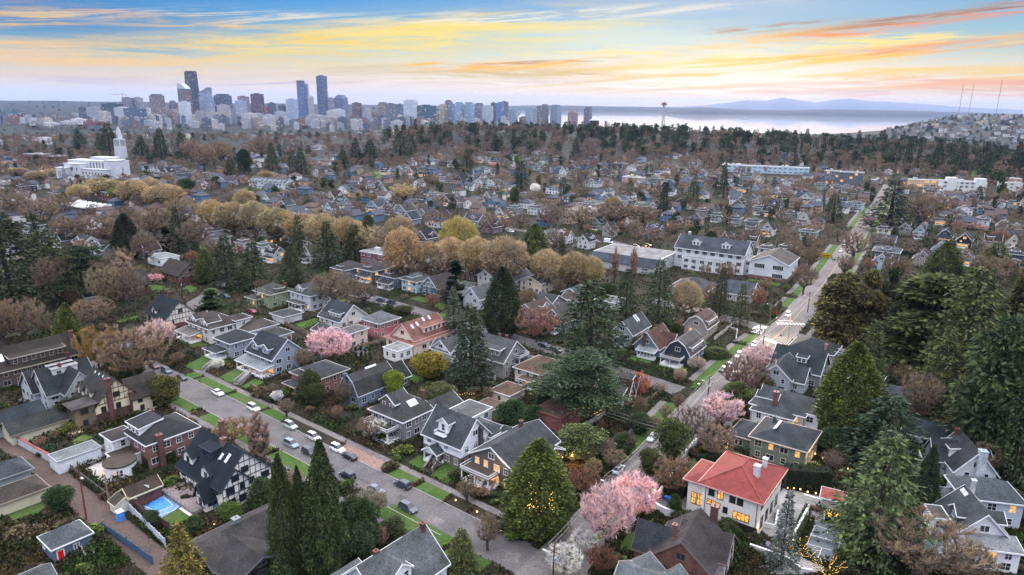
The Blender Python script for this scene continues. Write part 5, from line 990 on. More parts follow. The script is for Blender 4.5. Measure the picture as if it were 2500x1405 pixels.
YG,DG,PK,RP,WT=(.085,.095,.022),(.022,.036,.020),(.62,.33,.42),(.42,.19,.24),(.74,.72,.72)
for q in(('thuja',700,1400,1105,72,(.035,.048,.020),'tall drooping conifer, left of three beside the dark modern house'),('thuja',798,1395,1068,104,(.040,.055,.022),'tallest drooping conifer beside the dark modern house, right of three'),('thuja',742,1392,1135,48,(.035,.05,.02),'slim drooping conifer between two taller ones'),('egg',1312,1300,1070,165,(.056,.076,.020),'broad dense cedar wound with golden string lights beside the craftsman house'),('cedar',1412,1018,858,205,(.046,.074,.042),'spreading layered cedar above the red brick garage'),('broadfir',1438,895,683,172,(.033,.052,.028),'broad dark fir, largest tree near the middle'),('fir',1150,945,740,110,(.030,.050,.034),'ragged dark fir between the cottage and the shingled house'),('egg',1226,822,648,92,(.030,.048,.024),'tall rounded pine with bare lower trunk right of the ragged fir'),('column',1112,745,635,46,DG,'narrow black-green conifer right of the porch row'),('fir',1108,830,700,60,(.06,.08,.06),'sparse grey-green fir below the narrow black-green conifer'),('fir',1604,795,632,84,None,None),('fir',1527,785,655,56,None,None),('fir',1370,705,585,52,None,None),('thuja',1305,650,545,78,None,None),('egg',2062,1075,832,145,(.056,.074,.020),'tall yellow-green conifer between the villa row and the dark wood'),('broadfir',2152,1130,962,190,(.022,.042,.024),'spreading very dark evergreen right of the yellow-green conifer'),('broadfir',2132,1345,1055,215,(.056,.080,.034),'large bright-edged fir right of the tennis court'),('thuja',2250,1262,1085,62,DG,'narrow very dark conifer left of the white gabled house'),('thuja',1775,1310,1265,66,(.03,.05,.025),'small dark evergreen below the villa wall'),('broadfir',2045,835,665,120,(.040,.055,.024),None),('fir',2108,850,655,110,None,None),('fir',2162,820,648,70,DG,None),('broadfir',2255,910,660,210,(.038,.048,.022),None),('broadfir',2335,975,650,200,(.030,.042,.024),None),('broadfir',2415,1140,765,190,(.028,.040,.022),None),('broadfir',2488,1030,700,160,DG,None),('fir',2195,880,690,90,None,None),('thuja',2300,690,590,88,None,None),('fir',2428,650,590,80,None,None),('fir',2110,985,780,80,(.03,.04,.022),None),('broadfir',2380,900,700,150,(.034,.046,.02),None),('broadfir',2290,1000,800,120,(.03,.04,.02),None),('fir',2478,900,640,100,DG,None),('fir',2350,1100,850,120,DG,None),('broadfir',2470,1190,880,120,(.03,.04,.022),None),('broadfir',30,745,520,190,(.028,.036,.018),'huge dark conifer filling the left edge'),('broadfir',120,700,560,120,(.034,.040,.02),None),('cedar',207,735,600,118,(.034,.048,.028),None),('thuja',176,872,738,76,(.058,.072,.020),'olive flame-shaped conifer left of the bare reddish trees'),('egg',313,632,520,66,(.022,.030,.014),'dark oval conifer right of the green-roofed house'),('fir',437,615,503,44,DG,'thin spire-topped fir right of the dark oval conifer'),('column',408,615,553,28,DG,None),('fir',556,705,572,74,None,None),('thuja',506,690,608,56,None,None),('fir',622,705,588,80,None,None),('thuja',714,705,600,58,(.045,.06,.03),None),('fir',868,642,548,66,None,None),('fir',802,652,538,72,None,None),('fir',732,640,525,48,(.05,.06,.03),None),('thuja',320,915,850,58,(.030,.042,.018),'small dark pyramidal conifer in front of the reddish maple'),('fir',1128,1400,1290,84,(.050,.060,.025),'ragged olive conifer at the bottom edge right of the pale blue-white house'),('fir',452,1445,1272,112,(.095,.085,.022),'yellow-olive conifer at the bottom edge left of the dark modern house'),('fir',690,1415,1325,66,(.035,.065,.028),'small bright green conifer right of the dark modern house'),('fir',1756,775,652,44,None,None),('fir',1806,795,690,42,(.05,.06,.035),None),('fir',1905,1392,1195,72,(.085,.105,.105),'blue-grey spruce in front of the villa terrace'),('column',516,752,706,44,(.04,.07,.025),'clipped columnar evergreen right of the navy-roofed tudor'),('fir',1618,528,450,42,DG,None),('fir',1690,510,440,56,None,None),('fir',1765,482,400,32,DG,None),('fir',2168,565,432,110,(.032,.042,.026),'big ragged fir at the far bend of the avenue'),('fir',2032,540,472,56,None,None),('fir',2262,602,540,30,None,None),('fir',1272,462,392,46,DG,None),('fir',1375,492,434,36,None,None),('fir',1140,420,362,42,None,None),('fir',666,424,346,36,(.03,.045,.022),None),('fir',737,432,358,36,None,None),('fir',716,430,366,32,None,None),('broadleaf',598,425,362,36,DG,None),('fir',564,430,380,30,None,None),('fir',590,440,395,26,None,None),('fir',237,425,372,44,(.032,.05,.036),'dark fir standing in front of the white church wall'),('broadleaf',455,478,435,48,(.03,.045,.022),None),('broadleaf',296,492,456,60,(.09,.14,.025),'bright green round tree beside the brick block'),('fir',270,382,300,50,DG,None),('fir',350,400,330,50,DG,None),('fir',397,402,312,46,DG,None),('fir',195,365,312,34,DG,None),('fir',248,375,322,34,None,None),('fir',445,395,320,40,None,None),('fir',870,400,335,34,DG,None),('fir',905,395,340,44,DG,None),('fir',978,385,318,50,DG,None),('fir',1005,392,330,36,None,None),('fir',838,405,352,30,None,None),('fir',1080,360,315,30,(.04,.055,.03),None),('fir',1015,350,290,18,DG,None),('fir',1195,365,318,40,None,None),('fir',1160,362,330,20,None,None),('fir',1405,388,335,28,DG,None),('fir',2010,1,1,1,None,None)):
 if q[3]>5:
  right_=q[1]>2015 and q[2]>640 and q[0]in('fir','broadfir')and not q[6];gr_=right_ and int(q[1])%3!=1
  tree('grove' if gr_ else q[0],*q[1:4],q[4]*(1.0 if gr_ else 1),random.choice([(.052,.066,.026),(.036,.050,.022),(.066,.064,.030),(.044,.064,.03)])if right_ else q[5],q[6])
for q in((520,566,486,66),(572,578,484,84),(625,585,487,90),(680,596,502,90),(735,606,512,84),(790,625,520,88),(850,632,530,92),(912,640,541,88),(978,640,516,74),(985,700,548,84),(1050,690,582,84),(1100,668,570,86),(1165,690,572,96),(1232,710,575,104),(1332,712,602,72),(1400,712,608,84),(1442,716,618,66),(985,498,440,64),(246,490,432,76),(330,510,432,88),(405,515,442,86),(196,500,440,60),(280,488,436,60),(370,500,428,60),(1672,790,676,78),(40,430,402,60),(90,450,410,50),(130,432,405,50),(600,520,460,50),(650,455,410,50)):
 k_='bare' if random.random()<.22 else 'budding';tree(k_,q[0],q[1],q[2]+random.uniform(-6,8),q[3]*random.uniform(.8,1.1),(.25*random.uniform(.94,1.04),.190,.125),None,False,'golden-tan street tree')
tree('budding',1120,650,524,92,(.25,.22,.08),'yellow-green budding tree in the row behind the porch houses');tree('budding',1495,520,480,38,(.24,.17,.05));tree('broadleaf',1050,925,862,80,(.20,.17,.03),'bright yellow-green tree left of the ragged fir');tree('broadleaf',962,975,905,52,(.11,.15,.025));tree('broadleaf',2000,470,412,36,(.1,.08,.05))if 0 else None
for q in((330,925,792,158,(.20,.145,.115),'wide reddish twiggy maple left of the blue-grey houses'),(243,905,792,96,(.20,.125,.06),'tan twiggy maple between the olive conifer and the reddish one'),(1745,1120,1030,92,(.17,.12,.10),None),(1690,1075,990,80,(.14,.115,.11),None),(1640,1205,1115,92,(.19,.12,.08),None),(1815,965,868,110,(.19,.125,.11),None),(1425,1215,1140,80,(.17,.085,.06),None),(1262,1000,0,0,None,None),(905,1075,1015,60,(.16,.12,.10),None),(1310,835,745,110,(.21,.13,.12),'rose-tinted bare tree below the tan gabled houses'),(570,1085,1020,84,(.19,.13,.08),None),(1470,1400,1335,76,(.16,.065,.05),'dark red-brown maple at the bottom edge right of the crossing'),(1560,975,905,50,(.28,.12,.07),None),(1530,970,915,46,(.30,.10,.08),None),(270,760,640,90,(.17,.14,.10),None),(2435,600,560,40,None,None)):
 if q[3]:tree('maple',q[0],q[1],q[2],q[3],q[4],q[5])
for q in((2215,860,760,80),(2395,960,850,70),(2120,800,725,60),(2300,1000,900,70),(2450,860,760,70),(2200,960,890,50),(2480,1120,1000,60),(62,840,722,110),(10,850,730,80),(232,800,724,92),(140,745,625,90),(1655,1005,960,32),(1625,1035,985,36),(1598,1068,1015,36),(1563,1020,965,36),(1535,1105,1065,30),(1610,960,935,40),(2235,1040,908,86),(2240,1420,1262,230),(2360,1420,1330,120),(2420,1010,930,120),(2395,1180,1080,70),(1140,1225,1175,50),(1190,1345,1250,62),(1240,960,0,0),(820,760,655,110),(890,745,690,70),(760,610,0,0),(1740,760,690,60),(1770,700,640,50),(1700,720,690,30),(1960,720,640,60),(1975,660,600,50),(1990,620,570,50),(2080,640,560,70),(2060,680,620,40),(1655,700,0,0),(300,700,600,70),(330,760,640,60),(520,1060,0,0),(1000,700,655,40),(1090,740,690,50),(1940,640,590,40),(1290,770,700,50),(740,910,850,40),(1160,905,860,30),(1500,560,490,90),(1420,560,500,80),(1340,560,495,60),(1570,560,500,70),(2240,560,470,90),(2290,520,470,60),(840,1000,930,44),(700,1020,975,40),(1270,900,0,0),(1460,1120,1070,60),(1500,1150,1100,60),(1060,1100,0,0),(1130,590,0,0),(990,560,0,0),(500,420,350,60),(470,400,340,50),(540,405,345,50),(640,395,330,60),(2395,700,620,60),(2180,700,620,60),(1350,620,560,50),(450,560,480,90),(380,590,500,90),(310,570,500,70),(250,600,520,90),(180,600,520,90),(100,560,480,90),(40,540,470,80),(150,540,470,70),(480,620,530,80),(360,650,560,60),(520,640,580,50)):
 if q[3]:tree('bare',*q)
for q in((640,1165,1000,52,(.24,.18,.15),'pale slim poplar rising by the street right of the brick house'),(308,735,610,46,(.24,.17,.15),None),(1545,690,600,20,(.28,.19,.15),None),(1500,690,600,18,(.28,.19,.15),None),(2440,1010,850,30,None,None),(1130,340,290,16,None,None),(1100,338,292,14,None,None)):tree('poplar',q[0],q[1],q[2],q[3],q[4],q[5])
for q in((806,885,795,104,(.68,.44,.52),'full pink cherry tree beside the cream garages'),(388,855,775,80,(.58,.42,.46),'pink magnolia in front of the tudor house'),(1480,1335,1172,128,(.70,.46,.54),'big pink cherry tree at the street corner, nearer of two'),(1545,1270,1148,112,(.70,.46,.54),'big pink cherry tree at the street corner, farther of two'),(1762,1045,960,98,(.64,.48,.52),'pink magnolia beside the avenue in front of the hip roofed house'),(1862,905,845,98,(.60,.42,.48),'pink cherry spreading over the avenue by the crossing'),(2008,890,858,40,(.60,.38,.42),'small pink blossom tree beside the crossed gable house'),(377,690,668,42,(.62,.36,.42),'small pink magnolia left of the lit garage'),(1330,812,775,64,(.27,.13,.16),'deep rose tree under the tan gabled houses'),(2170,885,835,90,(.30,.20,.22),'faded pink-brown tree in front of the dark wood'),(1035,540,522,36,(.40,.18,.24),None),(2375,560,545,60,(.34,.2,.24),None),(2120,545,530,30,(.34,.15,.2),None),(1205,408,396,40,(.5,.3,.36),None),(1330,545,532,26,(.36,.12,.2),None),(2330,555,540,44,(.34,.2,.22),None),(1575,745,0,0,None,None),(1050,398,388,50,(.34,.17,.2),None),(250,590,560,40,(.34,.12,.12),None),(60,520,490,70,(.26,.09,.07),None),(40,1215,1190,50,(.42,.3,.28),'pale pink shrub tree against the cream garage wall'),(2100,840,0,0,None,None)):
 if q[3]:tree('blossom',q[0],q[1],q[2],q[3],q[4],q[5])
for q in((921,1070,1018,46,WT,'round white magnolia by the sidewalk left of the half-timbered house'),(534,905,874,28,WT,'small white magnolia beside the steps of the arched-porch house'),(678,985,953,29,WT,'small white magnolia above the street hedge'),(1376,1400,1330,88,(.66,.66,.62),'white flowering tree at the bottom edge by the utility pole'),(1424,1350,1296,66,(.58,.58,.55),'smaller white flowering tree beside the big cherry'),(1306,475,445,24,WT,None),(650,520,508,12,WT,None),(905,1265,1195,84,(.28,.27,.23),'pale-budded rhododendron right of the tall conifers'),(1700,905,870,44,(.34,.30,.26),None),(1660,930,895,30,(.42,.38,.28),None),(1760,540,525,40,(.4,.38,.24),None)):
 tree('blossom',q[0],q[1],q[2],q[3],q[4],q[5])
for q in((403,992,918,76,(.075,.075,.03),'round olive evergreen above the brick house'),(1795,1000,930,80,(.06,.075,.028),'rounded olive evergreen by the avenue, left of two'),(1858,965,915,50,(.065,.075,.028),'rounded olive evergreen by the avenue, right of two'),(1640,1125,1020,80,(.050,.065,.026),None),(1588,1165,1095,60,(.050,.065,.026),None),(1412,1110,1035,118,(.075,.10,.04),'spreading yellow-green tree hung with lights behind the craftsman house'),(885,1330,1215,80,(.03,.05,.02),None),(855,1290,1215,60,(.035,.045,.02),None),(890,1360,1275,84,(.035,.055,.03),None),(960,1320,1265,70,(.035,.05,.022),None),(640,1245,1165,70,(.035,.055,.022),None),(560,1275,1230,60,(.05,.085,.02),None),(1250,1060,975,80,(.030,.055,.025),None),(1300,1040,990,60,(.030,.050,.025),None),(1080,1005,935,70,(.075,.085,.045),None),(1045,1010,945,50,(.07,.08,.04),None),(985,770,745,44,(.05,.05,.025),None),(948,770,742,30,(.04,.055,.03),None),(1990,930,876,40,(.06,.07,.02),None),(2030,1100,1040,70,(.035,.055,.028),None),(2375,1035,985,50,DG,None),(150,1250,1185,60,(.03,.055,.02),None),(175,1030,970,60,(.035,.04,.022),None),(50,940,0,0,None,None),(1560,850,820,50,(.04,.045,.025),None),(1750,870,850,60,(.05,.06,.025),None),(1370,1215,1165,60,(.06,.075,.02),None),(1255,508,455,26,(.05,.07,.03),None),(1240,400,378,24,None,None),(1262,403,378,14,(.1,.16,.04),None),(770,990,935,46,(.045,.06,.025),None),(1700,800,760,40,(.05,.06,.03),None),(1105,560,0,0,None,None),(2210,1180,1080,30,DG,None),(755,980,900,60,(.05,.06,.025),None),(575,980,0,0,None,None),(2460,1250,1190,80,(.04,.055,.025),None),(2480,1150,1100,60,(.04,.05,.025),None),(1560,1060,1010,60,(.04,.065,.035),None),(1520,1100,1055,60,(.035,.055,.03),None),(1330,1000,960,50,(.03,.05,.03),None),(1590,700,0,0,None,None),(2330,1290,1240,30,(.04,.05,.02),None)):
 if q[3]:tree('broadleaf',q[0],q[1],q[2],q[3],q[4],q[5])
for x,y in((1215,915),(1228,920),(1238,908),(1250,925),(870,880),(882,878),(893,884),(904,880),(1218,1000)):tree('column',x,y,y-34,9,(.05,.075,.025),None,base='small upright cypress')
# terrain, water, far land
def sstep(a,b,x):t=min(1,max(0,(x-a)/(b-a)));return t*t*(3-2*t)
def terrain(az,d):
 """az in degrees to the right of the view, d distance"""
 z=-62*sstep(1500,3200,d)+24*sstep(1120,1480,d)*(1-sstep(1650,2300,d))*sstep(-16,-3,az)*(1-sstep(30,40,az))
 bay=sstep(-3.0,3.0,az)*sstep(4200,5100,d)*(1-sstep(60,80,az));z+=bay*-120
 if az<6:z+=(1-sstep(-3,3,az))*(sstep(6500,12000,d)*62+sstep(8000,12000,d)*5*math.sin(az*1.3)+3*math.sin(az*5.1)*sstep(7000,9000,d))
 hill=sstep(22,33,az)*sstep(3200,5000,d)*(1-sstep(5600,7000,d));z=z*(1-hill)+46*hill*1.0
 z+=-14*sstep(8,30,az)*sstep(1000,1500,d)*(1-sstep(3000,3500,d))
 return z
def gz(x,y):return terrain(math.degrees(math.atan2(x,y)),math.hypot(x,y))
azs=[-180+10*i for i in range(13)]+[-55+1.25*i for i in range(89)]+[60+10*i for i in range(13)]
ds=[0.5]+[30*1.06**i for i in range(108)];ds=[d for d in ds if d<15000]+[15000]
V,Fc=[],[]
for d in ds:
 for a in azs:V.append((d*math.sin(rad(a)),d*math.cos(rad(a)),terrain(a,d)))
n=len(azs)
for i in range(len(ds)-1):
 for j in range(n-1):
  q=i*n+j;Fc.append((q,q+1,q+n+1,q+n))
Fa=np.array(Fc)[:,::-1];gm_=np.array([1 if ds[q[0]//n]>1050 else 0 for q in Fc])
M_hill=ground_mat('wooded_hill',[(.35,L(.016,.022,.022)),(.6,L(.034,.036,.032))],.006,.05)
g_=link('ground',npmesh('ground',np.array(V),Fa,[M_ground,M_hill],gm_));tag(g_,'dark earth and grass ground under the whole neighbourhood',None,None,'structure')
m_,nt,b=newmat('bay_water',.04,.5);b.inputs['Metallic'].default_value=.5;b.inputs['Base Color'].default_value=L(.62,.66,.70)
bm_=N(nt,'ShaderNodeBump');bm_.inputs['Strength'].default_value=.06;bm_.inputs['Distance'].default_value=1.0;nt.links.new(noise(nt,.02,3),bm_.inputs['Height']);nt.links.new(bm_.outputs[0],b.inputs['Normal'])
e=MB();e.poly([(-3000,4200,-110),(40000,4200,-110),(40000,47000,-110),(-3000,47000,-110)]);tag(e.build('water',m_),'wide bright bay reflecting the sunset',None,None,'structure')
M_mount=plain('mountain_rock',L(.10,.115,.15),.95)
def ridge(name,pts,D_,depth,lb,z0=-112):
 V,Fc=[],[];xs=[]
 for i in range(len(pts)-1):
  for k in range(8):t=k/8;xs.append((pts[i][0]*(1-t)+pts[i+1][0]*t,pts[i][1]*(1-t)+pts[i+1][1]*t))
 xs.append(pts[-1]);r_=random.Random(2)
 for x,yt in xs:
  dd=D_+depth*.5;hy=250+(x-1250)*.01396;z=CH-(yt+r_.uniform(-.35,.35)-hy)/F*dd/math.cos(math.atan2(x-1250,F))*1.0
  u=(x-1250)/F
  for q,zz in((D_,z0),(D_+depth*.18,z0+(z-z0)*.55),(dd,z),(D_+depth,z0)):V.append((u*q,q,zz))
 for i in range(len(xs)-1):
  for k in range(3):q=i*4+k;Fc.append((q,q+4,q+5,q+1))
 me=npmesh(name,np.array(V),np.array(Fc),[M_mount if name=='mountains' else M_hill]);o=link(name,me);tag(o,lb,None,None,'structure')
ridge('hills',[(1180,262),(1240,258),(1330,257),(1450,259),(1560,261),(1640,262),(1720,266),(1800,272)],17800,2500,'low far shore across the bay, behind the glass towers')
ridge('hills',[(1575,279),(1600,270),(1640,264),(1690,261),(1740,264),(1800,267),(1900,268),(1980,266),(2050,267),(2130,268),(2220,270),(2330,273),(2460,276),(2600,282)],14800,2500,'nearer wooded shore across the bay')
ridge('mountains',[(1560,262),(1640,260),(1700,257),(1750,252),(1800,246),(1840,248),(1880,241),(1920,247),(1960,252),(2000,246),(2040,244),(2080,249),(2130,251),(2200,255),(2300,262),(2450,268)],20500,6000,'faint mountain range far beyond the bay')
for x,y,lb in((1820,291,'small ferry on the bay, left of two'),(1858,280,'small ferry near the far shore, right of two')):
 gx,gy=G(x,y,-110);r=bpy.data.objects.new('ferry',None);COL.objects.link(r);r.location=(gx,gy,-110);tag(r,lb,'boat','ferries');s=.9
 e=MB();e.hexa([(-50*s,-7,0),(50*s,-7,0),(50*s,7,0),(-50*s,7,0)],[(-58*s,-9,8),(58*s,-9,8),(58*s,9,8),(-58*s,9,8)]);e.build('hull',M_metal,r,S(120,124,134))
 e=MB();e.box(-44*s,44*s,-7,7,8,14);e.box(-14,14,-5,5,14,20);e.build('cabin',M_metal,r,S(190,192,198))
# streets
def sheet(name,pts,z,mat,label=None,k=None,kind='structure',cat=None,raw=False):
 q=pts if raw else[G(*C(k,*p))for p in pts]
 e=MB();e.poly([(p[0],p[1],z)for p in q]);me=e.mesh(name,[mat])
 if me.polygons[0].normal.z<0:me.flip_normals()
 o=link(name,me);tag(o,label,cat,None,kind);return o,q
def off(line,d):
 out=[]
 for i,p in enumerate(line):
  a=line[max(0,i-1)];b_=line[min(len(line)-1,i+1)];t=Vector((b_[0]-a[0],b_[1]-a[1])).normalized();out.append((p[0]-t.y*d,p[1]+t.x*d))
 return out
M_patch=plain('tar_patch',L(.075,.07,.072),.9)
def strip(name,line,d0,d1,z,mat,label=None,road=True,thick=0):
 A,B=off(line,d0),off(line,d1);e=MB()
 for i in range(len(A)-1):
  lo=[A[i],A[i+1],B[i+1],B[i]]
  if thick:e.hexa([(p[0],p[1],z-thick)for p in lo][::-1],[(p[0],p[1],z)for p in lo][::-1])
  else:e.poly([(p[0],p[1],z)for p in lo])
 me=e.mesh(name,[mat])
 if not thick:
  if me.polygons[0].normal.z<0:me.flip_normals()
 o=link(name,me);tag(o,label,None,None,'structure')
 if road:
  for i in range(len(A)-1):ROADS.append((A[i],A[i+1],B[i+1],B[i]))
 return o
far=[G(463.3,927.3),G(697,1030.6),G(935,1148.9),G(1189,1284),G(1290,1338)]
near=[G(444.1,966.5),G(682,1084.9),G(1000,1258.5),G(1112,1321),G(1214.6,1377)]
c0=((far[0][0]+near[0][0])/2,(far[0][1]+near[0][1])/2);c1=((far[3][0]+near[4][0])/2,(far[3][1]+near[4][1])/2)
ua=Vector((c1[0]-c0[0],c1[1]-c0[1])).normalized();mid0=Vector(c0);nv=Vector((-ua.y,ua.x))
hw=abs((Vector(far[2])-mid0).dot(nv))*.5+abs((Vector(near[2])-mid0).dot(nv))*.5
SA=lambda t:(mid0.x+ua.x*t,mid0.y+ua.y*t)
LA=(Vector(c1)-mid0).length
avl=[G(1395,1262),G(1542,1112),G(1662,989),G(1786,879),G(1902,777),G(1990,680),G(2058,589),G(2126,500),G(2158,450)]
HWA=5.6
t0=(Vector(avl[1])-Vector(avl[0])).normalized();avl=[tuple(Vector(avl[0])-t0*60)]+avl
av=off(avl,-HWA)
strip('road',[SA(-34),SA(-10),SA(LA+22)],-hw,hw,.012,M_asphalt,'near residential street running down to the corner crossing')
strip('road',av,-HWA,HWA,.016,M_avenue,'pale concrete avenue running from the corner to the far upper right')
def street(pa,pb,w,lb,mat=M_asphalt,z=.008,ext=0):
 a,b_=Vector(G(*pa)),Vector(G(*pb));t=(b_-a).normalized();strip('road',[tuple(a-t*ext),tuple(b_+t*ext)],-w/2,w/2,z,mat,lb);return a,b_
street((200,905),(470,745),8,'cross street at the head of the near street',ext=25)
street((885,722),(1335,850),8,'second residential street below the porch row',ext=10);street((1335,850),(1660,955),8,'second street meeting the avenue',z=.009)
street((1480,588),(1680,640),8,'street behind the school hall',ext=4);street((1640,745),(2250,900),9,'cross street at the lit crossing',z=.010,ext=10);street((2260,905),(2480,1130),8,'curving road under the dark wood at the right',ext=20)
street((395,645),(560,700),5,'back lane left of the green house',z=.006);street((1215,555),(1470,590),7,'street segment below the porch houses of the hillside')
al0,al1=Vector(G(*C('A2',90,470))),Vector(G(*C('A2',1130,1330)));ta=(al1-al0).normalized()
strip('alley',[tuple(al0-ta*30),tuple(al1+ta*30)],-2.9,2.9,.014,M_alley,'brick-red paved back alley at the lower left')
for i,(x_,y_,l_,w_,a_)in enumerate(((600,1010,5,1.6,0),(700,1065,3,2.2,0),(900,1180,7,.8,.02),(1060,1270,4,2.5,0),(1150,1330,6,1.2,.1),(980,1215,2,1.6,0),(1250,1360,3,3,.4),(520,975,4,1,0),(1600,1060,6,1.2,1.6),(1700,985,9,1.4,1.62),(1790,900,5,2,1.6))):
 g=G(x_,y_);aa=UA+a_;c_,s_=math.cos(aa),math.sin(aa);sheet('road_patch',[(g[0]+u_*c_-v_*s_,g[1]+u_*s_+v_*c_)for u_,v_ in((-l_/2,-w_/2),(l_/2,-w_/2),(l_/2,w_/2),(-l_/2,w_/2))],.021,M_patch if i%3 else M_walk,'mended patch in the road surface',raw=True)
M_kerb=plain('kerb_stone',L(.26,.245,.235),.85)
VW,SWW=3.6,1.9
for s,lb in((1,'upper'),(-1,'lower')):
 strip('kerb',[SA(-8),SA(LA-(10 if s<0 else 6))],s*hw,s*(hw+.18),.13,M_kerb,f'pale kerb on the {lb} side of the near street',thick=.13)
 strip('sidewalk',[SA(-12),SA(LA-4)],s*(hw+.18+VW),s*(hw+.18+VW+SWW),.055,M_walk,f'concrete sidewalk on the {lb} side of the near street')
rv=random.Random(4)
def verge(ta_,tb_,s,mat=M_lawn,lb='x',nm='grass_verge',z=.09):
 strip(nm,[SA(ta_),SA(tb_)],s*(hw+.19),s*(hw+.18+VW),z,mat,lb)
tq=lambda x,y:(Vector(G(x,y))-mid0).dot(ua)
us=[(-10,tq(463,927)),(tq(470,930),tq(548,962)),(tq(556,966),tq(634,1002)),(tq(642,1006),tq(692,1029)),(tq(950,1156),tq(1003,1185)),(tq(1015,1190),tq(1076,1226))]
for i,(a,b_)in enumerate(us):verge(a,b_,1,lb=f'{ORD[i]} green verge plot from left along the upper kerb')
verge(tq(822,1096),tq(936,1149),1,M_gravel,'rocky planted verge bed with pinkish stones','rock_bed');verge(tq(1082,1230),tq(1130,1252),1,M_ground,'mulched verge bed at the lit maple','planting_bed');verge(tq(1140,1258),tq(1180,1280),1,M_ground,'mulched verge bed near the corner','planting_bed');verge(tq(700,1033),tq(815,1092),1,M_ground,'shrubby verge bed beside the parked cars','planting_bed')
for i,(p,q)in enumerate((((444,966),(500,993)),((524,1006),(690,1088)),((700,1094),(800,1150)),((950,1230),(1110,1320)),((1118,1325),(1205,1372)))):verge(tq(*p),tq(*q),-1,lb=f'{ORD[i]} green verge plot from left along the lower kerb')
seg=lambda pts:[G(*p)for p in pts]
for i,(a,b_)in enumerate((((1545,1110),(1660,990)),((1722,938),(1790,876)),((1796,870),(1822,846)),((1828,842),(1855,822)),((1925,752),(1945,730)),((1950,724),(1992,678)),((2000,668),(2050,600)),((2085,556),(2120,508)))):
 l=seg((a,b_));strip('kerb',l,0,.2,.13,M_kerb,f'{ORD[i]} stretch of pale kerb up the left side of the avenue',thick=.13);strip('grass_verge',l,.2,4.0,.09,M_lawn,f'{ORD[i]} green verge plot up the left side of the avenue');strip('sidewalk',l,4.0,6.1,.06,M_walk,f'{ORD[i]} stretch of sidewalk up the left side of the avenue')
l=off(av,-HWA)[1:];strip('kerb',l[2:],0,-.2,.13,M_kerb,'kerb along the right side of the avenue',thick=.13);strip('sidewalk',l[1:],-3.2,-5.2,.05,M_walk,'sidewalk along the right side of the avenue')
strip('grass_verge',l[5:],-.2,-3.2,.07,M_lawn,'green verge along the right side of the upper avenue')
def line_(pts,w,z,lb,nm='road_marking',k=None,mat=M_white):
 q=[G(*C(k,*p))for p in pts];return strip(nm,q,-w/2,w/2,z,mat,lb,road=False)
strip('road_marking',av[4:],-.08,.08,.022,plain('yellow_line',L(.42,.30,.10)),'thin yellow centre line of the avenue',road=False)
def zebra(pa,pb,n,ln,lb):
 a,b_=Vector(G(*pa)),Vector(G(*pb));t=(b_-a).normalized();p=Vector((-t.y,t.x));L_=(b_-a).length;e=MB()
 for i in range(n):
  c=a+t*(L_*(i+.5)/n);hw_=L_/n*.28;q=[c-t*hw_-p*ln/2,c+t*hw_-p*ln/2,c+t*hw_+p*ln/2,c-t*hw_+p*ln/2];e.poly([(v.x,v.y,.026)for v in q])
 tag(e.build('zebra_crossing',M_white),lb,None,None,'structure')
zebra((1895,790),(1966,792),9,2.6,'white zebra bars across the upper arm of the lit crossing');zebra((1862,796),(1845,814),7,4.0,'white zebra bars on the left arm of the lit crossing');zebra((1862,826),(1905,842),7,2.6,'white zebra bars on the near arm of the lit crossing');zebra((1988,798),(2040,822),8,3.2,'white zebra bars on the right arm of the lit crossing')
line_([(1832,808),(1846,797)],.5,.024,'white stop bar left of the crossing');line_([(1900,783),(1935,784)],.5,.024,'white stop bar above the crossing')
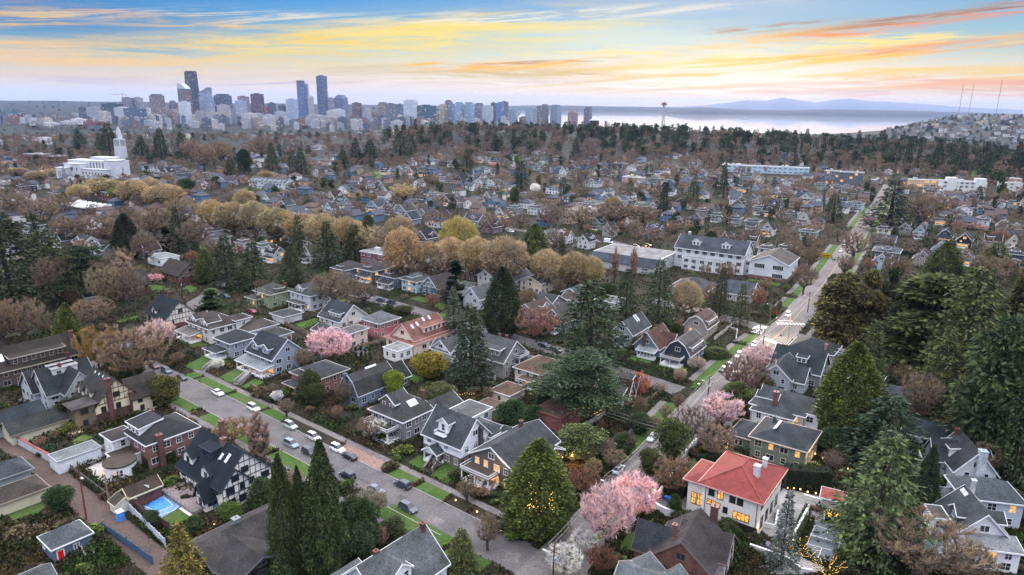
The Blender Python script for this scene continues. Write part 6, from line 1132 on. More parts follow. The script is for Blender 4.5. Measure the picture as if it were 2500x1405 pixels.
LAWNS=[('A1',[(1310,870),(1450,800),(1570,830),(1540,870),(1440,900)],'green lawn in front of the arched-porch house'),('A1',[(1560,950),(1690,885),(1780,910),(1690,990),(1650,985)],'sloping green lawn in front of the two-dormer house'),('A1',[(1730,1015),(1830,955),(1900,980),(1820,1040)],'small green lawn right of the stone steps'),('A3',[(505,610),(600,555),(700,590),(610,675)],'green lawn left of the garden steps'),('A3',[(665,705),(765,610),(885,640),(790,760)],'green lawn right of the garden steps'),('A2',[(30,985),(290,850),(370,930),(110,1055)],'bright green lawn at the lower left'),('A2',[(500,460),(590,410),(660,430),(560,480)],'small green patch beside the glowing patio'),('A1',[(2100,570),(2260,520),(2310,545),(2170,600)],'green back lawn left of the pink cherry'),('A1',[(1310,300),(1360,285),(1420,310),(1370,340)],'small green lawn by the lit garage'),('A4',[(440,230),(590,180),(590,240),(500,260)],'green front lawn by the avenue'),('A4',[(130,560),(300,590),(250,720),(60,680)],'walled lawn left of the villa'),('A3',[(2110,1100),(2290,970),(2210,1060),(2150,1130)],'narrow lawn left of the brick tudor'),('A3',[(1985,1230),(2080,1090),(2160,1120),(2080,1260)],'dull lawn left of the brick tudor'),('A6',[(1430,830),(1560,830),(1700,900),(1650,960),(1520,910)],'grass bank above the low brick house'),('A4',[(1830,90),(2460,500),(2462,430),(1900,60)],'dark grass bank below the wood'),('A4',[(1130,400),(1250,440),(1280,500),(1150,480)],'shaded green lawn under the dark evergreen'),('A5',[(680,430),(740,410),(820,430),(760,465)],'green front lawn on the second street'),('A5',[(740,490),(800,480),(820,520),(760,530)],'small lawn behind the pink-roofed house'),('A1',[(830,545),(980,505),(1000,520),(850,560)],'green strip by the tudor house street'),('A3',[(2030,530),(2130,440),(2160,460),(2060,550)],'green strip where the second street meets the avenue'),('I3',[(1740,760),(1880,690),(2040,700),(2380,740),(2360,800),(2200,840),(2000,810),(1800,820)],'bright cemetery lawn beyond the flats'),('A3',[(1700,1230),(1830,1130),(1920,1080),(1830,1200)],'green strip behind the white flowering trees'),('A3',[(385,905),(400,900),(840,1145),(880,1180),(760,1190),(380,980)],'long green lawn above the pale blue-white house'),('I2',[(550,835),(660,850),(650,870),(560,850)],'bright strip of hillside lawn'),('I2',[(210,800),(320,790),(330,840),(220,840)],'terraced hillside lawn')]
for i,(k,pts,lb)in enumerate(LAWNS):sheet('lawn',pts,.070+i*.0005,M_lawn,lb,k);
for k,pts,z,mt,nm,lb in(('A2',[(985,955),(1215,800),(1310,905),(1105,1020)],.10,M_court,'sports_court','blue half basketball court'),('A2',[(1012,915),(1150,852),(1222,912),(1112,958)],.106,M_key,'court_key','bright blue key of the half court'),('A2',[(1105,1020),(1330,895),(1410,985),(1200,1075)],.095,M_lawn,'lawn','artificial green lawn beside the blue court'),('A2',[(600,655),(770,580),(915,675),(745,765)],.09,M_stone,'patio','pale stone patio with two round tables'),('A2',[(650,560),(800,500),(960,590),(900,665),(770,575),(640,640)],.085,M_asphalt,'patio','dark patio beside the round bay'),('A2',[(250,500),(430,430),(560,500),(370,560)],.08,M_ground,'planting_bed','mossy planted court behind the long wall'),('A2',[(470,385),(560,350),(600,390),(500,430)],.13,M_stone,'terrace','stone terrace glowing under a lamp'),('A4',[(560,1040),(760,790),(1060,860),(1040,900),(960,940),(820,1170),(650,1130)],.10,M_patio,'terrace','grey paved terrace beside the villa'),('A4',[(900,1230),(990,1010),(1160,1050),(1180,1110),(1160,1330),(1000,1320)],.10,M_tennis,'tennis_court','slate-blue tennis court with white lines'),('A4',[(650,1180),(830,1250),(1000,1330),(1140,1400),(700,1400)],.07,M_patio,'driveway','pale driveway below the tennis court'),('A3',[(2290,860),(2462,800),(2500,900),(2440,990),(2250,930)],.06,M_asphalt,'driveway','dark driveway behind the curved white wall'),('A4',[(0,480),(60,400),(150,380),(150,440),(60,540),(-60,620)],.06,M_walk,'driveway','pale forecourt at the avenue wall'),('A4',[(870,590),(1000,600),(1010,640),(880,640)],.06,M_patio,'patio','lit garden patio behind the hedge'),('A4',[(1820,760),(1930,800),(1940,850),(1830,840)],.06,M_alley,'patio','brick patio beside the pale blue house'),('I1',[(230,800),(420,760),(430,830),(250,860)],.02,M_avenue,'parking_lot','parking lot under yellow lamps left of the church'),('A5',[(130,760),(220,740),(230,770),(160,800)],.05,M_asphalt,'driveway','parking space with blue bins'),('A3',[(1120,620),(1180,640),(1050,850),(1000,830)],.0625,M_alley,'path','brick path and steps up to the craftsman porch'),('A3',[(1300,1185),(1500,1000),(1540,1020),(1380,1200)],.06,M_walk,'path','corner path under the lit cedar'),('A3',[(940,985),(1240,1085),(1330,1120),(1330,1160),(1100,1080)],.058,M_walk,'path','garden path near the corner'),('A4',[(160,0),(250,0),(200,60),(90,90)],.0605,M_lawn,'lawn','narrow green tip by the avenue kerb')):
 sheet(nm,pts,z,mt,lb,k)
for pts,lb,k in(([(1012,915),(1112,958)],'a','A2'),([(1112,958),(1205,925),(1218,908),(1195,885),(1150,852)],'b','A2'),([(1000,950),(1105,990),(1230,950),(1262,905),(1240,860)],'c','A2')):line_(pts,.12,.112,'white basketball court line','court_line',k)
def cl(a,b_):return[(a),(b_)]
P4=dict(a=(985,1055),b=(1150,1105),c=(930,1185),d=(1155,1245),e=(900,1250),f=(1110,1330),m=(1078,1085),n=(1060,1150),o=(1030,1218),p=(1003,1292),q=(958,1125),r=(1160,1180))
for a,b_ in(('a','b'),('a','e'),('c','d'),('e','f'),('b','r'),('r','f'),('q','r'),('m','n'),('o','p')):line_([P4[a],P4[b_]],.14,.108,'white tennis court line','court_line','A4')
def steps(k,p0,p1,w,n,lb,rise=1.2):
 a,b_=Vector(G(*C(k,*p0))),Vector(G(*C(k,*p1)));L_=(b_-a).length;e=MB()
 for i in range(n):e.box(-w/2,w/2,L_*i/n,L_*(i+1)/n,0,.08+rise*(i+1)/n)
 e.box(-w/2-.25,-w/2,0,L_,0,rise+.3);e.box(w/2,w/2+.25,0,L_,0,rise+.3)
 tag(e.build('stone_steps',M_concrete,None,L(.27,.25,.24),(a.x,a.y,0),math.atan2(b_.y-a.y,b_.x-a.x)-PI/2),lb,'steps','garden steps')
steps('A3',(650,680),(730,575),1.8,8,'concrete garden steps between the two lawns of the half-timbered house');steps('A3',(1050,840),(1130,700),2.0,8,'brick steps up to the glowing craftsman porch');steps('A1',(1475,905),(1540,850),1.6,7,'concrete steps beside the small white magnolia');steps('A1',(1700,1000),(1780,935),1.8,7,'concrete steps to the two-dormer house');steps('A2',(640,1290),(590,1180),1.2,9,'grey garden steps behind the blue garage',1.0);steps('A4',(985,1030),(990,970),3.0,6,'pale steps down to the tennis court',.9)
# walls, fences, hedges
def walled(name,k,pts,h,t,mat,col,lb,cat,cap=None,posts=0):
 q=[G(*C(k,*p))for p in pts];r=bpy.data.objects.new(name,None);COL.objects.link(r);r.location=(q[0][0],q[0][1],0);tag(r,lb,cat);e,c=MB(),MB()
 A,B=off(q,t/2),off(q,-t/2)
 A=[(p[0]-q[0][0],p[1]-q[0][1])for p in A];B=[(p[0]-q[0][0],p[1]-q[0][1])for p in B];A2=off(A,.06);B2=off(B,-.06)
 for i in range(len(q)-1):
  lo=[B[i],B[i+1],A[i+1],A[i]];e.hexa([(p[0],p[1],0)for p in lo],[(p[0],p[1],h)for p in lo])
  if cap:lo=[B2[i],B2[i+1],A2[i+1],A2[i]];c.hexa([(p[0],p[1],h)for p in lo],[(p[0],p[1],h+.12)for p in lo])
  if posts:
   n=int((Vector(q[i+1])-Vector(q[i])).length/posts)
   for j in range(n+1):
    x=A[i][0]+(A[i+1][0]-A[i][0])*j/max(n,1);y=A[i][1]+(A[i+1][1]-A[i][1])*j/max(n,1);c.box(x-.07,x+.07,y-.07,y+.07,0,h+.2)
 e.build('panel' if posts else 'wall_body',mat,r,col)
 if c.v:c.build('post' if posts else 'coping',mat,r,cap or col)
 return r
walled('garden_wall','A2',[(120,470),(395,620)],1.8,.5,M_concrete,L(.42,.42,.44),'long white retaining wall with brick top along the alley','wall',S(130,74,70))
walled('fence','A2',[(870,905),(1170,1205)],1.9,.1,M_wood,S(176,180,190),'long pale board fence beside the alley','fence',None,2.4);walled('fence','A2',[(880,880),(1020,985),(1200,1090)],2.0,.1,M_wood,S(88,66,62),'brown board fence around the blue court','fence',None,2.4)
walled('fence','A2',[(640,1120),(730,1085),(900,1200),(1080,1330)],1.8,.1,M_wood,S(66,84,108),'blue-grey board fence behind the blue garage','fence',None,2.2);walled('fence','A2',[(485,650),(780,880)],1.6,.12,M_wood,S(90,88,84),'weathered grey fence along the alley edge','fence',None,2.5)
walled('garden_wall','A3',[(2200,880),(2235,925),(2290,960),(2330,980),(2410,1000)],1.6,.4,M_stucco,WHITE,'curved white wall around the dark driveway','wall',WHITE);walled('garden_wall','A3',[(2270,870),(2330,790),(2480,620)],1.7,.4,M_stucco,S(206,202,204),'white garden wall running up from the brick gate pier','wall',S(206,192,176))
walled('garden_wall','A4',[(0,640),(60,570),(145,480)],1.8,.4,M_stucco,S(206,202,204),'white wall beside the avenue left of the villa','wall',S(206,204,206));walled('garden_wall','A4',[(940,940),(815,1170)],1.1,.35,M_stucco,S(190,182,176),'white retaining wall beside the tennis court','wall',WHITE);walled('garden_wall','A4',[(900,860),(1050,905)],1.0,.35,M_stucco,S(214,206,200),'low pinkish wall above the court steps','wall',WHITE)
walled('garden_wall','A4',[(520,1215),(650,1260),(790,1310),(880,1385),(960,1400)],1.0,.35,M_stucco,S(200,196,196),'low white wall winding below the tennis court','wall',WHITE);walled('garden_wall','A4',[(560,1050),(700,1080),(720,970)],1.0,.3,M_stucco,S(206,202,200),'low wall around the villa balcony','wall',WHITE)
walled('fence','A5',[(1055,945),(1145,965)],1.6,.1,M_wood,WHITE,'white board fence by the three clipped cypresses','fence',None,2);walled('garden_wall','A1',[(1800,1010),(1960,1100)],1.0,.4,M_brick,S(110,74,66),'low brick retaining wall above the sidewalk','wall');walled('fence','A3',[(410,360),(540,420),(620,360)],1.8,.1,M_wood,S(70,62,60),'dark slatted fence below the deck house','fence',None,2)
walled('fence','A6',[(185,700),(260,640)],1.8,.1,M_wood,S(140,128,120),'grey board fence right of the navy gambrel house','fence',None,2);walled('fence','A1',[(2040,570),(2120,610),(2240,650)],1.6,.1,M_wood,S(110,96,90),'brown alley fence left of the pink cherry','fence',None,2.2);walled('garden_wall','A6',[(360,600),(440,620),(430,690)],1.4,.4,M_concrete,L(.3),'grey garden wall near the lit crossing','wall')
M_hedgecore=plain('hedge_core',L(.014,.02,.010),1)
def hedge(k,p0,p1,w,h,col,lb):
 a,b_=Vector(G(*C(k,*p0))),Vector(G(*C(k,*p1)));L_=(b_-a).length;n=int((L_*w+2*L_*h)*22)+80;n=min(n,9000)
 f=rg.random(n);c=np.stack([rg.uniform(0,L_,n),rg.uniform(-w/2,w/2,n),rg.uniform(0,h,n)],1);top=f<w/(w+2*h);c[top,2]=h+rg.normal(0,.06,top.sum());sd=~top&(f<.5+w/(w+2*h)/2);c[sd,1]=-w/2+rg.normal(0,.06,sd.sum());o_=~top&~sd;c[o_,1]=w/2+rg.normal(0,.06,o_.sum())
 v=cards(rg,c,rg.normal(0,1,(n,3)),.26,.2,.3);f_=quads(n);ang=math.atan2(b_.y-a.y,b_.x-a.x)
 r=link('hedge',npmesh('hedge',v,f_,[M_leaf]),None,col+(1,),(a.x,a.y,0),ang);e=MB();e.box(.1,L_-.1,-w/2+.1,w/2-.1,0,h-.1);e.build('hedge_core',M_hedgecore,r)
 tag(r,lb,'hedge','clipped hedges')
hedge('A2',(1020,640),(1245,580),2.6,2.4,(.045,.065,.018),'clipped yellow-green hedge between the round bay and the tudor house');hedge('A2',(715,490),(825,450),3.0,2.2,(.025,.042,.014),'square dark hedge left of the brick house');hedge('A2',(930,690),(1000,670),2.4,2.2,(.05,.06,.02),'rounded hedge block beside the stone patio')
hedge('A4',(760,775),(1080,800),3.4,5.2,(.014,.026,.012),'very tall dark clipped hedge behind the villa terrace');hedge('A4',(830,1160),(945,935),1.6,1.2,(.055,.085,.02),'low bright hedge along the tennis court wall');hedge('A5',(590,730),(880,600),2.2,4.0,(.045,.075,.018),'long tall green hedge right of the pink-roofed house');hedge('A3',(2290,800),(2462,860),2.0,3.2,(.02,.032,.014),'dark hedge above the curved white wall')
hedge('A3',(1940,1205),(2075,1060),1.6,1.5,(.05,.075,.018),'clipped green hedge along the cherry-lined walk');hedge('A3',(2080,1050),(2165,950),1.6,1.5,(.05,.07,.018),'upper stretch of clipped hedge near the pink cherries');hedge('A4',(0,740),(110,860),2,3,(.02,.035,.015),'dark hedge at the left corner of the villa');hedge('A1',(1830,1065),(1960,1130),1.8,1.6,(.05,.045,.025),'olive hedge row above the brick retaining wall')
hedge('A1',(1880,1020),(2060,1100),1.4,1.2,(.03,.045,.018),'second hedge row beside the red-walled house');hedge('A3',(720,1390),(640,1380),2,2,(.04,.075,.015),'bright green hedge corner at the bottom edge');hedge('A4',(140,590),(300,600),1.6,1.6,(.02,.035,.015),'hedge at the head of the walled lawn');hedge('A6',(490,490),(660,520),1.4,1.2,(.04,.045,.02),'low hedge in front of the school corner');hedge('A6',(690,520),(750,420),1.2,1.4,(.07,.05,.03),'brown hedge beside the school sidewalk')
hedge('I3',(1610,1395),(1800,1400),3,3,(.05,.08,.02),'bright green hedge mass right of the light blue house');hedge('I2',(640,860),(760,900),3,2.5,(.04,.06,.025),'dark hillside hedge below the bright lawn strip')
# vehicles
def car_proto(kind):
 L_,W_,H_={'sedan':(4.7,1.84,1.45),'suv':(4.7,1.9,1.72),'van':(6.0,2.1,2.7)}[kind];x0,x1=-L_/2,L_/2;w=W_/2
 def prof(st,mb,m=0):
  ks=[]
  for(x,hw_,zb,zt,tw)in st:ks.append([(x,-hw_,zb),(x,hw_,zb),(x,hw_*.99,(zb+zt)*.55),(x,hw_*tw,zt),(x,-hw_*tw,zt),(x,-hw_*.99,(zb+zt)*.55)])
  n=len(mb.v)
  for r_ in ks:mb.v+=r_
  for i in range(len(ks)-1):
   for j in range(6):q=(j+1)%6;mb.f.append((n+i*6+j,n+i*6+q,n+(i+1)*6+q,n+(i+1)*6+j));mb.m.append(m)
  mb.f.append(tuple(n+j for j in range(5,-1,-1)));mb.f.append(tuple(n+(len(ks)-1)*6+j for j in range(6)));mb.m+=[m,m]
 b_=MB();zh=.95 if kind!='van' else 1.1
 prof([(x0,w*.86,.35,zh*.8,.8),(x0+.25,w*.97,.22,zh*.98,.86),(x0+1.2,w,.2,zh,.9),(.3,w,.2,zh,.9),(x1-1.2,w,.2,zh*.96,.88),(x1-.3,w*.96,.22,zh*.82,.84),(x1,w*.8,.34,zh*.66,.8)],b_)
 c=MB();g=MB()
 if kind=='sedan':st=[(x0+.5,w*.78,zh-.03,zh,.95),(x0+1.15,w*.84,zh-.03,H_-.08,.78),(x0+1.9,w*.84,zh-.03,H_,.76),(.35,w*.84,zh-.03,H_-.03,.76),(x1-1.35,w*.82,zh-.03,zh,.95)]
 elif kind=='suv':st=[(x0+.12,w*.84,zh-.03,zh+.05,.95),(x0+.4,w*.86,zh-.03,H_-.1,.8),(x0+1.2,w*.86,zh-.03,H_,.8),(.45,w*.86,zh-.03,H_-.03,.8),(x1-1.3,w*.84,zh-.03,zh,.95)]
 else:st=[(x0+.05,w*.94,zh-.03,H_-.1,.94),(x0+.3,w*.96,zh-.03,H_,.95),(x1-1.7,w*.96,zh-.03,H_,.95),(x1-1.3,w*.92,zh-.03,H_-.2,.9),(x1-.7,w*.86,zh-.03,zh,.95)]
 prof(st,g);rf=MB();i0,i1=st[1][0]+.05,st[3][0]-.02;z1=st[2][3]
 rf.hexa([(i0,-w*.66,z1-.1),(i1,-w*.64,z1-.07),(i1,w*.64,z1-.07),(i0,w*.66,z1-.1)],[(i0+.05,-w*.6,z1-.01),(i1-.05,-w*.58,z1+.01),(i1-.05,w*.58,z1+.01),(i0+.05,w*.6,z1-.01)])
 if kind=='van':rf.box(i0,x1-1.6,-w*.95-.02,w*.95+.02,zh,H_+.03)
 wh=MB();wh.tube((0,-.11,0),(0,.11,0),.33,k=14);rm=MB();rm.tube((0,-.125,0),(0,.125,0),.19,k=10)
 li=MB();li.box(-.05,.06,-.2,.2,-.07,.07);
 return dict(body=b_.mesh('body',[M_paint]),cabin=g.mesh('window_band',[M_glass]),roof=rf.mesh('roof_panel',[M_paint]),wheel=wh.mesh('wheel',[M_tyre]),rim=rm.mesh('rim',[M_metal]),light=li.mesh('headlight',[M_trim]),L=L_,w=w)
CARS={k_:car_proto(k_)for k_ in('sedan','suv','van')}
def car(kind,k,X,Y,head,col,lb,lights=False):
 p=CARS[kind];g=G(*C(k,X,Y),.7);r=bpy.data.objects.new('parked_car' if kind!='van' else 'parked_van',None);COL.objects.link(r);r.location=(g[0],g[1],.02);r.rotation_euler=(0,0,head);tag(r,lb,'car' if kind!='van' else 'van','cars parked along the streets')
 link('body',p['body'],r,col);link('window_band',p['cabin'],r);link('roof_panel',p['roof'],r,col)
 for sx in(-1,1):
  for sy in(-1,1):wh_=link('wheel',p['wheel'],r,None,(sx*p['L']*.31,sy*(p['w']-.10),.33));link('rim',p['rim'],wh_,L(.4))
  h_=link('headlight',p['light'],r,WHITE,(p['L']/2-.12,sx*p['w']*.58,.62));t_=link('taillight',p['light'],r,S(150,20,20),(-p['L']/2+.08,sx*p['w']*.62,.78))
  if lights:h_.data=p['light'].copy();h_.data.materials[0]=M_head
 return r
ha=math.atan2(ua.y,ua.x);hv=math.atan2(avl[3][1]-avl[2][1],avl[3][0]-avl[2][0])
cw,ck,cg,cs_,cb,cd=S(232,232,236),S(26,28,34),S(96,104,116),S(176,180,186),S(54,70,92),S(50,54,62)
for q in(('suv',None,376,893,ha,S(92,46,46),'dark red car behind the grey suv at the head of the near street'),('suv',None,406,904,ha,S(96,104,118),'grey suv parked at the upper kerb near the reddish maple'),('sedan',None,444,921,ha,ck,'black sedan parked in front of the first green verge'),('sedan',None,532,958,ha,cw,'bright white sedan parked on the near street'),('suv',None,619,995,ha,cw,'white hatchback with black sunroof on the near street'),('suv',None,709,1038,ha,cs_,'silver wagon parked by the shrubby verge'),('suv',None,766,1066,ha,S(196,196,200),'silver hatchback just left of the tallest conifer'),('suv',None,711,1083,ha,S(120,134,150),'blue-grey suv at the lower kerb'),('suv',None,755,1103,ha,cd,'dark suv with pale roof half hidden by the conifers'),('suv',None,824,1094,ha,cw,'white suv emerging right of the tallest conifer'),('sedan',None,853,1113,ha+PI,ck,'black sedan beside the rocky verge'),('suv',None,848,1160,ha+PI,ck,'black suv at the lower kerb right of the tallest conifer'),('sedan',None,918,1194,ha,cg,'grey car roof showing above the pale rhododendron'),('suv',None,983,1182,ha+PI,cd,'dark grey suv with roof rails near the garden steps'),('suv',None,996,1239,ha,S(70,78,92),'slate-blue hatchback alone at the lower kerb'),('sedan',None,267,843,ha+2.2,S(130,124,134),'car parked between the bare maples'),('sedan','A4',0,0,0,cw,None),('sedan','A3',2238,425,hv+PI,S(206,214,224),'white sedan seen through the avenue wires'),('sedan','A6',337,885,hv+PI,cb,'dark blue sedan in front of a white one on the avenue'),('sedan','A6',372,856,hv+PI,cw,'white sedan behind the dark blue one on the avenue'),('suv','A6',450,783,hv+PI,cw,'white suv on the avenue left of the pink cherry'),('sedan','A6',565,705,hv+PI,cw,'white sedan nearest the lit crossing'),('sedan','A6',655,730,hv,S(120,76,80),'reddish car with white roof beyond the pink cherry'),('suv','A6',432,918,hv,S(150,156,164),'grey suv beside the bare cherry on the avenue'),('suv','A6',805,493,hv+PI,cw,'white car with headlamps on approaching the crossing',True),('sedan','A6',1185,35,hv+PI,cw,'white car far up the avenue, nearer of three'),('sedan','I3',1215,1315,hv+PI,cw,'white car far up the avenue, middle of three'),('van','I3',1407,1080,hv+PI,S(206,222,220),'white van far up the avenue'),('sedan','A6',1135,92,hv,S(80,120,110),'green car by the yellow shrub on the avenue'),('suv','A5',318,388,ha+PI,S(60,76,92),'dark blue suv on the second street, left of a pair'),('suv','A5',395,405,ha+PI,S(52,64,76),'dark blue suv on the second street, right of a pair'),('sedan','A5',355,430,ha,cs_,'silver car below the pair of dark suvs'),('suv','A5',140,340,ha,cg,'grey car at the left end of the second street'),('suv','A5',1140,603,ha,cw,'white suv behind the shingled house'),('suv','A5',1495,715,ha,ck,'dark car under the broad fir, left of two'),('suv','A5',1580,745,ha,ck,'dark car under the broad fir, right of two'),('sedan','A1',1810,468,ha,S(140,30,40),'red car in the back lane by the tall pole'),('suv','A1',1620,362,ha,S(40,52,60),'dark car in the lane above the clipped evergreen'),('van','I2',1955,1295,rad(-31),cw,'white van on the street behind the school hall'),('suv','I2',2155,1327,rad(-31),cd,'dark car behind the school hall'),('sedan','I2',2228,1335,rad(-31),S(170,40,44),'bright red car behind the school hall'),('sedan','I2',2240,1318,rad(-31),S(110,50,60),'maroon car behind the school hall'),('sedan','I2',1215,1180,rad(-31),ck,'black car beside the maroon house'),('sedan','I2',1255,1218,rad(-31),cw,'white car below the maroon house'),('suv','A4',595,1170,rad(-28),S(60,64,72),'dark suv parked below the villa garage doors'),('sedan','A4',690,1190,rad(-28),cw,None),('suv','A4',1655,470,rad(20),cw,None),('sedan','A3',2000,650,hv,S(196,200,206),'pale car partly hidden behind the big pink cherries')):
 if q[6]and q[2]:car(*q)
# poles, wires, small things
def pole(k,X,Y,Yt,lb,arm=True,lamp=0,col=S(70,54,48),xf=None,lit=False):
 g=G(*C(k,X,Y));h=height_for(*g,C(k,X,Yt)[1]);r=bpy.data.objects.new('utility_pole',None);COL.objects.link(r);r.location=(*g,0);r.rotation_euler=(0,0,grid_rot(*g));tag(r,lb,'utility pole','utility poles')
 e=MB();e.tube((0,0,-.3),(0,0,h),.20,.13,8);e.build('shaft',M_wood,r,col)
 if arm:
  for dz in(.5,1.5):e=MB();e.box(-1.3,1.3,-.08,.08,h-dz,h-dz+.14);[e.tube((x_,0,h-dz+.14),(x_,0,h-dz+.36),.05,k=5)for x_ in(-1.2,-.5,.5,1.2)];e.build('crossarm',M_wood,r,S(110,96,86))
  e=MB();e.tube((.35,0,h-3.4),(.35,0,h-2.5),.26,k=10);e.build('transformer',M_metal,r,S(150,154,158))
 if lamp:
  e=MB();e.tube((0,0,h*.72),(lamp*2.4,-.4,h*.80),.06,.05,5);e.hexa([(lamp*2.2,-.6,h*.79),(lamp*2.2+.7,-.6,h*.79),(lamp*2.2+.7,-.25,h*.79),(lamp*2.2,-.25,h*.79)],[(lamp*2.2,-.6,h*.81),(lamp*2.2+.7,-.6,h*.81),(lamp*2.2+.7,-.25,h*.81),(lamp*2.2,-.25,h*.81)])
  e.build('lamp_arm',M_metal,r,S(190,192,196))
 return(g[0],g[1],h)
pl=[pole('A3',1535,1470,1190,'utility pole with transformer at the bottom edge by the white blossom',lamp=-1),pole('A3',1933,940,700,'utility pole rising through the big pink cherries',lamp=-1),pole('A3',2300,470,355,'utility pole by the white sedan on the avenue'),pole('A6',230,1080,950,'utility pole with curved lamp by the pink magnolia on the avenue',lamp=-1),pole('A6',420,955,800,'pole with grey transformer left of the bare cherry'),pole('A6',622,745,595,'utility pole nearest the lit crossing'),pole('A6',945,480,335,'utility pole above the crossing right of the oncoming car',lamp=-1)]
pc=[pole('A3',1405,200,40,'alley pole beside the brown-roofed garage'),pole('A2',612,1010,600,'tall red-brown alley pole with curved lamp',lamp=1,arm=False,col=S(112,56,48)),pole('A2',775,925,690,'thin grey-brown pole by the alley shed',arm=False,col=S(130,110,96)),pole('A1',1855,492,300,'tall pole with transformer below the green house',lamp=1),pole('A1',1310,385,235,'pole beside the small pink magnolia',arm=True),pole('A5',92,645,520,'pole in front of the cream garage',arm=False),pole('A5',690,800,710,'pole behind the white cottage'),pole('A5',1035,230,120,'pole beside the narrow black-green conifer'),pole('A6',600,640,490,'dark pole on the near left corner of the crossing',arm=False),pole('I1',2295,1050,990,'distant pole right of the cream gable',arm=False),pole('A5',2430,520,400,'pole left of the tan gambrel house',arm=False)]
def wire(a,b_,dx,dz,sag=.9):
 e=MB();A,B=Vector(a),Vector(b_);t=(B-A).normalized();s=Vector((-t.y,t.x,0))*dx;pr=None
 for i in range(9):
  u=i/8;p=A.lerp(B,u)+s+Vector((0,0,-dz-sag*4*u*(1-u)))
  if pr is not None:e.tube(tuple(pr),tuple(p),.035,k=3,cap=False)
  pr=p
 return e
M_wire=plain('wire',L(.30,.29,.28),.6)
for i in range(len(pl)-1):
 r=bpy.data.objects.new('power_line',None);COL.objects.link(r);tag(r,f'{["nearest", "second", "third", "fourth", "fifth", "farthest"][i]} span of power lines along the avenue','power line','power lines')
 for dx,dz in((-1.2,.1),(1.2,.1),(-.9,1.2),(0,2.4),(1.2,1.2)):wire(pl[i],pl[i+1],dx,dz).build('wire',M_wire,r)
r=bpy.data.objects.new('power_line',None);COL.objects.link(r);tag(r,'power lines crossing from the alley pole to the avenue pole','power line','power lines')
for dx,dz in((-1,.1),(1,.1),(0,1.6)):wire(pc[0],pl[2],dx,dz).build('wire',M_wire,r)
r=bpy.data.objects.new('power_line',None);COL.objects.link(r);tag(r,'long alley power lines above the gambrel house','power line','power lines')
for dx,dz in((-1,.1),(1,.1)):wire(pc[3],pc[6],dx,dz,1.6).build('wire',M_wire,r);wire(pc[6],pc[0],dx,dz,1.2).build('wire',M_wire,r)
def lamp(k,X,Y,Yt,lb,lit=False,power=0,arm=1.8,col=S(110,96,80)):
 g=G(*C(k,X,Y));h=min(11,height_for(*g,C(k,X,Yt)[1]));r=bpy.data.objects.new('street_lamp',None);COL.objects.link(r);r.location=(*g,0);tag(r,lb,'street lamp','street lamps')
 e=MB();e.tube((0,0,0),(0,0,h),.12,.08,6);e.tube((0,0,h),(-arm,-.3,h+.3),.05,k=5);e.build('post',M_metal,r,col)
 e=MB();e.ball((-arm,-.3,h+.18),.26,k=8,sq=.5);e.build('lamp_head',M_lamp if lit else M_metal,r,S(200,200,196))
 if power:
  ld=bpy.data.lights.new('street_light','POINT');ld.energy=power;ld.color=(1,.86,.62);ld.shadow_soft_size=.3;lo=bpy.data.objects.new('street_light',ld);COL.objects.link(lo);lo.parent=r;lo.location=(-arm,-.3,h-.3)
lamp('A6',803,685,500,'dark lamp post lighting the crossing',True,11000);lamp('A6',672,555,420,'tan lamp post on the far left corner of the crossing',False,0);lamp('A5',1700,270,205,'street lamp glowing yellow among the golden trees',True,1500);lamp('A6',1030,130,70,'street lamp over the bright yellow shrub',True,900);lamp('A1',290,560,490,'pale street lamp at the upper left cross street');lamp('A5',2430,540,480,'yellow street lamp left of the tan gambrel house',True,1200);lamp('I3',1505,900,845,'street lamp at the top of the avenue',True,800)
def glow(x,y,z,p,c=(1,.55,.2),k=None,size=.3,par=None):
 g=G(*C(k,x,y),z);ld=bpy.data.lights.new('warm_light','POINT');ld.energy=p;ld.color=c;ld.shadow_soft_size=size;o=bpy.data.objects.new('warm_light',ld);COL.objects.link(o);o.location=(g[0],g[1],z)
glow(1110,690,2.2,1100,k='A3');glow(1150,620,7,260,k='A3');glow(1440,900,2,500,k='A3');glow(1850,250,2.5,420,(1,.4,.12),'A3');glow(1750,500,2.2,420,k='A3');glow(925,118,2.4,260,k='A3');glow(540,370,2.0,350,(1,.75,.25),'A2');glow(160,400,2.4,160,(1,.8,.3),'A2');glow(790,565,2.0,600,k='A4');glow(590,1070,2.6,120,k='A4');glow(1000,610,1.2,350,k='A4');glow(300,790,6,2500,(1,.75,.35),'I1');glow(230,820,5,1500,(1,.8,.3),'I1');glow(2090,1055,3,400,(1,.4,.12),'I2');glow(580,1318,3,500,(1,.75,.1),'I2');glow(150,395,3,300,(1,.75,.15),'A6');glow(1880,860,2,120,k='A1')
def bulbs(name,k,pts,z0,z1,n,lb,r_=.06,drape=0.0,cat='string lights'):
 q=[G(*C(k,x_,y_),z)for(x_,y_),z in zip(pts,np.linspace(z0,z1,len(pts)))];zs=np.linspace(z0,z1,len(pts));e=MB();w_=MB();pr=None
 for i in range(n):
  t=i/max(1,n-1)*(len(pts)-1);j=min(int(t),len(pts)-2);u=t-j;p=(q[j][0]*(1-u)+q[j+1][0]*u,q[j][1]*(1-u)+q[j+1][1]*u,zs[j]*(1-u)+zs[j+1]*u-drape*math.sin(PI*u))
  e.ball(p,r_,k=5)
  if pr:w_.tube(pr,p,.02,k=3,cap=False)
  pr=p
 r=bpy.data.objects.new(name,None);COL.objects.link(r);tag(r,lb,cat);e.build('bulbs',M_bulb,r);w_.build('cord',M_tyre,r)
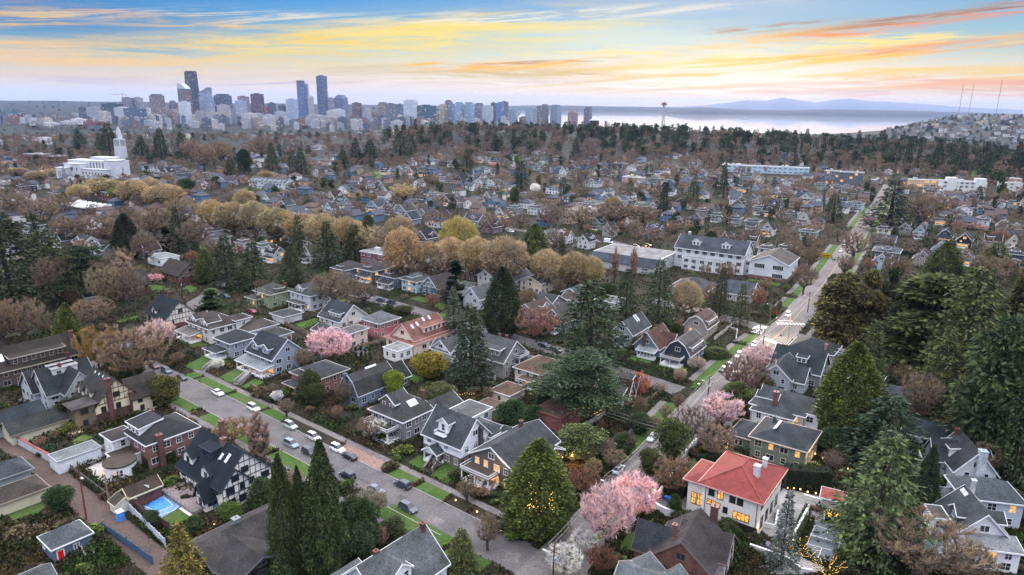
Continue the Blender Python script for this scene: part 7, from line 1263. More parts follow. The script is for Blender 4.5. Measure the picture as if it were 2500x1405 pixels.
bulbs('string_lights','A3',[(1680,470),(1740,510),(1820,500)],3,3,8,'string of orange bulbs in the spreading yellow-green tree',drape=.4);bulbs('string_lights','A3',[(860,125),(920,112),(975,120)],3,3,8,'string of orange bulbs behind the deck house',drape=.4)
bulbs('string_lights','A3',[(1830,262),(1895,225)],3.4,3.4,8,'straight row of orange bulbs under the layered cedar');bulbs('string_lights','A3',[(1788,235),(1795,205),(1835,222)],3.4,3.4,6,'bent row of orange bulbs under the layered cedar')
def glow_tree(k,X,Y,h,s,lb,up=False):
 g=G(*C(k,X,Y));rnd=random.Random(int(X));r=bpy.data.objects.new('lit_tree',None);COL.objects.link(r);r.location=(*g,0);tag(r,lb,'lit tree','trees wound with golden lights');e=MB();b_=MB()
 for i in range(11):
  a=i*.9+rnd.random();p=(0,0,0)
  for j in range(4):
   q=(p[0]+math.cos(a)*s*(.12 if up else .28)+rnd.uniform(-.45,.45)*s/3,p[1]+math.sin(a)*s*(.12 if up else .2)+rnd.uniform(-.45,.45)*s/3,p[2]+h/4);e.tube(p,q,.07,.05,5)
   for m in range(5):u=m/5;b_.ball((p[0]+(q[0]-p[0])*u,p[1]+(q[1]-p[1])*u+rnd.uniform(-.14,.1),p[2]+(q[2]-p[2])*u+rnd.uniform(-.12,.12)),.04,k=4)
   p=q
 e.build('branches',M_bark,r,L(.06,.04,.03));b_.build('bulbs',M_bulb,r)
glow_tree('A4',325,570,4.6,3,'bare trunks wound with golden lights behind the villa',True);glow_tree('A4',880,1275,3.2,3.2,'small tree wound with golden lights beside the tennis court');glow_tree('A4',1070,1405,3.0,3.2,'small tree wound with golden lights at the bottom edge');glow_tree('A4',1115,1000,1.6,1.6,'lit shrub wound with golden lights beside the court planter')
rnd=random.Random(3);g=G(1312,1295);e=MB()
for i in range(85):
 x_,y_=rnd.choice([(rnd.gauss(1300,4),rnd.gauss(1215,20)),(rnd.gauss(1322,7),rnd.gauss(1243,8)),(rnd.gauss(1348,5),rnd.gauss(1222,16)),(rnd.gauss(1305,8),rnd.gauss(1236,5))]);
 gg=G(x_,y_,5.0);d_=Vector((g[0]-0,g[1]-0)).normalized();zz=5.0
 t_=7.0;base=Vector((g[0],g[1]))-d_*5.0;rx,ry=base.x,base.y
 lo,hi=.3,14
 for _ in range(20):
  m=(lo+hi)/2
  if P(rx,ry,m)[1]>y_:lo=m
  else:hi=m
 sx=(x_-P(rx,ry,lo)[0])/ppm(rx,ry);e.ball((rx+sx,ry,lo),.06,k=4)
tag(e.build('string_lights',M_bulb),'swarm of golden bulbs on the front of the broad dense cedar','string lights')
for i,(k,X,Y)in enumerate((('A4',790,785),('A4',835,790),('A4',880,797),('A4',932,815),('A4',990,825),('A4',690,875),('A4',940,920),('A4',830,1160),('A4',1040,575),('A4',985,545),('A4',1090,615),('A4',1215,650),('A4',1660,600),('A4',1830,628),('A4',95,1340),('A3',848,873),('A3',998,955),('A3',1170,1092),('A3',2400,660),('A3',2385,645),('A3',2257,805),('A3',1600,570),('A2',1515,1040))):
 g=G(*C(k,X,Y),.6);r=bpy.data.objects.new('garden_lamp',None);COL.objects.link(r);r.location=(*g,0);tag(r,None,'garden lamp','garden lamps');auto(r,'small glowing garden lamp',*g,.5)
 e=MB();e.tube((0,0,0),(0,0,.5),.05,k=5);e.build('stake',M_metal,r,L(.05));e=MB();e.ball((0,0,.62),.2,k=6);e.build('glowing_head',M_lamp,r)
g=G(*C('A3',1672,580));r=bpy.data.objects.new('fire_pit',None);COL.objects.link(r);r.location=(*g,0);tag(r,'burning fire pit behind the craftsman house','fire pit');e=MB();disc(e,0,.5,.8,.9,12);e.build('bowl',M_concrete,r,L(.15));e=MB()
for i in range(7):a=i*.9;e.tube((math.cos(a)*.3,math.sin(a)*.3,.5),(math.cos(a)*.12,math.sin(a)*.12,1.2+.3*(i%3)),.16,.01,5)
e.build('flame',M_bulb,r);glow(1672,590,1.6,900,(1,.45,.12),'A3')
g=G(*C('A2',855,1015));r=bpy.data.objects.new('portable_toilet',None);COL.objects.link(r);r.location=(*g,0);r.rotation_euler=(0,0,UA);tag(r,'blue portable toilet with white roof at the alley edge','portable toilet');e=MB();e.box(-.65,.65,-.65,.65,0,2.1);e.build('cabin',M_paint,r,S(70,130,200));e=MB();e.hexa([(-.7,-.7,2.1),(.7,-.7,2.1),(.7,.7,2.1),(-.7,.7,2.1)],[(-.55,-.55,2.35),(.55,-.55,2.35),(.55,.55,2.35),(-.55,.55,2.35)]);e.build('roof',M_paint,r,WHITE);e=MB();e.box(-.42,.42,-.7,-.655,.1,1.95);e.build('door',M_paint,r,S(84,146,214))
BIN=MB();BIN.hexa([(-.26,-.3,0),(.26,-.3,0),(.26,.3,0),(-.26,.3,0)],[(-.31,-.36,.95),(.31,-.36,.95),(.31,.36,.95),(-.31,.36,.95)]);BINM=BIN.mesh('body',[M_paint]);LID=MB();LID.box(-.34,.34,-.4,.4,.95,1.04);LIDM=LID.mesh('lid',[M_paint])
for i,(k,X,Y,c,lb)in enumerate((('A2',830,935,S(40,90,160),'blue bin beside the portable toilet'),('A2',848,925,S(60,120,190),'lighter blue bin behind the portable toilet'),('A2',690,505,S(30,60,110),'blue bin by the white-roofed garage'),('A2',135,465,S(30,70,150),'blue bin at the end of the alley wall'),('A3',2335,862,S(40,90,170),'blue bin inside the curved white wall, left of two'),('A3',2350,868,S(40,90,170),'blue bin inside the curved white wall, right of two'),('A3',2362,885,S(24,26,30),'black bin beside the two blue ones'),('A5',175,742,S(30,90,140),'teal bin in the parking space, left'),('A5',200,748,S(30,90,140),'teal bin in the parking space, right'),('A5',120,728,S(30,70,130),'blue bin under the pink cherry'),('A5',1590,1300,S(30,70,130),'blue bin beside the red brick garage'),('A3',1985,1370,S(30,90,180),'blue bin at the bottom edge by the slate roofs'),('A4',282,1300,S(40,110,90),'green bin in the garden below the brick tudor'),('A4',1615,610,S(30,70,150),'blue bin by the pale carport'),('A6',163,1003,S(40,50,60),'dark bin on the avenue verge tip'),('A2',1520,920,S(30,90,180),'blue covered tub on the terrace of the navy-roofed tudor'))):
 g=G(*C(k,X,Y),.5);r=bpy.data.objects.new('wheelie_bin',None);COL.objects.link(r);r.location=(*g,.05);r.rotation_euler=(0,0,UA+.2);tag(r,lb,'bin','wheeled bins');link('body',BINM,r,c);link('lid',LIDM,r,tuple(x_*1.3 for x_ in c[:3])+(1,))
g=G(*C('A2',1048,870));r=bpy.data.objects.new('basketball_hoop',None);COL.objects.link(r);r.location=(*g,.1);r.rotation_euler=(0,0,UA+.6);tag(r,'basketball hoop with white backboard at the blue court','basketball hoop');e=MB();e.tube((0,0,0),(0,0,3),.12,k=6);e.build('post',M_metal,r,L(.02));e=MB();e.box(-.9,.9,-.5,-.45,2.7,3.8);e.build('backboard',M_trim,r,WHITE)
e=MB();pr=None
for i in range(13):a=i*PI/6;p=(math.cos(a)*.25,-.78+math.sin(a)*.25,3.0);(e.tube(pr,p,.03,k=4)if pr else None);pr=p
e.build('rim',M_metal,r,S(200,60,40))
for k,X,Y,lb in(('A2',783,705,'round white table on the stone patio, nearer'),('A2',868,672,'round white table on the stone patio, farther')):
 g=G(*C(k,X,Y));r=bpy.data.objects.new('patio_table',None);COL.objects.link(r);r.location=(*g,.09);tag(r,lb,'table','patio tables');e=MB();disc(e,.7,.76,.9,.9,16);e.build('table_top',M_trim,r,WHITE);e=MB();e.tube((0,0,0),(0,0,.7),.06,k=6);disc(e,0,.05,.3,.25,10);e.build('leg',M_metal,r,L(.3))
 for j in range(4):
  a=j*PI/2+.4;c_=bpy.data.objects.new('patio_chair',None);COL.objects.link(c_);c_.location=(g[0]+math.cos(a)*1.35,g[1]+math.sin(a)*1.35,.09);c_.rotation_euler=(0,0,a+PI/2);tag(c_,f'grey patio chair, {ORD[j]} around the {"nearer" if "nearer" in lb else "farther"} round patio table','chair','patio chairs')
  s_=MB();s_.box(-.25,.25,-.25,.25,.42,.47);s_.build('seat',M_metal,c_,L(.2));s_=MB();s_.box(-.25,.25,-.27,-.22,.47,.95);s_.build('backrest',M_metal,c_,L(.2))
  for sx in(-.22,.22):
   for sy in(-.22,.22):s_=MB();s_.tube((sx,sy,0),(sx,sy,.42),.02,k=4);s_.build('leg',M_metal,c_,L(.1))
g=G(*C('A2',1330,868));r=bpy.data.objects.new('wooden_deck',None);COL.objects.link(r);r.location=(*g,0);r.rotation_euler=(0,0,rad(-38));tag(r,'grey wooden deck with glass rail below the navy-roofed tudor','deck');e=MB();e.box(-7,7,-2.6,2.6,0,.9);e.build('platform',M_wood,r,S(128,116,114));e=MB();e.box(-7,7,-2.62,-2.56,1.0,1.06);e.box(-7,7,-2.62,-2.56,1.8,1.86);[e.box(-7+i*1.55,-6.93+i*1.55,-2.62,-2.56,.9,1.86)for i in range(10)];e.build('railing',M_metal,r,S(110,110,116))
e=MB();gA,gB=G(*C('A2',1285,940)),G(*C('A2',1365,968));e.box(-2.2,2.2,-.7,.7,0,.12);tag(e.build('floor_mat',M_trim,None,WHITE,((gA[0]+gB[0])/2,(gA[1]+gB[1])/2,.1),rad(-38)),'long white board lying on the green lawn by the court','mat')
def sign(k,X,Y,h,lb,kind):
 g=G(*C(k,X,Y));r=bpy.data.objects.new('street_sign' if kind=='name' else 'stop_sign',None);COL.objects.link(r);r.location=(*g,0);tag(r,lb,'sign');e=MB();e.tube((0,0,0),(0,0,h),.04,k=5);e.build('post',M_metal,r,L(.35));
 if kind=='name':
  for a,z in((0,h),(PI/2,h-.28)):e=MB();e.box(-.75,.75,-.03,.03,-.13,.13);e.build('name_plate',M_paint,r,S(20,140,130),(0,0,z),UA+a)
 else:
  e=MB();e.hexa([(math.cos(i*PI/4+.39)*.4,-.03,math.sin(i*PI/4+.39)*.4)for i in range(8)],[(math.cos(i*PI/4+.39)*.4,-.06,math.sin(i*PI/4+.39)*.4)for i in range(8)]);e.build('octagon',M_paint,r,S(190,20,34),(0,0,h),rad(-20))
sign('A3',1303,1135,3.2,'teal street name sign at the corner planting','name');sign('A6',762,690,2.8,'teal street name sign at the lit crossing','name');sign('A6',748,690,2.5,'red octagonal stop sign at the near side of the crossing','stop');sign('A6',722,525,2.5,'red stop sign on the far left side of the crossing','stop')
a,b_=Vector(G(*C('A4',945,1148))),Vector(G(*C('A4',1165,1215)));e=MB();L_=(b_-a).length
for z in(.15,.4,.65,.95):e.box(0,L_,-.015,.015,z,z+.03)
for i in range(int(L_/.4)):e.box(i*.4,i*.4+.03,-.014,.014,.15,.95)
r=e.build('net',M_tyre,None,None,(a.x,a.y,.1),math.atan2(b_.y-a.y,b_.x-a.x));tag(r,'dark tennis net across the slate-blue court','net');r.name='tennis_net'
e=MB();e.tube((0,0,0),(0,0,1.1),.05,k=6);e.tube((L_,0,0),(L_,0,1.1),.05,k=6);e.box(0,L_,-.03,.03,.98,1.05);e.build('net_post',M_metal,r,WHITE)
# filling the gardens, the hillside and the woods
rf_=random.Random(21)
RB=[(min(p[0]for p in q),max(p[0]for p in q),min(p[1]for p in q),max(p[1]for p in q),q)for q in ROADS]
def in_poly(x,y,q):
 s=0
 for i in range(4):
  a,b_=q[i],q[(i+1)%4];c=(b_[0]-a[0])*(y-a[1])-(b_[1]-a[1])*(x-a[0]);s+=1 if c>0 else-1
 return abs(s)==4
CELL={}
for i,(x,y,r_,a,b_)in enumerate(FOOT):
 R_=math.hypot(a,b_)
 for cx in range(int((x-R_)//20),int((x+R_)//20)+1):
  for cy in range(int((y-R_)//20),int((y+R_)//20)+1):CELL.setdefault((cx,cy),[]).append(i)
def blocked(x,y,m=0.0,road=True):
 for i in CELL.get((int(x//20),int(y//20)),()):
  fx,fy,r_,a,b_=FOOT[i];dx,dy=x-fx,y-fy;c,s=math.cos(-r_),math.sin(-r_)
  if abs(dx*c-dy*s)<a+m and abs(dx*s+dy*c)<b_+m:return True
 if road:
  for x0,x1,y0,y1,q in RB:
   if x0-.5<x<x1+.5 and y0-.5<y<y1+.5 and in_poly(x,y,q):return True
 return False
OPEN=[[C(k,*p)for p in pts]for k,pts,lb in LAWNS]+[[C('A2',*p)for p in pts]for pts in([(985,955),(1215,800),(1310,905),(1410,985),(1200,1075),(1105,1020)],[(600,655),(770,580),(915,675),(745,765)],[(650,560),(800,500),(960,590),(900,665),(770,575)])]+[[C('A4',*p)for p in pts]for pts in([(560,1040),(760,790),(1060,860),(1040,900),(960,940),(820,1170),(650,1130)],[(900,1230),(990,1010),(1160,1050),(1180,1110),(1160,1330),(1000,1320)],[(650,1180),(830,1250),(1000,1330),(1140,1400),(700,1400)],[(-40,600),(60,400),(150,380),(150,440),(60,540)])]+[[C('A3',*p)for p in[(2290,860),(2462,800),(2500,900),(2440,990),(2250,930)]]]
OPW=[[G(*p)for p in pl_]for pl_ in OPEN]
def pip(x,y,pts):
 c=False;j=len(pts)-1
 for i in range(len(pts)):
  if(pts[i][1]>y)!=(pts[j][1]>y)and x<(pts[j][0]-pts[i][0])*(y-pts[i][1])/(pts[j][1]-pts[i][1])+pts[i][0]:c=not c
  j=i
 return c
OPB=[(min(p[0]for p in q),max(p[0]for p in q),min(p[1]for p in q),max(p[1]for p in q),q)for q in OPW]
def openair(x,y):return any(a<=x<=b_ and c<=y<=d and pip(x,y,q)for a,b_,c,d,q in OPB)
yi=0
for fx,fy,r_,a,b_ in list(FOOT):
 if not 200<math.hypot(fx,fy)<950 or a<4.5 or b_<4.5 or rf_.random()<.45:continue
 sd=rf_.choice([-1,-1,1]);w_,d_=a*rf_.uniform(.7,1.2),rf_.uniform(2,4);off_y=sd*(b_+d_+rf_.uniform(0,1.5));c_,s_=math.cos(r_),math.sin(r_)
 q=[(fx+x_*c_-(off_y+y_)*s_,fy+x_*s_+(off_y+y_)*c_)for x_,y_ in((-w_,-d_),(w_,-d_),(w_,d_),(-w_,d_))]
 if any(blocked(*p)for p in q+[((q[0][0]+q[2][0])/2,(q[0][1]+q[2][1])/2)])or any(openair(*p)for p in q):continue
 yi+=1;sheet('lawn',q,.03+.0004*(yi%40),M_lawn,'small green yard beside a house',raw=True);OPB.append((min(p[0]for p in q),max(p[0]for p in q),min(p[1]for p in q),max(p[1]for p in q),q))
for j in range(26):
 fx,fy,r_,a,b_=FOOT[rf_.randrange(8,min(len(FOOT),220))]
 if not 300<math.hypot(fx,fy)<640:continue
 u_,v_=rf_.uniform(-a-5,a+5),(b_+rf_.uniform(6,9))*rf_.choice([1,1,-1]);c_,s_=math.cos(r_),math.sin(r_);X_,Y_=fx+u_*c_-v_*s_,fy+u_*s_+v_*c_
 if blocked(X_,Y_,3.5)or openair(X_,Y_):continue
 q_=P(X_,Y_,3.6);wn_=rf_.choice('wcgti');h_=house(None,q_[0],q_[1],3.6,4.5,5.5,2.5,rf_.choice(['gable','hip']),'v',PAL[wn_],RPAL[rf_.choice('sdgbo')],name='garage',nowin=True,group='garages',label='x',o=.3);del h_['label'];auto(h_,WN[wn_]+' backyard garage',X_,Y_,3)
 e=MB();e.box(-1.3,1.3,-2.85,-2.76,.1,2.1);e.build('garage_door',M_wood,h_,S(120,116,112))
CELL.clear()
for i,(x,y,r_,a,b_)in enumerate(FOOT):
 R_=math.hypot(a,b_)
 for cx in range(int((x-R_)//20),int((x+R_)//20)+1):
  for cy in range(int((y-R_)//20),int((y+R_)//20)+1):CELL.setdefault((cx,cy),[]).append(i)
FN=0
for fx,fy,r_,a,b_ in list(FOOT):
 if FN>45 or not 160<math.hypot(fx,fy)<560 or rf_.random()<.6:continue
 c_,s_=math.cos(r_),math.sin(r_);sd=rf_.choice([-1,1]);pts=[(fx+u_*c_-v_*s_,fy+u_*s_+v_*c_)for u_,v_ in((sd*(a+2.4),-b_),(sd*(a+2.4),b_+7))]
 if any(blocked(p[0]*(1-t)+q[0]*t,p[1]*(1-t)+q[1]*t,-.3)for p,q in[pts]for t in(0,.25,.5,.75,1)):continue
 pp_=[P(p[0],p[1],0)for p in pts];w_=walled('fence',None,pp_,1.6,.1,M_wood,rf_.choice([S(120,104,92),S(96,84,78),S(150,146,142)]),'x','fence',None,2.4);del w_['label'];w_['group']='garden fences';auto(w_,'weathered board fence',(pts[0][0]+pts[1][0])/2,(pts[0][1]+pts[1][1])/2,1);FN+=1
NU=210000;cs=[]
px=rg.uniform(-60,2560,NU*2);py=500+(1420-500)*rg.random(NU*2)**.62
for x,y in zip(px,py):
 g=G(x,y)
 if len(cs)>=NU:break
 nz=math.sin(g[0]*.31+1.3*math.sin(g[1]*.17))+math.sin(g[1]*.27+1.1*math.sin(g[0]*.13))
 if nz<-.5 and rf_.random()<.8:continue
 if blocked(g[0],g[1],-.5)or openair(*g):continue
 cs.append((g[0],g[1],rf_.random()*(.3+.75*max(0,nz))))
c=np.array(cs);print('undergrowth',len(c));a=rg.normal(0,.5,(len(c),3));a[:,2]=.8;dd=np.hypot(c[:,0],c[:,1]);v=cards(rg,c,a,.30+dd*.0017,.22+dd*.0011,.5)
hue=np.sin(c[:,0]*.09+2*np.sin(c[:,1]*.05))+rg.normal(0,.5,len(c))
m_,nt,b=newmat('undergrowth_leaf',.9,.15);gi=N(nt,'ShaderNodeNewGeometry');cc=ramp(nt,gi.outputs['Random Per Island'],[(0,L(.016,.024,.010)),(.35,L(.036,.048,.018)),(.6,L(.066,.052,.037)),(.85,L(.13,.09,.066)),(1,L(.10,.11,.03))])
cc=mul(nt,cc,ramp(nt,noise(nt,.07,3),[(.36,L(.50,.95,.38)),(.5,L(.48,.55,.42)),(.64,L(1.2,.9,.8))]));nt.links.new(cc,b.inputs['Base Color'])
o=link('undergrowth',npmesh('undergrowth',v,quads(len(c)),[m_]));tag(o,'low brown and green planting covering the near gardens','undergrowth',None,'stuff')
SH=[(.045,.065,.02),(.03,.05,.022),(.10,.075,.05),(.06,.085,.025),(.13,.085,.06),(.05,.05,.03),(.085,.11,.03)]
SN=['low green shrub','dark green shrub','brown twiggy shrub','mid green shrub','russet shrub','grey-green shrub','bright green shrub']
n=0
while n<280:
 x,y=rf_.uniform(0,2500),800+600*rf_.random();g=G(x,y)
 if blocked(*g,.6)or openair(*g):continue
 i=rf_.randrange(7);r_=rf_.uniform(1.0,2.5);plant('shrub',*g,r_*rf_.uniform(.8,1.4),r_,SH[i],None,True,0,SN[i]);n+=1
for x,y,h,r_,c_,lb in((1265,1318,1.8,2.6,(.075,.12,.02),'bright green shrub mound at the street corner by the name sign'),(1340,1305,2.0,2.3,(.045,.08,.025),'round clipped shrub under the lit cedar'),(1215,1300,2,2.5,(.04,.06,.025),'dark shrub mound at the corner kerb'),(1560,1345,2.2,1.0,(.32,.17,.02),'golden-orange shrub against the brick tudor'),(562,898,1.6,1.1,(.2,.18,.04),'yellowish round shrub beside the small white magnolia'),(2013,627,2.4,4.0,(.35,.28,.02),'bright yellow shrub lit by the lamp on the avenue'),(1395,1215,2.4,1.6,(.15,.07,.03),'orange-brown round shrub left of the pink cherries'),(2040,1125,3.2,3.4,(.07,.045,.04),'dark russet mound lit from below behind the tall hedge'),(1760,850,1.6,1.6,(.05,.07,.03),'round shrub above the avenue sidewalk'),(1935,1310,0,0,None,None)):
 if h:plant('shrub',*G(x,y),h,r_,c_,lb,False)
def scatter(n,kinds,x0,x1,y0,y1,hf,rfn,single=True,m=2.0,sp=0,pw=1.0,cap=None):
 k_=0;t=0
 while k_<n and t<n*30:
  t+=1;x=rf_.uniform(x0,x1);y=y0+(y1-y0)*rf_.random()**pw;g=G(x,y);r_=rfn()
  if blocked(*g,m)or openair(*g):continue
  if sp and any((g[0]-q[0])**2+(g[1]-q[1])**2<(sp*(r_+q[2]))**2 for q in TREES[-400:]):continue
  kd=rf_.choice(kinds);cnt[kd]=cnt.get(kd,0)+1;h=hf()
  if kd in('fir','far_fir'):h*=1.45;r_*=.62
  c_=None
  if kd in('bare','far_bare'):c_=rf_.choice([(.125,.10,.082),(.15,.115,.09),(.165,.13,.09),(.12,.10,.09),(.165,.105,.09)])
  if kd=='far_leafy':c_=rf_.choice([(.03,.045,.022),(.05,.06,.03),(.12,.10,.05)])
  plant(kd,*g,h,r_,c_,None,single,gz(*g));k_+=1
cnt={}
scatter(44,['bare','bare','broadleaf'],0,2500,760,1400,lambda:rf_.uniform(3.5,5.5),lambda:rf_.uniform(1.4,2.4),False,1.2)
scatter(95,['bare','bare','bare','maple','broadleaf'],-100,2600,500,760,lambda:rf_.uniform(6,10),lambda:rf_.uniform(2.6,4.2),False,1.5)
scatter(40,['fir','broadleaf'],-100,2600,430,760,lambda:rf_.uniform(6,11),lambda:rf_.uniform(2.2,3.8),False,2)
scatter(150,['bare','bare','far_bare'],-150,2650,385,520,lambda:rf_.uniform(7,12),lambda:rf_.uniform(3,5.2),True,1.5)
scatter(60,['fir','far_leafy','far_leafy'],-150,2650,375,500,lambda:rf_.uniform(7,13),lambda:rf_.uniform(2.5,4.2),True,2)
def wood(n,kinds,x0,x1,d0,d1,h0,h1,r0,r1):
 for _ in range(n):
  x=rf_.uniform(x0,x1);D_=rf_.uniform(d0,d1);az=math.atan2(x-1250,F*math.cos(PITCH));gx,gy=D_*math.sin(az),D_*math.cos(az)
  if blocked(gx,gy,1):continue
  kd=rf_.choice(kinds);h=rf_.uniform(h0,h1);r_=rf_.uniform(r0,r1)
  if kd=='far_fir':h*=1.3;r_*=.75
  c_=rf_.choice([(.11,.08,.068),(.13,.09,.075),(.10,.085,.07),(.15,.09,.08)])if kd=='far_bare' else(rf_.choice([(.024,.036,.022),(.03,.042,.024),(.035,.045,.026)])if kd=='far_fir' else None)
  plant(kd,gx,gy,h,r_,c_,None,True,gz(gx,gy))
wood(130,['far_fir','far_fir','far_bare','far_leafy'],1180,2450,1180,1650,15,22,5,8);wood(90,['far_bare','far_bare','far_bare','far_fir'],-60,1250,1150,2000,9,14,5,8)
wood(55,['far_bare','far_bare','far_fir'],1500,2300,1050,1250,14,19,6,9);wood(26,['far_fir','far_leafy'],2200,2560,800,1300,14,20,4,7)
for x,y,ty,w in((1690,345,294,30),(1770,340,292,30),(1845,335,292,26),(1925,335,291,26),(1760,338,296,22),(1608,340,290,26),(1632,338,292,26),(1540,345,292,22),(1498,345,286,18),(2098,345,295,40),(2235,362,316,36),(2045,348,312,24),(1415,350,278,20),(1565,345,296,20),(1595,345,298,20),(2165,360,316,26),(2290,380,335,40),(2345,390,338,40),(2420,385,342,40),(2470,420,350,60)):
 d_=1450 if y<360 else 1150;az=math.atan2(x-1250,F*math.cos(PITCH));gx,gy=d_*math.sin(az),d_*math.cos(az);h=height_for(gx,gy,ty);plant('fir',gx,gy,min(h,46),w/2/ppm(gx,gy),(.026,.036,.022),None,True,0,'tall skyline fir')
def mass(name,kinds,pts,lb,mat,kp=None):
 Vs,Fs,off_=[],[],0
 src=[]
 for kd in kinds:
  for t in NOM[kd]:
   me=t[2];v=np.empty(len(me.vertices)*3,dtype=np.float32);me.vertices.foreach_get('co',v);v=v.reshape(-1,3);f=np.empty(len(me.loops),dtype=np.int32);me.loops.foreach_get('vertex_index',f);f=f.reshape(-1,4);
   keep=rg.random(len(f))<(kp or(.8 if kd=='far_bare' else .5));f=f[keep];used=np.unique(f);mp=np.zeros(len(v),dtype=np.int64);mp[used]=np.arange(len(used));src.append((v[used],mp[f],t[3],t[4]))
 for(x,y,z,h,r_)in pts:
  v,f,nh,nr=src[rf_.randrange(len(src))];a=rf_.random()*6.28;c_,s_=math.cos(a),math.sin(a);q=v*np.array([r_/nr,r_/nr,h/nh]);q=np.stack([q[:,0]*c_-q[:,1]*s_+x,q[:,0]*s_+q[:,1]*c_+y,q[:,2]+z],1)
  Vs.append(q);Fs.append(f+off_);off_+=len(q)
 o=link(name,npmesh(name,np.vstack(Vs),np.vstack(Fs),[mat]));tag(o,lb,'woods',None,'stuff');return o
def pts_(n,x0,x1,d0,d1,h0,h1,r0,r1,hillonly=False):
 out=[];t=0
 while len(out)<n and t<n*12:
  t+=1;x=rf_.uniform(x0,x1);D_=d0+(d1-d0)*rf_.random();az=math.atan2(x-1250,F*math.cos(PITCH));gx,gy=D_*math.sin(az),D_*math.cos(az)
  if D_<1400 and blocked(gx,gy,1.5):continue
  z=gz(gx,gy)
  if z<-105:continue
  out.append((gx,gy,z,rf_.uniform(h0,h1),rf_.uniform(r0,r1)))
 return out
def massmat(name,stops):
 m,nt,b=newmat(name,.9,.1);gi=N(nt,'ShaderNodeNewGeometry');c_=ramp(nt,noise(nt,.012,3),stops);c_=mul(nt,c_,ramp(nt,gi.outputs['Random Per Island'],[(0,.55),(1,1.4)]));nt.links.new(c_,b.inputs['Base Color']);return m
MM1=massmat('brown_wood',[(.3,L(.17,.13,.11)),(.5,L(.25,.185,.145)),(.7,L(.32,.235,.165))]);MM2=massmat('green_wood',[(.35,L(.030,.046,.028)),(.6,L(.050,.064,.036))])
MM3=massmat('shrub_mix',[(.3,L(.035,.055,.020)),(.42,L(.075,.09,.035)),(.52,L(.15,.11,.08)),(.62,L(.06,.085,.028)),(.75,L(.17,.12,.09))])
mass('distant_woods',['far_bare'],OVER+pts_(820,-60,2560,430,1350,8,13.5,3.2,6.2)+pts_(900,-60,1500,950,2100,9,15,4,8)+pts_(420,1000,2600,1080,1600,14,20,6,10)+pts_(640,-60,1300,2100,4300,9,14,7,12),'brown bare woodland between the far gardens and downtown',MM1)
mass('distant_evergreens',['far_fir','far_leafy'],pts_(240,-60,2500,450,1150,8,17,2.0,4.4)+pts_(110,-60,1400,1000,2300,12,20,3,6)+pts_(620,950,2560,1180,1750,15,25,5,9)+pts_(420,2100,2560,3300,5200,10,18,6,11)+pts_(420,-60,1270,3000,11500,10,20,10,20),'dark evergreens massed along the ridge and the far hill',MM2)
sb_=pts_(3600,-60,2560,260,1000,1.6,3.6,1.0,2.6)
mass('garden_shrubbery',['far_leafy','far_bare'],[q for q in sb_ if not openair(q[0],q[1])],'countless bushes filling the gardens between the houses',MM3,.16)
FH=[]
for j in range(4):
 e=MB();w,d,ze,zr=((11,9,6,9),(14,10,9,9.6),(9,12,7,10),(20,12,12,12.4))[j];b_=(0,0,w,d,ze,zr,('gable','flat','hip','flat')[j],'u');walls_mb(e,b_,0,-6);t=MB();roof_mb(e,t,b_,.5,.3,1,0,False)
 for zz in np.arange(1.6,ze-.8,3):
  for a in np.arange(-w/2+1.6,w/2-1,2.8):e.box(a-.7,a+.7,-d/2-.05,-d/2+.05,zz,zz+1.5,2 if(int(a*7+zz*3)%5)else 3)
 FH.append(e.mesh('hillside_house',[M_siding]+[plain(f'far_roof_{j}',[L(.10,.105,.12),L(.35,.35,.37),L(.08,.075,.075),L(.28,.28,.30)][j]),M_glass,M_lit]))
def farhouse(x,D_,grp):
 az=math.atan2(x-1250,F*math.cos(PITCH));gx,gy=D_*math.sin(az),D_*math.cos(az);z=gz(gx,gy)
 if z<-100:return
 j=rf_.randrange(4);wc=rf_.choice('wwcgpbtris');s=rf_.uniform(.9,1.5);o=link('hillside_house',FH[j],None,PAL[wc],(gx,gy,z),rad(-25+rf_.uniform(-10,10)),(s,s,s));tag(o,None,'house',grp);auto(o,f'{WN[wc]} far house',gx,gy,z+4)
for _ in range(225):farhouse(2560-430*rf_.random()**1.0,3400+1750*rf_.random(),'houses on the far hill')
for _ in range(55):farhouse(rf_.uniform(-40,1250),rf_.uniform(1500,3000),'houses beyond the trees')
def merged_houses(name,pts,lb):
 Vs,Fs=MB(),None
 for(x,y,z,sc_)in pts:
  me=None;e=MB();w,d,ze,zr=rf_.choice([(9,10,5.2,8.2),(11,9,5,8),(8,11,5.4,8.6)]);b_=(0,0,w,d,ze,zr,rf_.choice(['gable','hip']),rf_.choice('uv'));wi=rf_.randrange(3);walls_mb(e,b_,wi,-3);roof_mb(e,e,b_,.5,.25,3+rf_.randrange(2),0,False)
  for a in np.arange(-w/2+1.4,w/2-1,2.6):
   for zz in(1.4,4.0):e.box(a-.5,a+.5,-d/2-.05,-d/2+.05,zz,min(zz+1.2,ze-.2),5 if rf_.random()<.86 else 6)
  a=rad(-30);c_,s_=math.cos(a),math.sin(a);n_=len(Vs.v);Vs.v+=[(q[0]*c_-q[1]*s_+x,q[0]*s_+q[1]*c_+y,q[2]+z)for q in e.v];Vs.f+=[tuple(n_+i for i in f)for f in e.f];Vs.m+=e.m
 mats=[plain('speck_white',S(206,206,208)),plain('speck_tan',S(160,138,122)),plain('speck_blue',S(96,118,146)),plain('speck_roof',S(62,66,78)),plain('speck_roof_brown',S(74,62,60)),M_glass,M_lit]
 tag(Vs.build(name,mats),lb,'houses',None,'stuff')
MH=[]
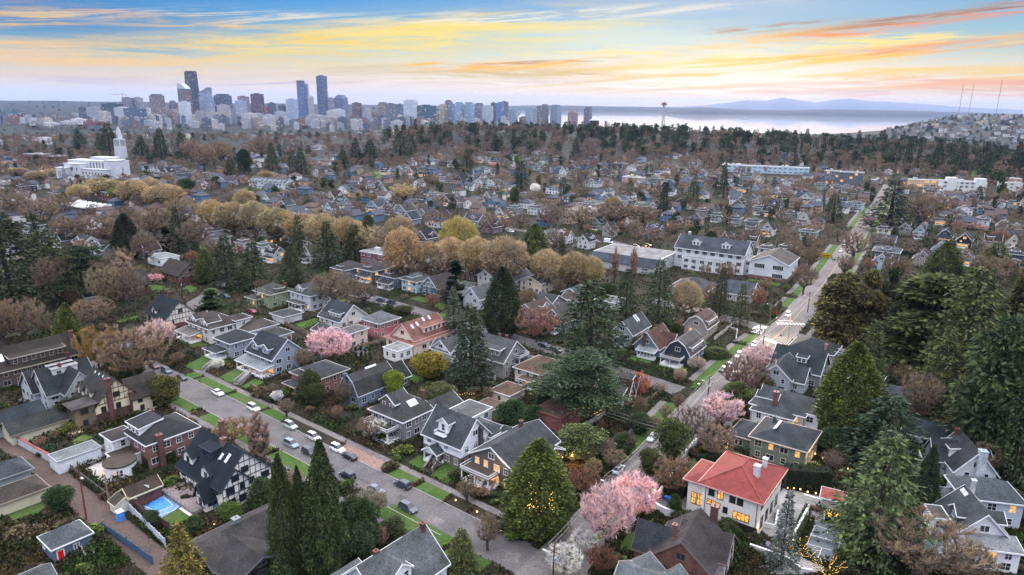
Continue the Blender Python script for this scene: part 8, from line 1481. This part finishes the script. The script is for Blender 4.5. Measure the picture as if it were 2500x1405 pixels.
while len(MH)<400:
 x=rf_.uniform(-60,2560);y=rf_.uniform(385,560);g=G(x,y)
 if math.hypot(*g)<430 or blocked(*g,6):continue
 if any((g[0]-q[0])**2+(g[1]-q[1])**2<190 for q in MH):continue
 if openair(*g)or(1500<x<2300 and y<385):continue
 MH.append((*g,gz(*g),1))
merged_houses('distant_houses',MH,'hundreds of small roofs glimpsed between the far tree crowns')
run_auto()
print('kinds',cnt,'objects',len(bpy.data.objects))
# sky, sun, air
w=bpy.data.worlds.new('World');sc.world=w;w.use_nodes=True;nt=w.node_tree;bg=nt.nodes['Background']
SUN_AZ,SUN_EL=rad(16),rad(9)
sky=N(nt,'ShaderNodeTexSky',sky_type='NISHITA');sky.sun_disc=False;sky.sun_elevation=SUN_EL;sky.sun_rotation=SUN_AZ;sky.altitude=100;sky.air_density=1.2;sky.dust_density=1.5
tc=N(nt,'ShaderNodeTexCoord');sx=N(nt,'ShaderNodeSeparateXYZ');nt.links.new(tc.outputs['Generated'],sx.inputs[0])
def mth(op,a,b_=None,c=None,clamp=False):
 n=N(nt,'ShaderNodeMath',operation=op);n.use_clamp=clamp
 for i,v in enumerate((a,b_,c)):
  if v is None:continue
  if isinstance(v,(int,float)):n.inputs[i].default_value=v
  else:nt.links.new(v,n.inputs[i])
 return n.outputs[0]
AZ=mth('MULTIPLY',mth('ARCTAN2',sx.outputs[0],sx.outputs[1]),57.2958);EL=mth('MULTIPLY',mth('ARCSINE',sx.outputs[2]),57.2958)
def pe(x,y):
 d=fwd*F+rr*(x-1250)-uu*(y-702.5);d=d/np.linalg.norm(d);return math.degrees(math.atan2(d[0],d[1])),math.degrees(math.asin(d[2]))
def streak(kx,ky,tilt,seed,lo,hi,det=5):
 v=N(nt,'ShaderNodeCombineXYZ');e2=mth('SUBTRACT',EL,mth('MULTIPLY',AZ,tilt));nt.links.new(mth('MULTIPLY',AZ,kx),v.inputs[0]);nt.links.new(mth('MULTIPLY',e2,ky),v.inputs[1]);v.inputs[2].default_value=seed
 n=N(nt,'ShaderNodeTexNoise');n.inputs['Scale'].default_value=1;n.inputs['Detail'].default_value=det;n.inputs['Roughness'].default_value=.68;n.inputs['Distortion'].default_value=.7;nt.links.new(v.outputs[0],n.inputs['Vector'])
 m=N(nt,'ShaderNodeMapRange');m.inputs[1].default_value=lo;m.inputs[2].default_value=hi;m.interpolation_type='SMOOTHSTEP';nt.links.new(n.outputs['Fac'],m.inputs[0]);return m.outputs[0]
s1=streak(.07,.9,.02,1,.38,.66);s2=streak(.10,2.2,.05,7,.44,.64);s3=streak(.05,1.4,-.02,13,.42,.66);s4=streak(.12,2.4,.09,21,.44,.62,8);s5=streak(.075,1.5,.05,33,.43,.62,8);s6=streak(.10,1.9,-.01,41,.45,.62,8)
ELS=mth('DIVIDE',mth('ADD',EL,10.0),100.0)
base=ramp(nt,ELS,[(.0,S(150,150,160)),(.094,S(206,196,200)),(.099,S(242,218,200)),(.116,S(244,224,202)),(.132,S(212,216,200)),(.1475,S(154,198,208)),(.160,S(98,170,214)),(.174,S(46,134,214)),(.25,S(130,150,184)),(.42,S(184,185,192)),(1.0,S(190,189,194))])
col=base
def layer(x,y,wx,wy,c,tex,amt=1.0,tilt=0.0):
 """a bank of cloud around a direction of the sky"""
 global col
 a0,e0=pe(x,y);sa,se=wx/29.7,wy/29.7
 da=mth('DIVIDE',mth('SUBTRACT',AZ,a0),sa);de=mth('DIVIDE',mth('SUBTRACT',mth('SUBTRACT',EL,e0),mth('MULTIPLY',mth('SUBTRACT',AZ,a0),tilt)),se)
 g_=mth('EXPONENT',mth('MULTIPLY',mth('ADD',mth('MULTIPLY',da,da),mth('MULTIPLY',de,de)),-1))
 f=mth('MULTIPLY',g_,amt,clamp=True)
 if tex is not None:f=mth('MULTIPLY',f,tex,clamp=True)
 n=N(nt,'ShaderNodeMix',data_type='RGBA');nt.links.new(f,n.inputs[0]);nt.links.new(col,n.inputs[6]);n.inputs[7].default_value=c;col=n.outputs[2]
BL,BL2=S(34,122,190),S(70,156,216)
layer(60,40,460,76,BL,None,.95);layer(1000,0,420,30,BL2,None,.7);layer(1750,10,600,34,S(136,180,214),None,.7);layer(2350,60,420,60,S(140,184,206),None,.7);layer(200,110,260,26,S(120,178,176),None,.5)
layer(1650,215,560,42,S(254,246,236),None,.9);layer(1700,150,260,40,S(246,244,214),s1,.9);layer(1430,85,260,34,S(206,224,230),None,.6)
layer(900,118,520,26,S(222,214,140),s5,1.5,.10);layer(640,120,420,26,S(232,206,130),s6,1.1,.05);layer(1080,70,240,20,S(244,212,96),s5,1.7,.14);layer(820,90,260,14,S(246,206,90),s4,1.5,.10);layer(120,45,250,18,S(226,188,120),s5,1.5,.06);layer(230,135,260,24,S(244,196,124),s5,1.4,-.04)
layer(880,105,520,40,S(238,218,130),s1,1.3,.10);layer(1000,75,260,24,S(246,220,120),s3,1.2,.08);layer(170,130,300,40,S(240,200,140),s1,1.2);layer(80,150,300,30,S(240,206,160),s6,.9);layer(300,34,120,8,S(196,120,106),s4,1.5,-.06);layer(700,60,240,9,S(240,196,120),s4,1.4,.05);layer(560,40,300,12,S(214,214,206),s4,1.2,.03);layer(1300,40,400,14,S(236,232,214),s4,1.1,.05)
layer(1500,190,520,20,S(200,182,118),s5,1.5,-.01);layer(1250,178,260,12,S(196,176,110),s6,1.4);layer(2000,195,560,24,S(236,204,116),s5,1.5,.03);layer(1310,160,230,8,S(246,180,44),s4,2.2,.05);layer(1330,152,190,4,S(176,110,60),s6,1.8,.05);layer(1060,160,90,7,S(246,190,70),s4,2.2,.09)
layer(1950,110,520,12,S(250,222,130),s6,1.6,.03);layer(1880,150,480,10,S(248,206,110),s4,1.5,.02);layer(2120,66,420,12,S(250,190,70),s5,1.1,.11);layer(2330,44,320,10,S(236,130,70),s6,1.5,.11);layer(2420,18,260,9,S(120,84,100),s5,1.9,.11);layer(1900,66,110,6,S(160,96,56),s4,2.2,.06)
layer(2250,122,460,12,S(248,196,84),s5,1.9,.06);layer(2450,104,300,8,S(236,150,80),s4,1.9,.06);layer(2380,216,360,17,S(230,140,120),s6,1.7,.02);layer(2150,205,260,10,S(240,170,110),s5,1.5,.02);layer(1150,200,900,9,S(222,208,190),s6,1.0);layer(680,205,300,8,S(204,190,190),s5,1.0);layer(250,198,300,9,S(214,194,192),s6,.9);layer(1850,222,300,6,S(214,196,190),s5,1.2)
mixn=N(nt,'ShaderNodeMix',data_type='RGBA');mixn.inputs[0].default_value=.06
sk=N(nt,'ShaderNodeMix',data_type='RGBA',blend_type='MULTIPLY');sk.inputs[0].default_value=1;nt.links.new(sky.outputs[0],sk.inputs[6]);sk.inputs[7].default_value=L(.06)
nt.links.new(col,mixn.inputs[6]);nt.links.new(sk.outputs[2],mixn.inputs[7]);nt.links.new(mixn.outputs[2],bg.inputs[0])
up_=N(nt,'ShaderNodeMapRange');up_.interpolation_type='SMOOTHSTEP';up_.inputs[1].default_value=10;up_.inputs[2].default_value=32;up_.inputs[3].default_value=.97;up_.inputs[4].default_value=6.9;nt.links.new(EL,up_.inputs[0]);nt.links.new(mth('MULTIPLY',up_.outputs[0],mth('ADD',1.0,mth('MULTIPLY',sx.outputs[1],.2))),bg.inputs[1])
sd=bpy.data.lights.new('sun','SUN');sd.energy=2.2;sd.angle=rad(14);sd.color=(1,.76,.54);so=bpy.data.objects.new('sun',sd);COL.objects.link(so)
dv=Vector((math.sin(SUN_AZ)*math.cos(SUN_EL+.12),math.cos(SUN_AZ)*math.cos(SUN_EL+.12),math.sin(SUN_EL+.12)));so.rotation_euler=dv.to_track_quat('Z','Y').to_euler()
if HAZE:
 e=MB();e.box(-42000,42000,-900,46000,-130,420);hz=e.build('haze',plain('haze',L(1)));hz['kind']='stuff';hz['label']='pale bluish evening haze over the whole view'
 m=hz.data.materials[0];t=m.node_tree;t.nodes.remove(t.nodes['Principled BSDF']);pv=N(t,'ShaderNodeVolumePrincipled');pv.inputs['Color'].default_value=L(.38,.57,1.0);pv.inputs['Density'].default_value=1.9e-5;pv.inputs['Anisotropy'].default_value=.2
 t.links.new(pv.outputs[0],t.nodes['Material Output'].inputs['Volume'])
sc.view_settings.view_transform='Standard';sc.view_settings.look='None';sc.view_settings.exposure=0.0;sc.view_settings.gamma=1
try:sc.view_settings.use_curve_mapping=False
except Exception:pass
sc.cycles.max_bounces=4;sc.cycles.diffuse_bounces=2;sc.cycles.transparent_max_bounces=4;sc.cycles.volume_bounces=0;sc.cycles.transmission_bounces=2;sc.cycles.sample_clamp_indirect=4
sc.cycles.use_denoising=True
